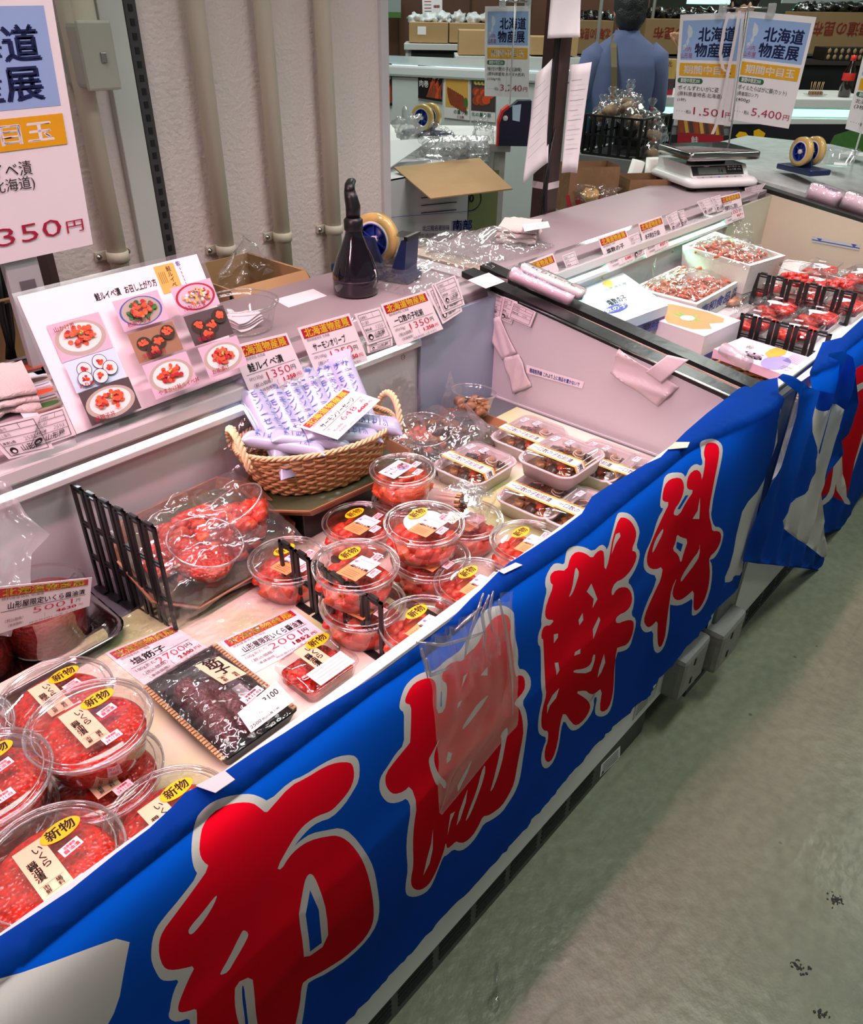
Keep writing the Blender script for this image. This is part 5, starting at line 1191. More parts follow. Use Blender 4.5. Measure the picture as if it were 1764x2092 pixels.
def dispenser(name, label, loc, rz, L, W, R, two=False, group=None):
    t = thing(name, label, 'tape dispenser', loc, rz, group)
    b = MB().box((-W / 2, -L / 2, .001), (W / 2, L / 2, .022), TBLUE, .006)
    zc = .024 + R
    for s in ((-1, 1) if not two else (0,)):
        x = s * (W / 2 - .006)
        b.prism([(-.045, .02), (.045, .02), (.016, zc + .012), (-.016, zc + .012)], 0, x - .005, x + .005, TBLUE)
    b.build('base', t)
    M0 = Matrix.Rotation(PI / 2, 4, 'Y')
    for k, xx in enumerate((-.030, .030) if two else (0,)):
        M = Matrix.Translation((xx, 0, zc)) @ M0; w = .012 if not two else .011
        MB().lathe([(R * .72, -w), (R, -w), (R, w), (R * .72, w), (R * .72, -w)], TAPE, 44, M=M).build('tape_roll', t)
        MB().lathe([(R * .62, -w * 1.02), (R * .72, -w * 1.02), (R * .72, w * 1.02), (R * .62, w * 1.02), (R * .62, -w * 1.02)], CORE, 44, M=M).build('roll_core', t)
        h = MB().lathe([(R * .60, -w * 1.1), (R * .64, -w * 1.1), (R * .62, w * 1.1), (R * .58, w * 1.1), (R * .60, -w * 1.1)], HUB, 40, M=M).lathe([(.001, -w), (R * .16, -w), (R * .16, w), (.001, w)], CORE, 20, M=M)
        for q in range(6):
            a = q * PI / 3; h.box((R * .1, -.0015, -w * .6), (R * .62, .0015, w * .6), HUB, 0, M @ Matrix.Rotation(a, 4, 'Z'))
        h.lathe([(.001, 0), (R * .6, 0), (R * .6, .001), (.001, .001)], HUB, 32, M=M); h.build('reel', t)
    if not two:
        c = MB().prism([(-L / 2 + .012, .02), (-L / 2 + .050, .02), (-L / 2 + .020, .098), (-L / 2 + .006, .102)], 0, -W / 2 + .008, W / 2 - .008, TBLUE)
        c.build('cutter_arm', t); MB().box((-W / 2 + .006, -L / 2 + .002, .098), (W / 2 - .006, -L / 2 + .012, .108), BLACK, .001).build('cutter_guard', t)
        MB().box((-W / 2 + .010, -L / 2 + .006, .105), (W / 2 - .010, -L / 2 + .050, .1055), PET).build('tape_end', t)
    return t
c = Sh(775, 572)
dispenser('tape_dispenser', 'dark blue tape dispenser with a yellow roll behind the spray bottle', (c.x + .025, c.y + .035, ZT), math.radians(14), .215, .075, .060)
for i, (q, lb) in enumerate(((((500, 660), (540, 600), (640, 580), (600, 640)), 'clear film lying on the shelf beside the round tub of slips'),)):
    pass
def heap(x0, y0, x1, y1, h, seed, m=FILM):
    a = Sh(x0, y0); b = Sh(x1, y1)
    def fn(u, v):
        e = (4 * u * (1 - u)) ** .5 * (4 * v * (1 - v)) ** .5
        return V((a.x + (b.x - a.x) * u + .02 * wr(u, v, seed + 2, 3), a.y + (b.y - a.y) * v + .02 * wr(u, v, seed + 4, 3), ZT + .002 + h * e * (.45 + .6 * abs(wr(u, v, seed, 4.5))) + .004 * abs(wr(u, v, seed + 7, 16))))
    return MB().grid(fn, 46, 36, m)
o = heap(822, 606, 1006, 476, .085, 5, BAGF).build('film_heap'); tag(o, 'crumpled heap of clear film on the shelf, right of the tape dispenser', 'plastic film')
o = heap(880, 520, 1010, 560, .030, 9, BAGF).build('film_heap'); tag(o, 'smoother sheet of film beside the crumpled heap, towards the folded towel', 'plastic film')
o = Sheet([Sh(560, 612), Sh(640, 590), Sh(668, 604), Sh(590, 628)], PAPER, .0005).mb.build('paper_note'); tag(o, 'blank papers lying on the shelf behind the round tub', 'note')
def folded_towel(name, label, c, rz, hx, hy, layers, seed):
    t = MB(Matrix.Translation(c) @ Matrix.Rotation(rz, 4, 'Z'))
    for k in range(layers):
        z0 = .001 + k * .012
        def fn(u, v, k=k, z0=z0):
            a = 2 * PI * u; y = hy * (2 * v - 1); ca, sa = math.cos(a), math.sin(a)
            x = hx * (1 - .06 * k) * (abs(ca) ** .5) * (1 if ca > 0 else -1) * (1 + .10 * wr(v, k, seed, 3)); z = .008 * (abs(sa) ** .7) * (1 if sa > 0 else -1)
            return V((x + .012 * wr(v, k, seed + 1, 4), y * (1 + .05 * wr(u, k, seed + 3, 2)), z0 + .008 + z * (1 + .4 * wr(u, v, seed + k, 6)) + .006 * max(0, wr(x * 9, v * 2, seed + 6, 3))))
        t.grid(fn, 40, 16, TOWEL)
    o = t.build(name); tag(o, label, 'towel', 'white towels on the shelves'); return o
c = Sh(1062, 486); folded_towel('folded_towel', 'white folded towel on the shelf near the black end trims', (c.x, c.y, ZT), .5, .085, .055, 3, 3)
o = Sheet([at(*p, z=ZT + .047) for p in ((1068, 459), (1120, 452), (1124, 464), (1072, 473))], PAPER, .0004); o.line(.08, .35, .9, .35, .002, INK).line(.08, .65, .9, .65, .001, GREYINK); o = o.mb.build('price_slip'); tag(o, 'small printed slip lying on the folded towel', 'slip')
c = Sh(15, 815); folded_towel('folded_towel', 'crumpled white towel at the left edge, in front of leaflets', (c.x - .02, c.y, ZT), 1.3, .080, .060, 3, 8)
# leaflets
rr = random.Random(9)
for i, (q, lb) in enumerate((((( -20, 748), (76, 728), (140, 845), (60, 872)), 'topmost food leaflet of the pile left of the menu board'), (((-20, 752), (80, 745), (144, 852), (75, 880)), 'lower food leaflet of the pile left of the menu board'))):
    s = Sheet([at(*p, z=ZT + .006 - i * .003) for p in q], PAPER, .0015)
    if i == 0:
        s.rect(.1, .02, .95, .26, PHOTOD)
        for k in range(8): s.ell(.2 + .09 * k, .15 + .04 * (k % 2), .06, .035, [FIRE, GRILL][k % 2], 12)
        for k in range(3): s.rect(.35, .33 + k * .2, .95, .49 + k * .2, [PALEBL, PHOTOP, PHOTOB][k]).ell(.66, .41 + k * .2, .13, .06, CERAM).ell(.66, .405 + k * .2, .08, .035, [KELP, ORANGE, LEAF][k])
    o = s.mb.build('food_leaflet'); tag(o, lb, 'leaflet', 'leaflets on the shelf')
# ---------------------------------------------------------------- fair signs
def fair_sign(q, lines, price, label, pill=True, part=None, group='white fair signs with a blue heading'):
    s = Sheet(q, PAPER, .0015)
    s.rect(.05, .055, .95, .415, SIGNBLUE)
    s.poly([(.14, .09), (.19, .115), (.215, .16), (.20, .20), (.165, .215), (.17, .25), (.14, .285), (.12, .25), (.145, .21), (.13, .16)], MAPGREY).poly([(.08, .28), (.12, .265), (.13, .30), (.09, .33)], MAPGREY)
    s.txt('北海道', .60, .235, .135, NAVY, 'c', .045, .58).txt('物産展', .57, .375, .135, NAVY, 'c', .045, .60)
    s.txt('川内', .15, .335, .05, CRIMSON, 'c', 0, .12).txt('山形屋', .145, .395, .055, CRIMSON, 'c', .0, .18)
    s.rect(.05, .445, .95, .565, GOLD).txt('期間中目玉', .5, .537, .085, PAPER, 'c', .03, .76)
    if pill: s.rect(.07, .585, .40, .635, SIGNGREEN).ell(.07, .61, .025, .025, SIGNGREEN, 16).ell(.40, .61, .025, .025, SIGNGREEN, 16).txt('期間中限定200', .235, .626, .044, PAPER, 'c', .01, .31)
    for i, (tx, w, sz) in enumerate(lines): s.txt(tx, .05, (.70 if pill else .66) + i * .055, sz, INK, 'l', 0, w)
    s.txt('・・・・税込', .05, .925, .04, INK, 'l', 0, .24); s.txt(price, .33, .93, .105, CRIMSON, 'l', -.005, .50); s.txt('円', .86, .925, .06, CRIMSON, 'l', 0, .10)
    o = s.mb.build('fair_sign'); tag(o, label, 'sign', group); return o
y0 = 1.37; br = at(190, 499, y=y0); wS = .297; hS = .42
tr = at(103, -22, y=y0); dl = (at(0, 540, y=y0) - br).normalized()
fair_sign([tr + dl * wS, tr, br, br + dl * wS], [('北海道産 鮭ルイベ漬', .68, .062), ('(原料原産地名:北海道)', .68, .056)], '1,350', 'big sign for 1,350 yen at the top left in front of the wall', False)
t = thing('sign_stand', 'pale steel upright holding the big sign at the top left', 'stand', (br.x - .125, y0 + .014, ZT))
MB().box((-.028, -.008, .001), (.028, .012, .60), mat('upright_pale', (188, 196, 196), .45, .2), .003).box((-.05, -.05, 0), (.05, .05, .006), STEEL, .002).build('post', t)
b = MB().box((-.012, -.0095, .105), (.014, -.0075, .155), STEEL, .003); b.build('latch_slot', t)
# ---------------------------------------------------------------- hanging plastic bag on the banner, things on the floor
bq = [(842, 1300), (1020, 1195), (1040, 1240), (1050, 1440), (1030, 1500), (888, 1652), (880, 1450), (862, 1380)]
def hang(u, v):
    L = [(842, 1305), (866, 1385), (876, 1450), (884, 1550), (887, 1652)]; Rr = [(1028, 1205), (1044, 1300), (1049, 1400), (1045, 1475), (890, 1654)]
    k = v * 4; i = min(3, int(k)); f = k - i
    a = (L[i][0] + (L[i + 1][0] - L[i][0]) * f, L[i][1] + (L[i + 1][1] - L[i][1]) * f); b2 = (Rr[i][0] + (Rr[i + 1][0] - Rr[i][0]) * f, Rr[i][1] + (Rr[i + 1][1] - Rr[i][1]) * f)
    p = at(a[0] + (b2[0] - a[0]) * u, a[1] + (b2[1] - a[1]) * u, y=.452)
    g = max(0, 1 - v * 2.2)
    return p + V((0, -.010 - .012 * g * abs(math.sin(u * 19)) - .006 * wr(u, v, 2, 5), 0))
FOLD_GLINTS = [[(988, 1212), (972, 1262), (955, 1310), (950, 1345)], [(1008, 1208), (1000, 1250), (1006, 1292)], [(852, 1312), (905, 1318), (962, 1302), (992, 1290)], [(930, 1288), (958, 1262), (985, 1240)], [(1020, 1225), (1034, 1285), (1046, 1380), (1048, 1460)], [(872, 1345), (880, 1380), (900, 1372), (926, 1362)], [(1000, 1215), (985, 1255), (992, 1300), (986, 1330)], [(862, 1325), (870, 1360), (874, 1385)]]
t = thing('plastic_bag', 'clear plastic bag taped to the banner over the second red character', 'bag', at(950, 1420, y=.452))
inv = Matrix.Translation(-t.location)
MB(inv).grid(hang, 36, 40, clear('hanging_bag_film', (.95, .95, .95), .04, .4, .14, bump=.5, bscale=11, milk=.10)).build('front_film', t)
def rimf(u, v):
    a = at(842 + (1020 - 842) * u, 1300 + (1195 - 1300) * u, z=.866); s = math.sin(u * PI)
    return a + V((0, -.02 - .035 * s * v - .004 * math.sin(u * 40), .004 - .05 * v - .012 * s * v + .004 * wr(u, v, 5, 9)))
MB(inv).grid(rimf, 50, 12, FILM).build('gathered_rim', t)
b = MB(inv)
for f in FOLD_GLINTS: b.tube([at(x, y, y=.434) for x, y in f], [.0012] + [.0022] * (len(f) - 2) + [.0008], RIM, 6)  # thin pale tubes standing in for bright highlights along the bag's creases
b.build('fold_glints', t)
c = at(1012, 2048, z=0)
d = at(1016, 1985, z=0) - c
t = thing('plastic_pipette', 'small clear plastic bulb pipette lying on the floor near the case', 'pipette', (c.x, c.y, .008), math.atan2(d.y, d.x))
MB().lathe([(.001, -.016), (.007, -.013), (.0105, -.004), (.0105, .004), (.007, .012), (.0035, .016)], PET, 20, M=Matrix.Rotation(PI / 2, 4, 'Y')).build('bulb', t)
MB().tube([(.014, 0, 0), (.07, 0, -.004)], [.0036, .0022], PET, 10).build('stem', t)
SCUFF = mat('scuff_black', (58, 56, 52), .7, var=.5, scale=300)
for i, (x, y, n) in enumerate(((1707, 1838, 9), (1632, 1975, 8), (1678, 2073, 5))):
    c = at(x, y, z=0); b = MB(); r = random.Random(i + 2)
    for k in range(n * 3): b.blob((c.x + r.gauss(0, .006), c.y + r.gauss(0, .008), .0008), (r.uniform(.001, .004), r.uniform(.001, .003), .0006), SCUFF, k, .3, 2, 1)
    o = b.build('floor_scuff'); o['kind'] = 'stuff'; o['label'] = ('dark scuff on the floor, the upper one at the right', 'dark scuff on the floor, middle one at the right', 'dark scuff on the floor, lowest one at the right')[i]; o['category'] = 'scuff'
# ---------------------------------------------------------------- cartons behind the shelf, left of the spray bottle
def carton(name, label, x0, y0, x1, y1, h, rz=0, m=CBOARD, flaps=(), z0=0, group=None, inner=CBDARK):
    t = thing(name, label, 'box', ((x0 + x1) / 2, (y0 + y1) / 2, z0), rz, group); hx, hy = (x1 - x0) / 2, (y1 - y0) / 2; w = .004; b = MB()
    b.box((-hx, -hy, .0), (hx, hy, .004), m)
    for lo, hi in (((-hx, -hy, 0), (hx, -hy + w, h)), ((-hx, hy - w, 0), (hx, hy, h)), ((-hx, -hy, 0), (-hx + w, hy, h)), ((hx - w, -hy, 0), (hx, hy, h))): b.box(lo, hi, m)
    if not flaps: b.box((-hx, -hy, h - .004), (hx, hy, h), m)
    b.build('carton', t)
    for side, L, a in flaps:
        f = MB(); ca, sa = math.cos(a), math.sin(a)
        if side == 'f': M = Matrix.Translation((0, -hy, h)) @ Matrix.Rotation(-a, 4, 'X'); f.box((-hx, -L, -.002), (hx, 0, .002), m, 0, M)
        if side == 'b': M = Matrix.Translation((0, hy, h)) @ Matrix.Rotation(a, 4, 'X'); f.box((-hx, 0, -.002), (hx, L, .002), m, 0, M)
        if side == 'l': M = Matrix.Translation((-hx, 0, h)) @ Matrix.Rotation(a, 4, 'Y'); f.box((-L, -hy, -.002), (0, hy, .002), m, 0, M)
        if side == 'r': M = Matrix.Translation((hx, 0, h)) @ Matrix.Rotation(-a, 4, 'Y'); f.box((0, -hy, -.002), (L, hy, .002), m, 0, M)
        f.build('flap', t)
    return t
xl = at(432, 600, y=1.55).x; xr = at(585, 570, y=1.55).x
carton('open_carton', 'open brown carton behind the shelf with a film bag sticking out', xl, 1.475, xr, 1.70, .968, 0, CBOARD, (('r', .05, -1.0), ('f', .03, -.9)))
a = at(515, 560, y=1.58)
o = MB().grid(lambda u, v: V((xl + .03 + .16 * u, 1.56 + .03 * wr(u, v, 3, 4), .95 + .10 * v * (1 - .7 * abs(2 * u - 1)) + .02 * wr(u, v, 6, 5))), 24, 20, FILM).build('film_bag'); tag(o, 'pointed clear film bag sticking out of the open brown carton', 'bag')
xl = at(8, 600, y=1.62).x; xr = at(74, 560, y=1.62).x
carton('open_carton', 'brown carton with a torn flap behind the big sign', xl - .12, 1.52, xr, 1.72, 1.02, 0, CBOARD, (('f', .05, .7), ('r', .06, -.9)))
t = thing('dark_cabinet', 'shallow dark brown cabinet under the big sign at the left', 'cabinet', (xl - .2, 1.66, 0)); MB().box((-.28, .070, 0), (.36, .134, 1.12), mat('cabinet_brown', (62, 46, 44), .5), .004).build('body', t); MB().box((-.02, .066, .1), (.34, .069, 1.05), mat('cabinet_door', (56, 40, 38), .45), .001).build('door', t)
o = MB().tube([at(-5, 520, y=1.5), at(12, 610, y=1.5), at(22, 680, y=1.49), at(20, 735, y=1.48)], .008, BLACK, 8).tube([at(-10, 540, y=1.49), at(4, 640, y=1.49), at(28, 735, y=1.48)], .007, BLACK, 8).build('power_cable'); tag(o, 'black cable pair hanging at the left edge behind the leaflets', 'cable')
# ---------------------------------------------------------------- goods in the farther case
Z2 = .6845
def gift_box(name, label, q, z0, h, top, side, group=None, lip=.55):
    """printed carton: q = four ground corners (back-left, back-right, front-right, front-left)"""
    c = sum(q, V()) / 4; t = thing(name, label, 'gift box', (c.x, c.y, z0), 0, group)
    p = [V((v.x - c.x, v.y - c.y, 0)) for v in q]; b = MB()
    def ring(k, z): return [v * k + V((0, 0, z)) for v in p]
    rings = [ring(.975, .0005), ring(.975, h * lip), ring(1, h * lip), ring(1, h)]
    vs = sum(rings, []); b.add(vs[:8], [(j, j + 4, (j + 1) % 4 + 4, (j + 1) % 4) for j in range(4)] + [(0, 1, 2, 3)], side); b.build('base', t)
    b = MB().add(vs[8:], [(j, j + 4, (j + 1) % 4 + 4, (j + 1) % 4) for j in range(4)] + [(4, 7, 6, 5)], top); s = Sheet([v + V((0, 0, h + .0002)) for v in p], None, mb=b)
    return t, s, p
CARTW = mat('gift_box_side', (224, 214, 208), .5, var=.02); BLBOX = mat('gift_box_blue', (84, 96, 170), .45)
def riser(q, top, label, k=.9):
    c = sum(q, V()) / 4; pl = [((v.x - c.x) * k + c.x, (v.y - c.y) * k + c.y) for v in q]
    o = MB().prism(pl, 2, Z2, top, DULLW).build('display_riser'); tag(o, label, 'riser', 'white risers in the farther case')
q = [at(*p, z=.862) for p in ((1160, 592), (1273, 557), (1366, 624), (1243, 668))]
riser(q, .804, 'white riser under the pale blue gift box')
t, s, p = gift_box('gift_box', 'pale blue herring roe gift box lying nearest to the shelf', q, .805, .057, PALEBL, BLBOX, 'printed gift boxes')
s.rect(.55, .0, 1, 1, mat('gift_pink', (236, 224, 236), .45)).poly([(.52, .12), (.62, .06), (.70, .10), (.66, .22), (.56, .30)], GREENL).txt('塩数の子', .30, .62, .15, INK, 'l', .02, .32, rot=0).txt('北海道名産', .45, .30, .07, INK, 'l', .01).ell(.33, .72, .16, .08, BLUEINK); s.txt('数の子', .33, .75, .1, PAPER, 'c', .01); s.mb.build('lid', t)
s2 = Sheet([p[3] * .99 + V((0, 0, .030)) + V((0, -.001, 0)), p[2] * .99 + V((0, 0, .030)) + V((0, -.001, 0)), p[2] * .99 + V((0, -.001, .004)), p[3] * .99 + V((0, -.001, .004))], None); s2.txt('塩数の子', .6, .7, .7, INK, 'l', .02); s2.mb.build('side_print', t)
q = [at(*p, z=.825) for p in ((1275, 632), (1345, 607), (1514, 655), (1440, 688))]
low = [v + V((.0, .0, 0)) for v in q]
t, s, p = gift_box('gift_box', 'gift box with black brush lettering on its side, under the orange box', low, .733, .044, PAPER, BLBOX, 'printed gift boxes', .0)
s.mb.build('lid', t); f = Sheet([p[0] + V((-.0012, -.001, .040)), p[3] + V((-.0012, -.001, .040)), p[3] + V((-.0012, -.001, .002)), p[0] + V((-.0012, -.001, .002))], PAPER, .0004); f.txt('塩数の子', .50, .78, .85, INK, 'l', .03, .30).ell(.86, .5, .36, .36, BLUEINK); f.mb.build('side_print', t)
f = Sheet([p[3] + V((-.0, -.0015, .040)), p[2] + V((0, -.0015, .040)), p[2] + V((0, -.0015, .002)), p[3] + V((0, -.0015, .002))], BLBOX, .0004); f.mb.build('side_panel', t)
o = MB().box((low[0].x - .01, min(v.y for v in low), Z2), (max(v.x for v in low), max(v.y for v in low), .732), FOAM, .003).build('foam_pad'); tag(o, 'white foam pad under the pair of stacked gift boxes', 'pad')
t, s, p = gift_box('gift_box', 'gift box with an orange roe picture and green leaves, on top of its pair', [v * 1.0 for v in q], .7775, .048, PAPER, CARTW, 'printed gift boxes', .0)
s.rect(.0, .0, 1, 1, mat('gift_box_pink', (240, 214, 224), .45)); s.poly([(.12, .10), (.30, .02), (.62, .05), (.84, .25), (.95, .62), (.88, .86), (.70, .92), (.50, .84), (.34, .94), (.10, .82), (.04, .55), (.22, .40)], PEACHP).poly([(.02, .30), (.10, .05), (.30, .02), (.20, .34)], PALEBL)
s.poly([(.40, .55), (.46, .36), (.50, .50), (.62, .40), (.56, .56), (.70, .62), (.54, .66), (.50, .80), (.44, .66), (.34, .70)], mat('print_leaf', (120, 176, 84), .5)).ell(.46, .60, .08, .07, LPINK); s.mb.build('lid', t)
def foam_box(name, label, q, z0, h, text=None, fill=None):
    c = sum(q, V()) / 4; t = thing(name, label, 'foam box', (c.x, c.y, z0), 0, 'white foam boxes of shrimp'); p = [V((v.x - c.x, v.y - c.y, 0)) for v in q]; b = MB()
    def ring(k, z): return [v * k + V((0, 0, z)) for v in p]
    rs = [ring(.92, .0005), ring(1, h), ring(.90, h), ring(.85, .012)]; vs = sum(rs, [])
    b.add(vs, [(i * 4 + j, i * 4 + 4 + j, i * 4 + 4 + (j + 1) % 4, i * 4 + (j + 1) % 4) for i in range(3) for j in range(4)] + [(0, 1, 2, 3), (12, 15, 14, 13)], FOAM); b.build('box', t)
    if text:
        f = Sheet([p[3] * .985 + V((.001, -.003, h * .9)), p[2] * .985 + V((0, -.003, h * .9)), p[2] * .945 + V((0, -.003, h * .2)), p[3] * .945 + V((.001, -.003, h * .2))], None)
        f.txt('東和食品', .10, .78, .75, BLUEINK, 'l', .04, .62).txt('株式\n会社', .76, .42, .36, BLUEINK, 'l', .02, .18); f.mb.build('printed_name', t)
    r = random.Random(len(label)); b = MB()
    for i in range(120):
        u, v = r.uniform(-.8, .8), r.uniform(-.8, .8); w = (p[1] - p[0]) * .5 * u + (p[3] - p[0]) * .5 * v; a = r.uniform(0, 6.3); z = .02 + r.uniform(0, h * .75)
        pts = [(w.x + .022 * math.cos(a + k * .35) * (k - 2) * .5, w.y + .022 * math.sin(a + k * .35) * (k - 2) * .5, z + .004 * math.sin(k * 1.5)) for k in range(5)]
        b.tube(pts, [.003, .0055, .006, .0045, .002], [SHRM, SHRM2][i % 2], 6)
    b.build('shrimp', t)['kind'] = 'stuff'
    def fn(u, v):
        w = (p[1] - p[0]) * (u - .5) * .97 + (p[3] - p[0]) * (v - .5) * .97; e = 16 * u * (1 - u) * v * (1 - v)
        return V((w.x, w.y, h * .88 + .030 * e ** .5 + .02 * wr(u, v, 4, 6) * e ** .4 + .004 * wr(u, v, 8, 18)))
    MB().grid(fn, 36, 30, FILM).build('liner_bag', t); return t, p
SHRM = mat('shrimp_pink', (214, 128, 96), .4, var=.3, scale=60); SHRM2 = mat('shrimp_orange', (196, 96, 62), .4, var=.3, scale=60)
q = [at(*p, z=.888) for p in ((1395, 502), (1462, 473), (1606, 522), (1534, 543))]
t, p = foam_box('foam_box', 'white foam box of shrimp at the back, tilted towards the front', q, .800, .088)
riser(q, .799, 'white riser under the rear foam box of shrimp')
fin(t, [(-.01, -.02, .08), (.03, -.06, .09), (.035, -.03, .16), (.005, .02, .17)], 'bag_end', FILM)
q = [at(*p, z=.832) for p in ((1292, 588), (1388, 543), (1524, 568), (1425, 622))]
t, p = foam_box('foam_box', 'white foam box of shrimp with a blue printed company name on its side', q, .764, .068, True)
riser(q, .763, 'white riser under the printed foam box of shrimp')
fin(t, [(-.12, .05, .06), (-.05, .12, .06), (-.03, .10, .13), (-.09, .08, .12)], 'bag_end', FILM)
# cod roe packs
def roe_pack():
    t = thing('cod_roe_pack', '', 'food tray', (0, 0, 0), 0, 'clear packs of red cod roe'); hx, hy = .052, .078
    MB().rloft([(hx * .92, hy * .94, .006, .0005), (hx, hy, .007, .022), (hx * 1.02, hy * 1.015, .008, .023), (hx * .93, hy * .95, .006, .021), (hx * .88, hy * .92, .006, .003)], RIM, seg=3).build('tray', t)
    b = MB(); r = random.Random(3)
    for i in range(9):
        b.blob((r.uniform(-.026, .026), -.056 + i * .014, .018 + r.uniform(0, .006)), (.026, .013, .012), MENTAI, i, .18, 1.6, 2)
    b.build('cod_roe', t)['kind'] = 'stuff'
    MB().rloft([(hx * .99, hy * .99, .008, .0235), (hx * .97, hy * .97, .010, .044), (hx * .90, hy * .92, .010, .048)], PET, cap0=False).build('lid', t)
    s = Sheet(rot_quad((.002, .020), .044, .030, 0, .0484), None); s.ell(.5, .5, .72, .5, PAPER).ell(.5, .5, .66, .44, LPINK).ell(.5, .5, .62, .40, PAPER).txt('めんたい', .5, .60, .34, INK, 'c', .02, .66); s.mb.build('maker_sticker', t)
    date_sticker(t, (.010, -.030), .0484, .1); return t
ZP = .765
o = MB().box((2.10, .51, Z2), (2.95, .93, ZP - .001), DULLW, .003).build('display_riser'); tag(o, 'broad white riser under the packs of cod roe', 'riser', 'white risers in the farther case')
RP = roe_pack()
rp_spots = [(2.285, .600, 0, 'cod roe pack between the two black dividers, nearer to the banner'), (2.285, .715, 0, 'cod roe pack between the two black dividers, farther from the banner'),
 (2.130, .600, 0, 'cod roe pack right behind the near divider, nearer to the banner'), (2.130, .715, 0, 'cod roe pack right behind the near divider, beside the orange gift box'),
 (2.450, .580, 0, 'cod roe pack right behind the far divider, nearest to the banner'), (2.450, .698, 0, 'cod roe pack right behind the far divider, in the middle'), (2.450, .815, 0, 'cod roe pack right behind the far divider, by the foam boxes'),
 (2.610, .590, 0, 'cod roe pack in the back rows, lower one at the right edge'), (2.610, .720, 0, 'cod roe pack under the round sample tub'), (2.612, .588, 1, 'cod roe pack lying on another one at the right edge'),
 (2.775, .640, 0, 'cod roe pack farthest back, towards the banner'), (2.775, .760, 0, 'cod roe pack farthest back, towards the rear foam box')]
for i, (x, y, lv, lb) in enumerate(rp_spots):
    z0 = ZP + lv * .049; c = V((x, y, z0))
    if i == 0: RP.location = (c.x, c.y, z0); RP['label'] = lb; RP.rotation_euler = (0, 0, PI / 2)
    else: dup(RP, (c.x, c.y, z0), lb, PI / 2 + .03 * (i % 3 - 1))
sample('sample_tub', 'round open tub of red cod roe on top of a pack at the back', (1636, 545), ZP + .05, .062, .056, MENTAI, 41)
sample('sample_tub', 'small open tub of cod roe beside the round sample at the back', (1725, 560), ZP + .05, .048, .045, MENTAI, 42)
a = at(1512, 672, z=Z2); b_ = at(1735, 722, z=Z2)
gdv = 'black dividers in the farther case'
a1 = at(1522, 735, z=Z2); 
divider('case_divider', 'black divider in the farther case, just behind the pink leaflet box', (2.035, .722, Z2), 0, 5, .150, gdv, 3, 0, .047, .0034)
divider('case_divider', 'black divider in the farther case, farther back among the cod roe packs', (2.365, .822, ZP), 0, 6, .088, gdv, 2, 0, .048, .0034)
divider('case_divider', 'black divider mostly hidden behind the orange gift box', (2.45, 1.05, ZP - .08), 0, 4, .085, gdv, 2)
c = at(1490, 612, z=Z2 + .02); t = thing('salmon_pack', 'clear bag with a pale fillet beside the foam box with blue print', 'bagged food', (2.33, .855, ZP)); MB().blob((0, 0, .014), (.06, .03, .012), SQUID, 3, .2).build('fillet', t); MB().grid(bagfn(.085, .05, .028, 7, .02), 20, 16, FILM).build('bag', t)
# leaflet box on a flat basket
q = [at(*p, z=.80) for p in ((1460, 706), (1520, 682), (1694, 735), (1640, 772))]
c = sum(q, V()) / 4
t = thing('flat_basket', 'flat wicker basket under the pink printed box at the corner', 'basket', (c.x - .035, c.y + .012, Z2)); b = MB()
for j in range(7):
    for s in range(2): b.tube([((.075 + .006 * j) * math.cos(2 * PI * k / 60), (.085 + .006 * j) * math.sin(2 * PI * k / 60), .004 + .009 * j + .002 * math.sin(k * 2.1 + s * PI)) for k in range(60)], .0035, WICK, 5, True)
for k in range(40):
    a = 2 * PI * k / 40; b.tube([((.11 + .01 * q_) * math.cos(a + .14 * q_), (.125 + .006 * q_) * math.sin(a + .14 * q_), .066 + .006 * math.sin(q_)) for q_ in range(5)], .003, WICKP, 5)
b.lathe([(.001, .003), (.9, .003)], WICK, 30, sx=.085, sy=.09); b.build('body', t)
t, s, p = gift_box('gift_box', 'pink printed box with an orange strip, lying on the flat basket', q, Z2 + .085, .022, mat('gift_box_lilac', (240, 206, 232), .45), CARTW, 'printed gift boxes', .0)
s.ell(.34, .62, .22, .13, LILAC).txt('塩数の子', .20, .48, .22, INK, 'l', .035, .30, rot=.35).txt('北海道', .15, .80, .12, GREYINK, 'l', .01, .2).poly([(.44, .50), (.56, .42), (.80, .40), (.97, .42), (.97, .55), (.80, .58), (.60, .56)], mat('strip_orange', (240, 168, 40), .45)).rect(.50, .16, .72, .28, PAPER).txt('北海道産数の子', .52, .26, .09, INK, 'l', .02, .19)
for i in range(11): s.line(.52 + i * .038, .64, .52 + i * .038, .90 - .03 * (i % 3), .0016, INK)
s.mb.build('lid', t)
o = MB().tube([at(1478, 712, z=.80), at(1530, 745, z=.79)], .016, MILKY, 14).build('film_tube'); tag(o, 'short milky tube lying across the flat basket edge', 'tube')
# rolls of bags lying on the case ends
def roll(name, label, a, b, r, m, mp_, txt, col, cat='film roll'):
    d = b - a; L = d.length; M = Matrix.Translation(a) @ d.to_track_quat('X', 'Z').to_matrix().to_4x4()
    t = thing(name, label, cat, a, 0, 'packs of plastic bags on the case ends'); t.matrix_world = M
    MB().rloft([(L / 2, r * .8, r * .5, .001), (L / 2, r, r * .6, r * .6), (L / 2 * .99, r * .75, r * .5, r * 1.1)], m, (L / 2, 0, 0)).build('roll', t)
    s = Sheet([V((.02, r * .62, r * 1.1)), V((L - .02, r * .62, r * 1.1)), V((L - .02, -r * .62, r * 1.1)), V((.02, -r * .62, r * 1.1))], None); s.txt(txt, .04, .75, .7, col, 'l', .02, .90); s.mb.build('print', t)
    MB().rloft([(L / 2 * 1.04, r * 1.02, r * .6, .0005), (L / 2 * 1.03, r * 1.06, r * .6, r * .8), (L / 2, r * .8, r * .5, r * 1.2)], FILM, (L / 2, 0, 0)).build('wrap', t); return t
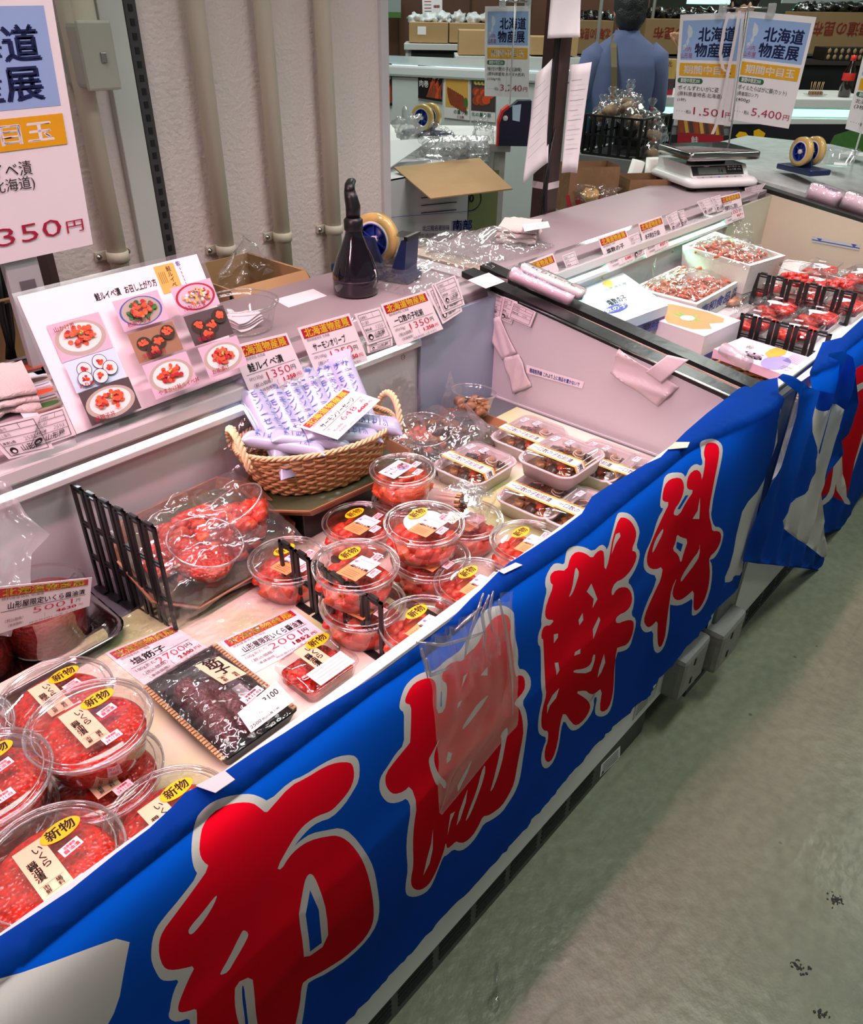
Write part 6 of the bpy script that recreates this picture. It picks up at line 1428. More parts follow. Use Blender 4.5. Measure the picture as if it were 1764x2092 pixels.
ROLLP = mat('roll_pink', (232, 206, 220), .35, var=.1)
roll('bag_roll', 'wrapped pack of bags with blue print lying along the black end trims', at(1040, 566, z=.972), at(1168, 622, z=.925), .022, ROLLP, None, '業務用ポリ規格袋', BLUEINK)
roll('bag_roll', 'wrapped pack of bags with green print behind the blue printed one', at(1062, 556, z=.978), at(1190, 612, z=.935), .020, mat('roll_white', (226, 226, 224), .35), None, 'ＨＤロール', SIGNGREEN)
roll('bag_roll', 'wrapped pack of bags lying on the far end of the farther case, left one', at(1648, 402, x=3.2), at(1712, 424, x=3.2), .045, ROLLP, None, 'ポリ袋 規格品', BLUEINK)
roll('bag_roll', 'wrapped pack of bags with a green band on the far end of the case', at(1718, 420, x=3.2), at(1800, 450, x=3.2), .045, ROLLP, None, 'ＺＩＰ袋 100枚', SIGNGREEN)
# price cards and slips of the farther case
RAIL2 = RAIL
def rp2(*pts): return quad_plane(pts, (0, 1.0795, .90), (0, 1, -.22))
pg2 = 'price cards along the farther shelf edge'
price_card(rp2((1068, 541), (1130, 517), (1156, 590), (1098, 612)), '鮭 荒ほぐし', '1188', '1.100', '1P', 'price card for 1188 yen behind the pack of bags', pg2)
price_card(rp2((1222, 487), (1278, 468), (1302, 530), (1246, 556)), '塩数の子', '3240', '3.000', '1箱', 'price card for 3240 yen on the farther shelf edge', pg2)
price_card(rp2((1305, 457), (1352, 441), (1369, 503), (1322, 527)), '辛子明太子(並)', '1001', '927', '1P', 'price card for 1001 yen in the middle of the farther shelf edge', pg2)
price_card(rp2((1472, 402), (1512, 392), (1522, 444), (1483, 460)), '無着色たらこ(切れ)', '1001', '927', '1P', 'price card for 1001 yen right below the scale', pg2)
sg2 = 'store slips on the farther shelf edge'
for q, lb in ((((1148, 523), (1174, 513), (1188, 551), (1163, 560)), 'store slip right of the 1188 yen card'), (((1285, 482), (1305, 474), (1320, 520), (1298, 532)), 'store slip between the 3240 and the 1001 yen cards'), (((1360, 442), (1384, 430), (1398, 462), (1374, 474)), 'left store slip right of the first 1001 yen card'), (((1384, 432), (1398, 428), (1408, 458), (1394, 464)), 'right store slip right of the first 1001 yen card'),
              (((1424, 412), (1450, 404), (1464, 432), (1440, 440)), 'left store slip of the pair left of the scale card'), (((1452, 404), (1472, 398), (1484, 428), (1466, 433)), 'right store slip of the pair left of the scale card')):
    slip(rp2(*q), lb, sg2, '')
slip([at(*p, x=3.02) for p in ((1522, 384), (1566, 374), (1548, 400), (1526, 404))], 'curled store slip hanging below the front foot of the scale', None)
# load line sticker on the far end panel
X3 = 3.0985
s = Sheet([at(*p, x=X3 - .001) for p in ((1660, 482), (1758, 500), (1757, 512), (1660, 494))], LINER, .0002)
s.line(.0, .62, 1, .62, .0035, BLUEINK).poly([(.10, .2), (.22, .2), (.16, .7)], BLUEINK).poly([(.82, .1), (.94, .1), (.88, .7)], BLUEINK); o = s.mb.build('load_sticker'); tag(o, 'blue load line sticker with two triangles on the far end panel', 'sticker')
# ---------------------------------------------------------------- ledge beyond the case, scale, signs
t = thing('side_counter', 'pale worn counter ledge beyond the farther case, carrying tape reels', 'counter', (3.5, 1.1, 0))
MB(Matrix.Translation((-3.5, -1.1, 0))).prism([(.60, 0), (.60, .862), (1.30, .955), (1.70, .955), (1.70, 0)], 0, 3.17, 4.3, mat('ledge_side', (170, 176, 176), .5, var=.15)).build('body', t)
MB(Matrix.Translation((-3.5, -1.1, 0))).prism([(.56, .862), (.56, .878), (1.30, .970), (1.72, .970), (1.72, .955), (1.30, .955)], 0, 3.24, 4.35, mat('ledge_worn', (176, 182, 180), .35, var=.35, scale=22)).build('top', t)
cs = at(1462, 352, z=.99); t = thing('digital_scale', 'white digital scale with a steel platter on the farther shelf', 'scale', (3.03, 1.335, .953), math.radians(-33))
SCW = mat('scale_body', (226, 230, 226), .3, var=.02)
w, d = .145, .155
MB().rloft([(w * .92, d * .92, .03, .012), (w, d, .035, .016), (w, d, .035, .030), (w * .93, d * .93, .035, .042)], SCW, seg=6).build('base', t)
b = MB(); b.prism([(-.148, .036), (-.105, .046), (-.078, .078), (.14, .080), (.14, .036)], 0, -.118, .118, SCW); b.build('housing', t)
for x in (-.11, .11):
    for y in (-.11, .11): MB().lathe([(.018, 0), (.018, .014)], BLACK, 16, (x, y, .0), cap0=True, cap1=True).build('foot', t)
s = Sheet([V((-.110, -.0775, .0785)), V((.100, -.0775, .0785)), V((.100, -.1045, .0475)), V((-.110, -.1045, .0475))], INK, .001); s.rect(.12, .22, .66, .88, LCD).txt('14', .52, .80, .55, INK, 'l', .02).ell(.30, .11, .30, .08, PAPER).txt('ＳＨ', .30, .15, .12, INK, 'c', 0, .08).txt('最小表示 5g', .70, .3, .16, PAPER, 'l', 0, .26).txt('ひょう量 15kg', .70, .55, .16, PAPER, 'l', 0, .26); s.mb.build('display', t)
s = Sheet([V((-.100, -.107, .0462)), V((.085, -.107, .0462)), V((.085, -.132, .0402)), V((-.100, -.132, .0402))], mat('scale_keypad', (176, 180, 182), .4), .0008)
for i in range(5): s.ell(.12 + i * .18, .5, .18, .16, [GREYINK, GREYINK, BLUEINK, RED, GREYINK][i], 14)
s.mb.build('keypad', t)
MB().box((-.05, -.05, .078), (.05, .05, .098), BLACK, .004).build('platter_support', t)
MB().rloft([(.140, .116, .012, .098), (.145, .121, .014, .100), (.145, .121, .014, .122), (.140, .116, .012, .126)], mat('platter_steel', (176, 176, 172), .16, 1), seg=4).build('platter', t)
s = Sheet([V((.1455, -.10, .034)), V((.1455, .10, .034)), V((.1455, .10, .020)), V((.1455, -.10, .020))], None)
for i in range(3): s.txt('精密機器につき取扱注意 検定証印 01234', .04, .35 + i * .28, .25, INK, 'l', .01, .85)
s.mb.build('rating_print', t)
fwd = V((_f.x, _f.y, 0)).normalized(); rgt = V((fwd.y, -fwd.x, 0))
def vq(pts, p0): return [atp(x, y, p0, fwd) for x, y in pts]
p0 = at(1500, 240, d=3.05)
fair_sign(vq(((1391, 30), (1523, 24), (1497, 258), (1375, 243)), p0 + fwd * .012), [('ボイルずわいがに姿', .66, .052), ('(原料原産地名:北海道)', .72, .046), ('(1杯)', .14, .036)], '1,501', 'sign for 1,501 yen behind the scale, left of its pair, white tape across')
fair_sign(vq(((1526, 22), (1669, 35), (1612, 263), (1492, 258 - 14)), p0), [('ボイルたらばがに脚(カット)', .78, .052), ('(原産国ロシア)', .34, .042), ('(400g)', .22, .042)], '5,400', 'sign for 5,400 yen behind the scale, right of its pair')
pb = at(1489, 300, d=3.05); pt = atp(1530, 12, p0 - fwd * .01, fwd)
t = thing('sign_stand', 'thin steel stand with clips holding the pair of fair signs', 'stand', (pb.x, pb.y, .956)); inv = Matrix.Translation(-t.location)
pl = atp(1478, 16, p0 - fwd * .01, fwd); pr = atp(1578, 16, p0 - fwd * .01, fwd)
MB(inv).tube([V((pb.x, pb.y, .957)), pb, pt], .0035, STEEL, 8).box(V((pb.x, pb.y, .956)) - V((.05, .05, 0)), V((pb.x, pb.y, .956)) + V((.05, .05, .008)), STEEL, .002).build('rod', t)
MB(inv).tube([pl, pr], .0035, CHROME, 8).build('cross_bar', t)
for q in (pl, pr): MB(inv).box(q + V((-.012, -.012, -.028)), q + V((.012, .012, .014)), MILKY, .004).build('clip', t)
r1 = [atp(x, y, p0 - fwd * .008, fwd) for x, y in ((1490, 24), (1480, 60), (1472, 110), (1478, 140), (1492, 152), (1503, 152))]
r2 = [atp(x, y, p0 - fwd * .012, fwd) for x, y in ((1512, 22), (1504, 70), (1490, 140), (1478, 200), (1466, 250), (1456, 274))]
t = thing('white_ribbon', 'white plastic ribbon looped over the left of the paired signs', 'ribbon', r1[0]); inv = Matrix.Translation(-t.location)
for rb in (r1, r2):
    vs = []; 
    for p in rb: vs += [p - rgt * .006, p + rgt * .006]
    MB(inv).add(vs, [(2 * i, 2 * i + 1, 2 * i + 3, 2 * i + 2) for i in range(len(rb) - 1)], MASK, True).build('strand', t)
# single sign farther left, with its stand and the partly seen one at the right edge
ps = at(1040, 110, d=3.4)
q = [at(*p, y=ps.y) for p in ((992, 13), (1085, 12), (1080, 200), (991, 196))]
fair_sign(q, [('味付け数の子(醤油味)', .76, .050), ('(原料原産地:カナダ大西洋)', .84, .044), ('(150g×3)', .28, .038)], '3,240', 'sign for 3,240 yen farther back, left of the brown pole')
t = thing('sign_stand', 'thin pale stand in front of the 3,240 yen sign', 'stand', (ps.x, ps.y - .02, 1.0)); MB().tube([(0, 0, -.0), (0, 0, .52)], .004, mat('stand_white', (206, 204, 200), .4), 8).tube([(-.11, 0, .525), (.11, 0, .525)], .004, CHROME, 8).box((-.05, -.04, -.0), (.05, .04, .008), STEEL, .002).build('rod', t)
for s in (-1, 1): MB().box((s * .09 - .012, -.010, .50), (s * .09 + .012, .010, .545), MILKY, .004).build('clip', t)
pf = at(1740, 200, d=3.1)
q = vq(((1775, 70), (1910, 80), (1850, 300), (1728, 263)), pf); fair_sign(q, [('北海道産 ほたて', .6, .052), ('(3枚)', .2, .05)], '1,080', 'sign cut by the right edge of the picture')
pb2 = at(1748, 316, z=.972)
t = thing('sign_stand', 'bent white wire stand below the sign at the right edge', 'stand', (pb2.x, pb2.y, .9715)); inv = Matrix.Translation(-t.location)
MB(inv).tube([V((pb2.x, pb2.y, .974)), at(1738, 340, d=3.1) * .5 + V((pb2.x, pb2.y, .98)) * .5, at(1762, 262, d=3.1), at(1800, 90, d=3.12)], .0035, WHITE, 8).box(V((pb2.x - .05, pb2.y - .05, .9715)), V((pb2.x + .05, pb2.y + .05, .977)), WHITE, .002).build('rod', t)
c = at(1640, 352, z=.972); dispenser('tape_dispenser', 'navy double tape reel on the ledge right of the scale', (c.x, c.y, .972), math.radians(-28), .19, .10, .052, True)
c = at(1712, 338, z=.972); t = thing('clear_tub', 'empty clear tub with a white slip on the ledge at the right', 'tub', (c.x, c.y, .972)); MB().lathe([(.001, .0012), (.052, .001), (.055, .004), (.066, .052), (.070, .054), (.071, .060), (.069, .062)], PET, 44).build('tub', t)
o = Sheet(rot_quad((c.x, c.y - .01), .07, .05, .3, .979), PAPER, .003).mb.build('paper_slip'); tag(o, 'white slip lying inside the empty tub on the ledge', 'slip')
# ---------------------------------------------------------------- behind the row: pole, papers, cartons, freezer, people, the next stalls
RZV = math.atan2(rgt.y, rgt.x)
def frame_at(p): return Matrix.Translation(p) @ Matrix.Rotation(RZV, 4, 'Z')
pp = at(1112, 440, z=.94)
px_, py_ = pp.x + .02, max(pp.y, 1.50)
t = thing('steel_pole', 'dark brown square steel pole standing behind the farther case', 'pole', (px_, py_, 0))
MB().box((-.030, -.030, 0), (.030, .030, 3.0), POLEM, .003).build('post', t)
MB().box((-.031, -.031, 1.02), (.031, .031, 1.04), MASK).build('tape_wrap', t)
MB().tube([(-.034, -.02, 2.9), (-.038, -.02, 2.0), (-.036, -.022, 1.3), (-.046, -.03, 1.05), (-.06, -.05, .96)], .0075, BLACK, 8).build('cable', t)
b = MB()
for i in range(4): b.tube([(-.045 - .012 * i, -.04, .955), (-.042 - .006 * i, -.036, 1.05), (-.036 + .004 * i, -.034, 1.16 + .012 * i)], .0022, BLACK, 6)
b.build('cable_tie', t)['kind'] = 'stuff'
def paper(pts, dd, label, lines=True, hole=False):
    p0 = V((px_, py_, 1)) - fwd * dd; s = Sheet(vq(pts, p0), PAPER, .0006, bend=lambda u, v: -fwd * (.02 * v * v + .012 * math.sin(u * 4 + v * 2)))
    if lines:
        for i in range(16): s.line(.10, .14 + i * .045, .86 if i % 3 else .6, .14 + i * .045, .0008, SLIP if i % 2 else GREYINK)
    if hole: s.ell(.10, .06, .012, .012, INK, 10)
    o = s.mb.build('paper_sheet'); tag(o, label, 'paper', 'papers taped to the pole')
paper(((1096, 150), (1130, 120), (1119, 330), (1066, 374)), .05, 'curled paper hanging on the left side of the brown pole')
paper(((1166, 132), (1211, 127), (1178, 352), (1145, 350)), .02, 'long paper hanging on the right side of the brown pole')
paper(((1128, -30), (1190, -30), (1184, 76), (1116, 78)), .06, 'paper at the top of the brown pole, cut by the picture edge', False)
# carton with company print, flaps open
bx0 = at(790, 500, y=1.86).x; bx1 = at(1010, 480, y=1.86).x
hN = at(880, 352, y=1.86).z
t = carton('printed_carton', 'big white printed carton with brown flaps open behind the wall end', bx0 + .0, 1.86, bx0 + .42, 2.16, hN, 0, WBOX)
for ch in list(t.children): pass
bm_ = t.children[0]
c0 = V((bx0 + .21, 2.01, 0))
f = Sheet([at(*p, y=1.855) - c0 for p in ((800, 352), (978, 340), (972, 498), (800, 502))], None)
for i in range(3): f.line(.32, .36 + i * .10, .74, .335 + i * .10, .003, INK)
f.line(0, .60, 1, .56, .0015, BLUEINK).txt('南部', .70, .80, .15, BLUEINK, 'l', .05, .24).txt('北三陸名産珍味', .34, .80, .08, BLUEINK, 'l', .02, .32).txt('流通団地2条1丁目10-12', .30, .89, .06, GREYINK, 'l', .01, .60).txt('TEL・FAX 48-6000', .44, .96, .06, GREYINK, 'l', .01, .46); f.mb.build('print', t)
def flap3(pts_d, name, m):
    q = [at(x, y, d=d) for x, y, d in pts_d]; Sheet([v - V(t.location) for v in q], m, .004).mb.build(name, t)
flap3(((805, 341, 2.56), (980, 322, 2.75), (1048, 385, 2.62), (880, 405, 2.42)), 'flap', CBOARD)
flap3(((783, 288, 2.72), (884, 282, 2.80), (870, 292, 2.74), (797, 342, 2.58)), 'flap', WBOX)
# stacked clear trays and film in the carton
for k in range(2):
    pc = at(908 + 42 * k, 330 - 4 * k, d=2.95 + .1 * k)
    for i in range(7):
        t2 = MB(frame_at(pc + V((0, 0, -.09 + .024 * i)))).rloft([(.075, .055, .012, .0005), (.088, .068, .016, .022), (.094, .074, .018, .0235), (.088, .068, .016, .0225), (.074, .054, .012, .003)], MILKY)
        o = t2.build('clear_tray'); tag(o, 'clear tray in the ' + ('left' if k == 0 else 'right') + ' pile above the brown flap', 'tray', 'clear trays piled behind the printed carton')
def fblob(x, y, d, r, m, label, seed, nm='plastic_bag', cat='bag', flat=None):
    o = MB(frame_at(at(x, y, d=d))).blob((0, 0, 0), r, m, seed, .45, 2.2, 4, None, flat).build(nm); tag(o, label, cat); return o
fblob(835, 258, 2.85, (.045, .05, .05), MILKY, 'knotted clear bag beside the clear trays', 3)
fblob(900, 300, 2.70, (.07, .03, .055), FILM, 'crumpled clear bag standing out of the printed carton', 5)
fblob(985, 285, 2.9, (.04, .04, .06), FILM, 'clear film hanging beside the clear trays', 7)
# table behind with reels, sealer and a green board below
T1 = at(960, 262, d=3.3); zt1 = T1.z - .03
t = thing('work_table', 'white work table behind the printed carton', 'table', (T1.x, T1.y, 0), RZV)
MB().box((-.55, -.22, zt1 - .03), (.16, .35, zt1), WHITE, .004).build('table_top', t)
for x, y in ((-.5, -.18), (.12, -.18), (-.5, .3), (.12, .3)): MB().box((x - .022, y - .022, 0), (x + .022, y + .022, zt1 - .03), mat('worn_post', (176, 174, 166), .6, var=.3) if x > 0 and y < 0 else DULLW).build('leg', t)
M = frame_at(V((T1.x, T1.y, 0)))
o = MB(M).box((-.14, -.205, .35), (.12, -.197, zt1 - .10), mat('green_board', (120, 130, 84), .6, var=.1)).build('green_board')
tag(o, 'green board with a round mark, standing under the work table', 'board')
s = Sheet([M @ V(v) for v in ((-.06, -.2075, zt1 - .15), (.06, -.2075, zt1 - .15), (.06, -.2075, zt1 - .27), (-.06, -.2075, zt1 - .27))], None)
for k in range(24):
    a = 2 * PI * k / 24; s.line(.5 + .42 * math.cos(a), .5 + .42 * math.sin(a), .5 + .42 * math.cos(a + .26), .5 + .42 * math.sin(a + .26), .004, INK)
s.txt('20', .5, .62, .36, INK, 'c', .02); o2 = s.mb.build('round_mark', None); o2.parent = o
pd = at(872, 238, d=3.25); dispenser('tape_dispenser', 'blue double tape reel on the work table behind the clear trays', (pd.x, pd.y, zt1), RZV + 1.0, .19, .10, .050, True)
ps_ = at(1048, 282, d=3.1)
t = thing('bag_sealer', 'navy and red bag sealer standing on the work table under the sign', 'sealer', (ps_.x, ps_.y, zt1), RZV)
h_ = at(1048, 200, d=3.1).z - zt1
MB().prism([(-.060, 0), (.062, 0), (.062, h_), (.01, h_), (-.045, h_ * .72), (-.060, h_ * .5)], 1, -.03, .03, mat('sealer_navy', (22, 26, 52), .3)).build('body', t)
MB().prism([(-.066, .0), (-.058, .0), (-.058, h_ * .5), (-.044, h_ * .74), (-.020, h_ * .86), (-.026, h_ * .90), (-.052, h_ * .78), (-.066, h_ * .52)], 1, -.032, .032, CAPR).build('red_edge', t)
MB().lathe([(.010, 0), (.009, .006), (.001, .007)], WHITE, 14, M=Matrix.Translation((-.036, -.030, h_ * .62)) @ Matrix.Rotation(PI / 2, 4, 'X')).build('knob', t)
s = Sheet([V((-.012, -.031, h_ * .9)), V((.022, -.031, h_ * .93)), V((.020, -.031, h_ * .55)), V((-.008, -.031, h_ * .58))], PALEBL, .001); s.mb.build('label', t)
# chest freezer with posters, its front along the aisle
F0, F1 = at(740, 120, d=4.35), at(1145, 155, d=3.97)
fx = (F0.x + F1.x) / 2; dirF = V((F1.x - F0.x, F1.y - F0.y, 0)); LF = dirF.length; dirF.normalize(); nF = V((dirF.y, -dirF.x, 0)); nF = nF if nF.dot(-fwd) > 0 else -nF
zF = (F0.z + F1.z) / 2
rzF = math.atan2(dirF.y, dirF.x)
t = thing('chest_freezer', 'white chest freezer with food posters on its front', 'freezer', (F0.x, F0.y, 0), rzF)
MB().box((-.5, 0, .06), (LF, .75, zF - .06), FREEZ, .01).build('cabinet', t)
MB().box((-.52, -.015, zF - .058), (LF + .01, .77, zF - .002), FREEZ, .012).build('lid', t)
MB().box((-.5, .03, zF - .003), (LF - .02, .72, zF + .004), FRTOP, .003).build('glass_top', t)
MB().box((-.45, .05, 0), (LF - .05, .7, .062), GAP).build('foot', t)
p0F = V((F0.x, F0.y, 0)) - V((-dirF.y, dirF.x, 0)) * 0 + nF * .003
def fq(pts): return [atp(x, y, p0F + nF * .002, nF) for x, y in pts]
def poster(pts, kind, label):
    s = Sheet(fq(pts), PAPER, .001); r = random.Random(len(label))
    if kind == 'dark':
        s.rect(0, 0, 1, 1, INK)
        for i in range(26): s.poly([(r.uniform(.3, .95), .95), (r.uniform(.5, 1), r.uniform(.35, .6)), (r.uniform(.55, 1), .95)], [FIRE, GRILL, ORANGE][i % 3])
        s.rect(0, .93, 1, 1, INK).txt('北', .05, .34, .38, PAPER, 'l', .03, .36).txt('の', .42, .40, .12, CAPR, 'l', .04).txt('薫り', .60, .36, .2, PAPER, 'l', .01, .3).txt('肉巻', .06, .62, .22, PAPER, 'l', .01, .38)
    if kind == 'ribs':
        s.rect(.05, .22, .95, .78, OCHRE)
        for i in range(8): s.ell(.22 + .08 * i, .56 + .02 * i, .045, .19, GRILL, 14, -.25)
        s.ell(.72, .14, .13, .08, LEAF).ell(.85, .66, .05, .10, LEAF).txt('の薫り豚', .38, .89, .09, SIGNGREEN, 'l', .01, .56).txt('三元豚', .5, .975, .06, RED, 'l', .02)
    if kind == 'wings':
        s.rect(.02, .06, 1, .80, PHOTOD)
        for i in range(14): s.ell(.2 + .08 * (i % 8) + .03, .42 + .12 * (i // 8) + .03 * (i % 3), .10, .09, [GRILL, ORANGE, FIRE][i % 3], 12)
        for i in range(8): s.ell(.15 + .07 * i, .22 + .03 * (i % 2), .05, .04, [LEAF, FRUITY][i % 2], 10)
        s.txt('北の薫り豚', .04, .90, .09, SIGNGREEN, 'l', .01, .8)
    o = s.mb.build('food_poster'); tag(o, label, 'poster', 'food posters on the freezer')
poster(((782, 128), (801, 130), (802, 215), (782, 222)), 'dark', 'dark flame poster cut by the end of the wall')
poster(((854, 133), (905, 137), (904, 208), (855, 200)), 'dark', 'dark flame poster with white brush letters in the middle of the freezer')
poster(((908, 137), (960, 140), (960, 246), (908, 240)), 'ribs', 'poster of grilled meat with a green bubble')
poster(((962, 142), (1014, 146), (1012, 250), (962, 246)), 'wings', 'poster of fried chicken partly behind the 3,240 yen sign')
# far side: table with cartons against the brown wall
def vbox(x0, y0, x1, y1, d, dep, nm, label, m, cat='box', group=None, h=None, parts=None, bev=.003):
    a = at(x0, y1, d=d); b2 = at(x1, y0, d=d); w_ = (b2 - a).dot(rgt); hh = b2.z - a.z if h is None else h
    t = thing(nm, label, cat, a, RZV, group); MB().box((0, 0, .0), (w_, dep, hh), m, bev).build('carton' if cat == 'box' else 'body', t); return t, w_, hh
def shelf_under(x0, x1, y, d, dep, nm, label, m=DULLW):
    a = at(x0, y, d=d); b2 = at(x1, y, d=d); w_ = (b2 - a).dot(rgt); z = a.z
    t = thing(nm, label, 'table', (a.x, a.y, 0), RZV); MB().box((0, -.03, z - .04), (w_, dep, z - .001), m, .004).build('table_top', t)
    for x in (.03, w_ * .5, w_ - .03):
        for y_ in (0, dep - .04): MB().box((x - .02, y_, 0), (x + .02, y_ + .04, z - .04), m).build('leg', t)
    MB().box((.03, 0, z - .34), (w_ - .03, .012, z - .041), GAP).build('panel', t); return t
kb = 'cartons on the far table'
fd = 5.5
shelf_under(826, 1130, 88, fd, .45, 'far_table', 'pale table under the cartons by the brown wall')
t, w_, hh = vbox(836, 46, 916, 87, fd, .40, 'closed_carton', 'brown carton with a small white label, left end of the far table', CBOARD, group=kb)
Sheet([V((.06, -.003, hh * .80)), V((.12, -.003, hh * .80)), V((.12, -.003, hh * .40)), V((.06, -.003, hh * .40))], PAPER, .001).mb.build('label', t)
vbox(918, 48, 1010, 87, fd, .40, 'closed_carton', 'brown carton right of the labelled one on the far table', CBOARD, group=kb)
vbox(937, 62, 1010, 112, 5.0, .35, 'closed_carton', 'brown carton with its pale top in view, in front of the far table row', CBOARD, group=kb)
vbox(1085, 76, 1180, 112, 5.0, .35, 'closed_carton', 'brown carton behind the brown pole', CBOARD, group=kb)
def under(nm, x0, x1, y, d, dep, label):
    shelf_under(x0, x1, y, d, dep, nm, label)
shelf_under(930, 1190, 126 if False else 113, 5.0, .40, 'far_table', 'pale low table in front of the far row of cartons')
def bagrow(x0, x1, y, d, n, m, label, group, seed):
    for i in range(n):
        x = x0 + (x1 - x0) * (i + .5) / n; p = at(x, y, d=d + .2)
        o = MB(frame_at(p)).blob((0, 0, .0), ((x1 - x0) / n / FPX * d * .60, .14, .045), m, seed + i, .35, 2, 3, None, -.03).build('goods_bag'); tag(o, label, 'bag', group)
bagrow(836, 1010, 40, fd, 6, mat('white_goods_bag', (206, 212, 216), .3, var=.2, bump=.4, bscale=30), 'white bag lying on the cartons by the brown wall', 'white bags on the far cartons', 3)
s = Sheet(vq(((862, -30), (904, -30), (904, 36), (864, 36)), at(880, 20, d=6.2)), PAPER, .001)
for i in range(7): s.line(.1, .2 + i * .1, .45, .2 + i * .1, .006, [GREYINK, RED][i % 2])
for i in range(10): s.ell(.6 + .06 * (i % 5), .35 + .3 * (i // 5), .03, .05, [RED, GREYINK][i % 2], 8)
o = s.mb.build('wall_notice'); tag(o, 'printed notice board on the brown wall above the far cartons', 'notice')
o = MB(frame_at(at(795, 10, d=6.5))).box((-.03, 0, -.07), (.10, .02, .3), mat('window_grey', (150, 160, 162), .3)).box((-.03, -.01, -.09), (.10, -.002, -.05), LEAF).build('wall_picture'); tag(o, 'small picture with a green lower edge on the brown wall by the pillar', 'picture')
# brown wall piece facing the viewer
pw = at(820, 60, d=7.0)
struct(MB(frame_at(V((pw.x, pw.y, 0)))).box((-2.5, 0, 0), (2.2, .1, 3.0), WOOD).build('wall_panel'))
for k, xx in enumerate((775, 815, 960, 1080)):
    q = at(xx, 60, d=6.97); struct(MB(frame_at(V((q.x, q.y, 0)))).box((-.006, -.004, .3), (.006, .004, 3.0), mat('panel_groove', (56, 36, 26), .6)).build('trim_%d' % (10 + k)))
# the kelp cartons: long row with red printing upside down, black bags on top
kd = 5.6
shelf_under(1170, 1800, 112, kd, .45, 'far_table', 'dark table under the kelp cartons', mat('dark_table', (54, 48, 44), .6))
kg = 'kelp cartons with red printing'
for x0, y0, x1, y1, lb in ((1172, 42, 1248, 110, 'kelp carton left of the standing shopper'), (1312, 40, 1470, 110, 'kelp carton right of the standing shopper, red print upside down'), (1472, 38, 1626, 110, 'kelp carton behind the pair of signs'), (1629, 26, 1800, 110, 'kelp carton at the upper right, large red print upside down')):
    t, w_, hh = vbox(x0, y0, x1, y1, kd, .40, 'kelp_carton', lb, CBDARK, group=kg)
    s = Sheet([V((w_ * .96, -.003, hh * .28)), V((w_ * .06, -.003, hh * .28)), V((w_ * .06, -.003, hh * .86)), V((w_ * .96, -.003, hh * .86))], None); s.n = V((0, -1, 0)); s.txt('北海道の昆布', .02, .80, .62, mat('carton_red', (150, 52, 40), .7), 'l', .03, .92); s.mb.build('print', t)
bagrow(1172, 1250, 36, kd, 4, SEAW, 'black shiny kelp bag on the carton left of the shopper', 'black kelp bags on the cartons', 11)
bagrow(1312, 1465, 30, kd, 7, SEAW, 'black shiny kelp bag on the carton right of the shopper', 'black kelp bags on the cartons', 21)
bagrow(1628, 1790, 18, kd, 7, SEAW, 'black shiny kelp bag on the carton at the upper right', 'black kelp bags on the cartons', 41)
t, w_, hh = vbox(1684, 98, 1800, 124, 5.1, .2, 'egg_crate', 'black egg tray with oval pockets in front of the kelp carton', BLACK, 'crate')
b = MB()
for i in range(9):
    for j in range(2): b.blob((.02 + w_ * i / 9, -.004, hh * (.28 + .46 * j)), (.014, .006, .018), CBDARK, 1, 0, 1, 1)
b.build('pockets', t)
# lit counter opposite, right part
cd = 4.5
a = at(1318, 196, d=cd); b2 = at(1800, 196, d=cd); w_ = (b2 - a).dot(rgt); zc = a.z
t = thing('lit_counter', 'far white counter with an aqua light line and a dark front', 'counter', (a.x, a.y, 0), RZV)
MB().box((0, 0, .25), (w_, .55, zc - .10), DULLW).build('body', t)
MB().box((-.01, -.02, zc - .05), (w_ + .01, .60, zc), WHITE, .006).build('top', t)
MB().box((0, -.012, zc - .094), (w_, .0, zc - .055), LEDG).build('light_line', t)
MB().box((0, -.03, zc - .15), (w_, .0, zc - .10), WHITE, .006).build('rail', t)
MB().box((0, -.028, .1), (w_, .01, zc - .20), mat('dark_front', (28, 30, 36), .5)).build('front_cover', t)
MB().box((.03, .05, 0), (w_ - .03, .5, .25), GAP).build('plinth', t)
zf = zc - .20
def cq(pts): return [atp(x, y, V((a.x, a.y, 0)) - fwd * .032, fwd) for x, y in pts]
s = Sheet(cq(((1386, 245), (1480, 250), (1478, 300), (1384, 292))), RED, .001); r = random.Random(8)
s.rect(0, 0, 1, .55, GRILL)
for i in range(9): s.line(.05 + .11 * i, 0, .1 + .11 * i, .52, .02, [FIRE, OCHRE, PHOTOD][i % 3])
s.txt('鮭', .30, .95, .35, PAPER, 'l', .02); o = s.mb.build('food_poster'); tag(o, 'red and brown grill poster on the counter behind the scale', 'poster')
s = Sheet(cq(((1498, 258), (1764, 258), (1764, 345), (1498, 345))), None)
s.rect(-.02, -.05, 1.02, 1.05, NOIR).poly([(.02, .22), (.05, .12), (.10, .14), (.14, .30), (.06, .32)], STICKY).poly([(.16, .10), (.20, .06), (.25, .16), (.23, .32), (.16, .30)], STICKY).txt('しば', .50, .55, .28, PAPER, 'l', .01).poly([(.78, .2), (1, .0), (1, .9), (.66, .9)], LEAF)
o = s.mb.build('front_print'); tag(o, 'orange and white printing on the dark front of the far counter', 'print')
p = at(1742, 192, d=cd - .0) + fwd * .10; t = thing('sauce_bottle', 'dark sauce bottle with a red cap and label on the far counter', 'bottle', (p.x, p.y, zc + .001))
MB().lathe([(.001, 0), (.030, 0), (.034, .006), (.034, .10), (.030, .13), (.016, .17), (.013, .19)], SOY, 24).build('bottle', t); MB().lathe([(.0345, .085), (.0347, .087), (.0347, .122), (.0340, .124)], CAPR, 24).build('label', t); MB().lathe([(.014, .185), (.016, .187), (.016, .212), (.001, .214)], CAPR, 18).build('cap', t)
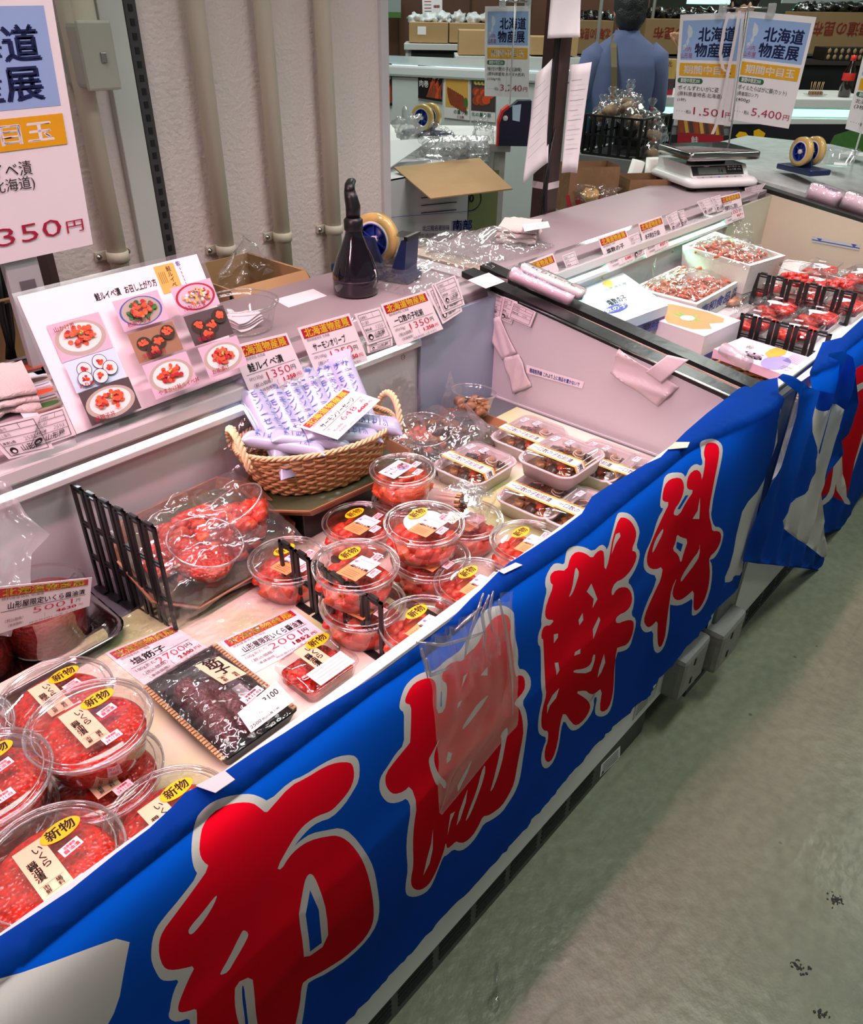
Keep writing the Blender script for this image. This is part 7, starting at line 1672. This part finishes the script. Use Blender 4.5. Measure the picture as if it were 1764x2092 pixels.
p = at(1685, 190, d=cd) + fwd * .12; t = thing('sample_plate', 'small sample plate with toothpicks standing up on the far counter', 'sample', (p.x, p.y, zc + .001), RZV)
MB().rloft([(.045, .035, .01, 0), (.06, .045, .012, .012), (.055, .042, .01, .011), (.04, .03, .01, .003)], PET).build('plate', t); b = MB()
for i in range(5): b.box((-.036 + .015 * i, -.02, .004), (-.024 + .015 * i, .02, .026), KRAFT, .003)
b.build('food', t); b = MB()
for i in range(7): b.tube([(-.032 + .011 * i, 0, .02), (-.036 + .012 * i + .004 * (i % 2), 0, .075)], .0014, STICK, 5)
b.build('toothpicks', t)
p = at(1362, 176, d=cd) + fwd * .05; t = thing('brochure', 'yellow and red printed packet standing on the far counter beside the shopper', 'packet', (p.x, p.y, zc + .001), RZV)
h_ = at(1362, 120, d=cd).z - zc; w2 = .055; MB().box((-w2, 0, 0), (w2, .04, h_), PAPER, .003).build('packet', t)
s = Sheet([V((-w2, -.002, h_)), V((w2, -.002, h_)), V((w2, -.002, 0)), V((-w2, -.002, 0))], None); s.rect(.3, 0, 1, .55, FRUITY).rect(0, .55, 1, .85, PHOTOD).rect(0, .85, 1, 1, RED).txt('北', .5, .2, .16, RED, 'l', .02)
for i in range(5): s.line(.08 + .05 * i, .08, .08 + .05 * i, .5, .003, RED)
s.mb.build('print', t)
# black crate of tied scallop bags on a support, paper bags underneath
cr = at(1190, 305, d=3.35); cr2 = at(1302, 322, d=3.22); dd_ = V((cr2.x - cr.x, cr2.y - cr.y, 0)); Lc = dd_.length; rzc = math.atan2(dd_.y, dd_.x); zc2 = cr.z - .012
t = thing('goods_crate', 'black lattice crate full of tied bags behind the farther case', 'crate', (cr.x, cr.y, zc2), rzc); b = MB(); hc = .145
for x in [Lc * i / 6 for i in range(7)]: b.box((x - .006, -.004, 0), (x + .006, .004, hc), BLACK)
for z in (0, hc * .5, hc): b.box((0, -.004, z - .004), (Lc, .004, z + .004), BLACK)
for y in [.30 * i / 6 for i in range(7)]: b.box((Lc - .004, y - .006, 0), (Lc + .004, y + .006, hc), BLACK); b.box((-.004, y - .006, 0), (.004, y + .006, hc), BLACK)
for z in (0, hc * .5, hc): b.box((Lc - .004, 0, z - .004), (Lc + .004, .30, z + .004), BLACK); b.box((-.004, 0, z - .004), (.004, .30, z + .004), BLACK)
b.box((0, 0, -.004), (Lc, .30, .002), BLACK); b.box((0, .297, 0), (Lc, .303, hc), BLACK); b.build('lattice', t)
Mc = Matrix.Translation((cr.x, cr.y, zc2)) @ Matrix.Rotation(rzc, 4, 'Z')
o = MB(Mc).box((-.06, -.03, -zc2), (Lc + .06, .42, -.005), mat('support_grey', (120, 122, 120), .6)).build('crate_stand'); tag(o, 'grey stand under the black crate', 'stand')
BAGS = [(.02, .10, .14, .045), (.08, .06, .17, .05), (.14, .10, .18, .05), (.10, .18, .19, .05), (.19, .08, .14, .05), (.22, .16, .13, .05), (.27, .10, .09, .05), (.04, .2, .15, .05), (.30, .05, .03, .045)]
GB = mat('scallop_brown', (150, 118, 84), .6, var=.3, scale=40)
for i, (x, y, z, rr_) in enumerate(BAGS):
    t = thing('tied_bag', 'clear bag of dried food tied with a red twist, ' + ('at the left of the crate', 'second row left', 'top of the heap', 'back of the heap', 'front middle', 'back right', 'right slope', 'back left', 'sliding off the right end')[i], 'bag', Mc @ V((x * Lc / .26, y, z)), i * .9, 'tied bags in the crate')
    MB().blob((0, 0, 0), (rr_ * 1.25, rr_, rr_ * .9), FILM, i + 60, .3, 2, 3).build('bag', t); MB().blob((0, 0, -.008), (rr_ * .8, rr_ * .65, rr_ * .45), GB, i + 3, .35, 3, 2).build('contents', t)['kind'] = 'stuff'
    MB().lathe([(.005, .0), (.008, .012), (.020, .034), (.014, .042)], FILM, 14, (.0, 0, rr_ * .82)).build('tied_neck', t); MB().lathe([(.0062, -.002), (.0075, 0), (.0062, .003)], CAPR, 12, (0, 0, rr_ * .85)).build('twist_tie', t)
def paper_bag(x, y, d, w, dp, h, label, stripe):
    p = at(x, y, d=d); t = thing('paper_bag', label, 'paper bag', (p.x, p.y, p.z - h), RZV + .2); b = MB()
    def fn(u, v):
        k = u * 4; i = int(k) % 4; f = k - int(k); c = [(-w, -dp), (w, -dp), (w, dp), (-w, dp)]; a, e = c[i], c[(i + 1) % 4]
        q = 1 - .04 * v + .03 * wr(u, v, h * 9, 5); return V(((a[0] + (e[0] - a[0]) * f) * q, (a[1] + (e[1] - a[1]) * f) * q, h * v))
    b.grid(fn, 32, 12, KRAFT); b.build('bag', t)
    if stripe:
        b = MB()
        for j in range(5):
            q = []
            for k in range(9): q.append((-w * .9 + j * w * .42 + w * .25 * math.sin(k * .5 + j * .2), h * (.06 + .085 * k)))
            for k in range(8): b.add([(q[k][0], -dp * 1.03, q[k][1]), (q[k][0] + w * .16, -dp * 1.03, q[k][1]), (q[k + 1][0] + w * .16, -dp * 1.03, q[k + 1][1]), (q[k + 1][0], -dp * 1.03, q[k + 1][1])], [(0, 1, 2, 3)], STRIPER)
        b.build('stripe', t)
    zb = p.z - h
    MB(frame_at(V((p.x, p.y, zb)))).box((-w * 1.1, -dp * 1.1, -zb), (w * 1.1, dp * 1.1, -.001), CBDARK)
    return t
paper_bag(1205, 335, 2.9, .10, .07, .36, 'brown paper bag with dark red curved stripes behind the farther case', True)
paper_bag(1318, 360, 2.95, .09, .07, .30, 'plain brown paper bag left of the scale', False)
for i, (x, y, w_) in enumerate(((1300, 345, .022), (1345, 340, .045))):
    p = at(x, y, d=3.05); o = MB(frame_at(p) @ Matrix.Rotation(.2 - .25 * i, 4, 'Y')).rloft([(w_, .03, .012, -.25), (w_, .03, .012, .03)], FOAM).build('foam_block'); tag(o, ('narrow', 'broad')[i] + ' white foam block sticking up behind the scale', 'foam block')
fblob(1222, 398, 2.86, (.075, .05, .035), FILM, 'clear bag with something yellow in it behind the shelf', 13, 'plastic_bag')
o = MB(frame_at(at(1205, 398, d=2.90))).blob((0, 0, 0), (.038, .03, .028), FRUITY, 4, .3).build('yellow_bundle'); tag(o, 'pale yellow bundle inside the clear bag behind the shelf', 'bundle')
o = MB(frame_at(at(1228, 432, d=2.88))).box((-.20, -.06, -.86), (.28, .14, -.02), mat('low_cabinet', (96, 96, 92), .6)).build('low_cabinet'); tag(o, 'low grey cabinet behind the farther case holding bags', 'cabinet')
for i, (x, d) in enumerate(((1217, 5.2), (1322, 5.8))):
    p = at(x, 120, d=d); o = MB().tube([(p.x, p.y, 0), (p.x, p.y, 2.9)], .012, mat('grey_tube', (150, 150, 146), .4, .4), 10).build('display_rod'); tag(o, ('grey upright rod left of the shopper', 'thin upright rod right of the shopper')[i], 'rod')
# lit panel far behind
o = MB(frame_at(at(1430, -5, d=7.2))).box((-.10, 0, -.05), (.35, .05, .35), LEDG).build('lit_sign'); tag(o, 'pale aqua lit panel far behind at the top edge', 'lit panel')
o = MB(frame_at(at(1660, -10, d=6.6))).box((-.24, 0, -.06), (.5, .03, .4), mat('pale_board2', (186, 196, 196), .5)).build('far_board'); tag(o, 'pale board with red leaves at the top right corner', 'board')
# ---------------------------------------------------------------- people
def skin_body(name, parent, verts, edges, m, sub=2):
    """verts: (x, y, z, radius); one continuous surface"""
    me = bpy.data.meshes.new('t'); me.from_pydata([v[:3] for v in verts], edges, []); o = bpy.data.objects.new('t', me); COL.objects.link(o)
    o.modifiers.new('s', 'SKIN'); 
    for i, v in enumerate(verts):
        sv = me.skin_vertices[0].data[i]; r = v[3]; sv.radius = r if isinstance(r, tuple) else (r, r); sv.use_root = i == 0
    q = o.modifiers.new('u', 'SUBSURF'); q.levels = sub; q.render_levels = sub
    dg = bpy.context.evaluated_depsgraph_get(); nm = bpy.data.meshes.new_from_object(o.evaluated_get(dg)); bpy.data.objects.remove(o); nm.name = name
    nm.materials.clear(); nm.materials.append(m)
    for p in nm.polygons: p.use_smooth = True; p.material_index = 0
    r = bpy.data.objects.new(name, nm); COL.objects.link(r); r.parent = parent; return r
def person(label, loc, rz, hands, shirt, hair_m, elbows, group=None):
    """hands: left, right wrist positions in the person's own frame (x right, y ahead)"""
    t = thing('person', label, 'person', loc, rz)
    vs = [(0, 0, .93, (.135, .10)), (0, .01, 1.10, (.125, .09)), (0, 0, 1.27, (.145, .095)), (0, -.01, 1.385, (.075, .07)), (0, .0, 1.45, .052), (0, .015, 1.525, (.072, .085)), (0, .02, 1.60, (.070, .082)), (0, .02, 1.655, (.045, .055))]
    es = [(0, 1), (1, 2), (2, 3), (3, 4), (4, 5), (5, 6), (6, 7)]
    def add(v, p): vs.append(v); es.append((p, len(vs) - 1)); return len(vs) - 1
    for s, hd, el in ((-1, hands[0], elbows[0]), (1, hands[1], elbows[1])):
        a = add((s * .150, -.01, 1.325, .048), 2); e = add((el[0], el[1], el[2], .043), a); w = add((hd[0], hd[1], hd[2], .028), e)
        d = (V(hd) - V(el)).normalized(); n = V((0, 0, 1)).cross(d); n = n.normalized() if n.length > .01 else V((1, 0, 0)); up = d.cross(n)
        pm = V(hd) + d * .055; pi = add((*pm, (.034, .016)), w)
        for k, (off, ln) in enumerate(((-.030, .068), (-.010, .078), (.010, .074), (.029, .058))):
            p1 = pm + d * .035 + n * off; p2 = p1 + d * ln * .5 - up * .010; p3 = p2 + d * ln * .42 - up * .022
            i1 = add((*p1, .0095), pi); i2 = add((*p2, .0085), i1); add((*p3, .0070), i2)
        q1 = V(hd) + d * .030 - n * .034 * s * 1; i1 = add((*q1, .0115), w); q2 = q1 + d * .040 - n * .018 * s; i2 = add((*q2, .0095), i1); add((*(q2 + d * .026), .0078), i2)
    for s in (-1, 1):
        h = add((s * .09, 0, .88, .085), 0); k = add((s * .10, .02, .48, .055), h); f = add((s * .10, -.02, .09, .038), k); add((s * .10, .12, .035, .034), f)
    skin_body('body', t, vs, es, SKIN)
    b = MB()
    for s in (-1, 1): b.blob((s * .078, .01, 1.545), (.010, .018, .030), SKIN, 2, .1)
    b.blob((0, .105, 1.535), (.011, .018, .020), SKIN, 1, .05); b.build('ears_and_nose', t)
    b = MB()
    for s in (-1, 1): b.blob((s * .030, .094, 1.565), (.012, .008, .007), INK, 1, 0)
    b.blob((0, .098, 1.490), (.022, .006, .005), CRIMSON, 1, 0); b.build('face_marks', t)
    b = MB().blob((0, -.004, 1.585), (.092, .104, .106), hair_m, 5, .05, 3, 4).blob((0, -.030, 1.535), (.084, .074, .090), hair_m, 6, .05, 3, 4); b.build('hair', t)
    # shirt: torso shell and sleeves
    b = MB()
    prof = [(.86, .178, .128, 0), (.95, .180, .132, 0), (1.08, .184, .130, 0), (1.20, .196, .130, -.005), (1.29, .196, .120, -.012), (1.345, .192, .100, -.014), (1.392, .150, .085, -.012), (1.425, .098, .078, -.008), (1.445, .072, .070, -.004), (1.46, .066, .066, 0)]
    def fn(u, v):
        k = v * (len(prof) - 1); i = min(len(prof) - 2, int(k)); f = k - i; p = [prof[i][j] * (1 - f) + prof[i + 1][j] * f for j in range(4)]; a = 2 * PI * u
        fold = 1 + .018 * math.sin(a * 9 + v * 3) * (1 - v) + .05 * wr(math.cos(a), v * 2 + math.sin(a), 4, 2) * (1 - v); ca, sa = math.cos(a), math.sin(a)
        return V((p[1] * fold * abs(ca) ** .8 * (1 if ca > 0 else -1), p[3] + p[2] * fold * abs(sa) ** .85 * (1 if sa > 0 else -1), p[0]))
    b.grid(fn, 64, 40, shirt)
    for s, hd, el in ((-1, hands[0], elbows[0]), (1, hands[1], elbows[1])):
        S0 = V((s * .130, -.012, 1.345)); S1 = V((s * .175, -.012, 1.315)); E = V(el); Wp = V(hd); pts = [S0, S1, S1 * .66 + E * .34, S1 * .3 + E * .7, E, E * .6 + Wp * .4, E * .2 + Wp * .8]
        b.tube(pts, [.072, .082, .078, .071, .064, .056, .046], shirt, 20)
    b.lathe([(.070, 1.405), (.074, 1.42), (.068, 1.45), (.062, 1.455)], shirt, 32); b.build('shirt', t)
    b = MB()
    for s in (-1, 1): b.tube([(s * .085, 0, .93), (s * .098, .01, .70), (s * .10, .022, .48), (s * .10, -.01, .25), (s * .10, -.02, .09)], [.115, .100, .078, .068, .066], DARKCL, 18)
    b.tube([(0, 0, .80), (0, 0, .98)], [.15, .17], DARKCL, 24); b.build('trousers', t)
    b = MB()
    for s in (-1, 1): b.blob((s * .10, .05, .045), (.048, .13, .046), BLACK, 2, .05, 1, 3, None, -.044)
    b.build('shoes', t); return t
pz = at(1283, 60, d=4.25); 
person('shopper seen from behind in a blue grey shirt with black hair', (pz.x, pz.y, .0), RZV, ((-.15, .14, 1.02), (.16, .15, 1.02)), SHIRT, HAIR, ((-.225, .0, 1.075), (.225, .02, 1.075))).scale = (.96, .96, .965)
Mp = Matrix.Translation((pz.x, pz.y, 0)) @ Matrix.Rotation(RZV, 4, 'Z')
b = MB()
t = thing('shoulder_bag', 'teal shoulder bag on an olive strap carried by the shopper', 'bag', Mp @ V((-.19, .02, .95)), RZV)
def stp(k): return V((.19 + (-.105 + .055 * k), -.02, -.95) ) 
MB().rloft([(.07, .10, .03, -.08), (.085, .12, .04, 0), (.075, .10, .04, .13)], TEAL, (-.02, .02, .02)).build('bag', t)
sp = [(-.075, -.04, 1.385), (-.085, -.105, 1.33), (-.078, -.150, 1.24), (-.062, -.152, 1.12), (-.045, -.152, 1.02), (-.05, -.14, .95)]
vs = []
for x, y, z in sp: vs += [V((x - .016 + .19, y - .02, z - .95)), V((x + .016 + .19, y - .02, z - .95)), V((x + .016 + .19, y - .014, z - .95)), V((x - .016 + .19, y - .014, z - .95))]
fs = []
for i in range(len(sp) - 1):
    for k in range(4): fs.append((i * 4 + k, i * 4 + (k + 1) % 4, i * 4 + 4 + (k + 1) % 4, i * 4 + 4 + k))
MB().add(vs, fs, STRAP).build('strap', t)
p2 = at(1520, 20, d=5.15); hd = at(1378, 92, d=5.0)
Mi = (Matrix.Translation((p2.x, p2.y, 0)) @ Matrix.Rotation(RZV + PI, 4, 'Z')).inverted(); hl = Mi @ (hd + rgt * .05); 
el = V((.30, hl.y * .35, 1.14))
person('assistant in dark clothes behind the signs, holding out an open hand', (p2.x, p2.y, 0), RZV + PI, ((-.20, .22, 1.0), (hl.x, hl.y, hl.z)), DARKCL, HAIR, ((-.25, -.02, 1.08), (el.x, el.y, el.z)))
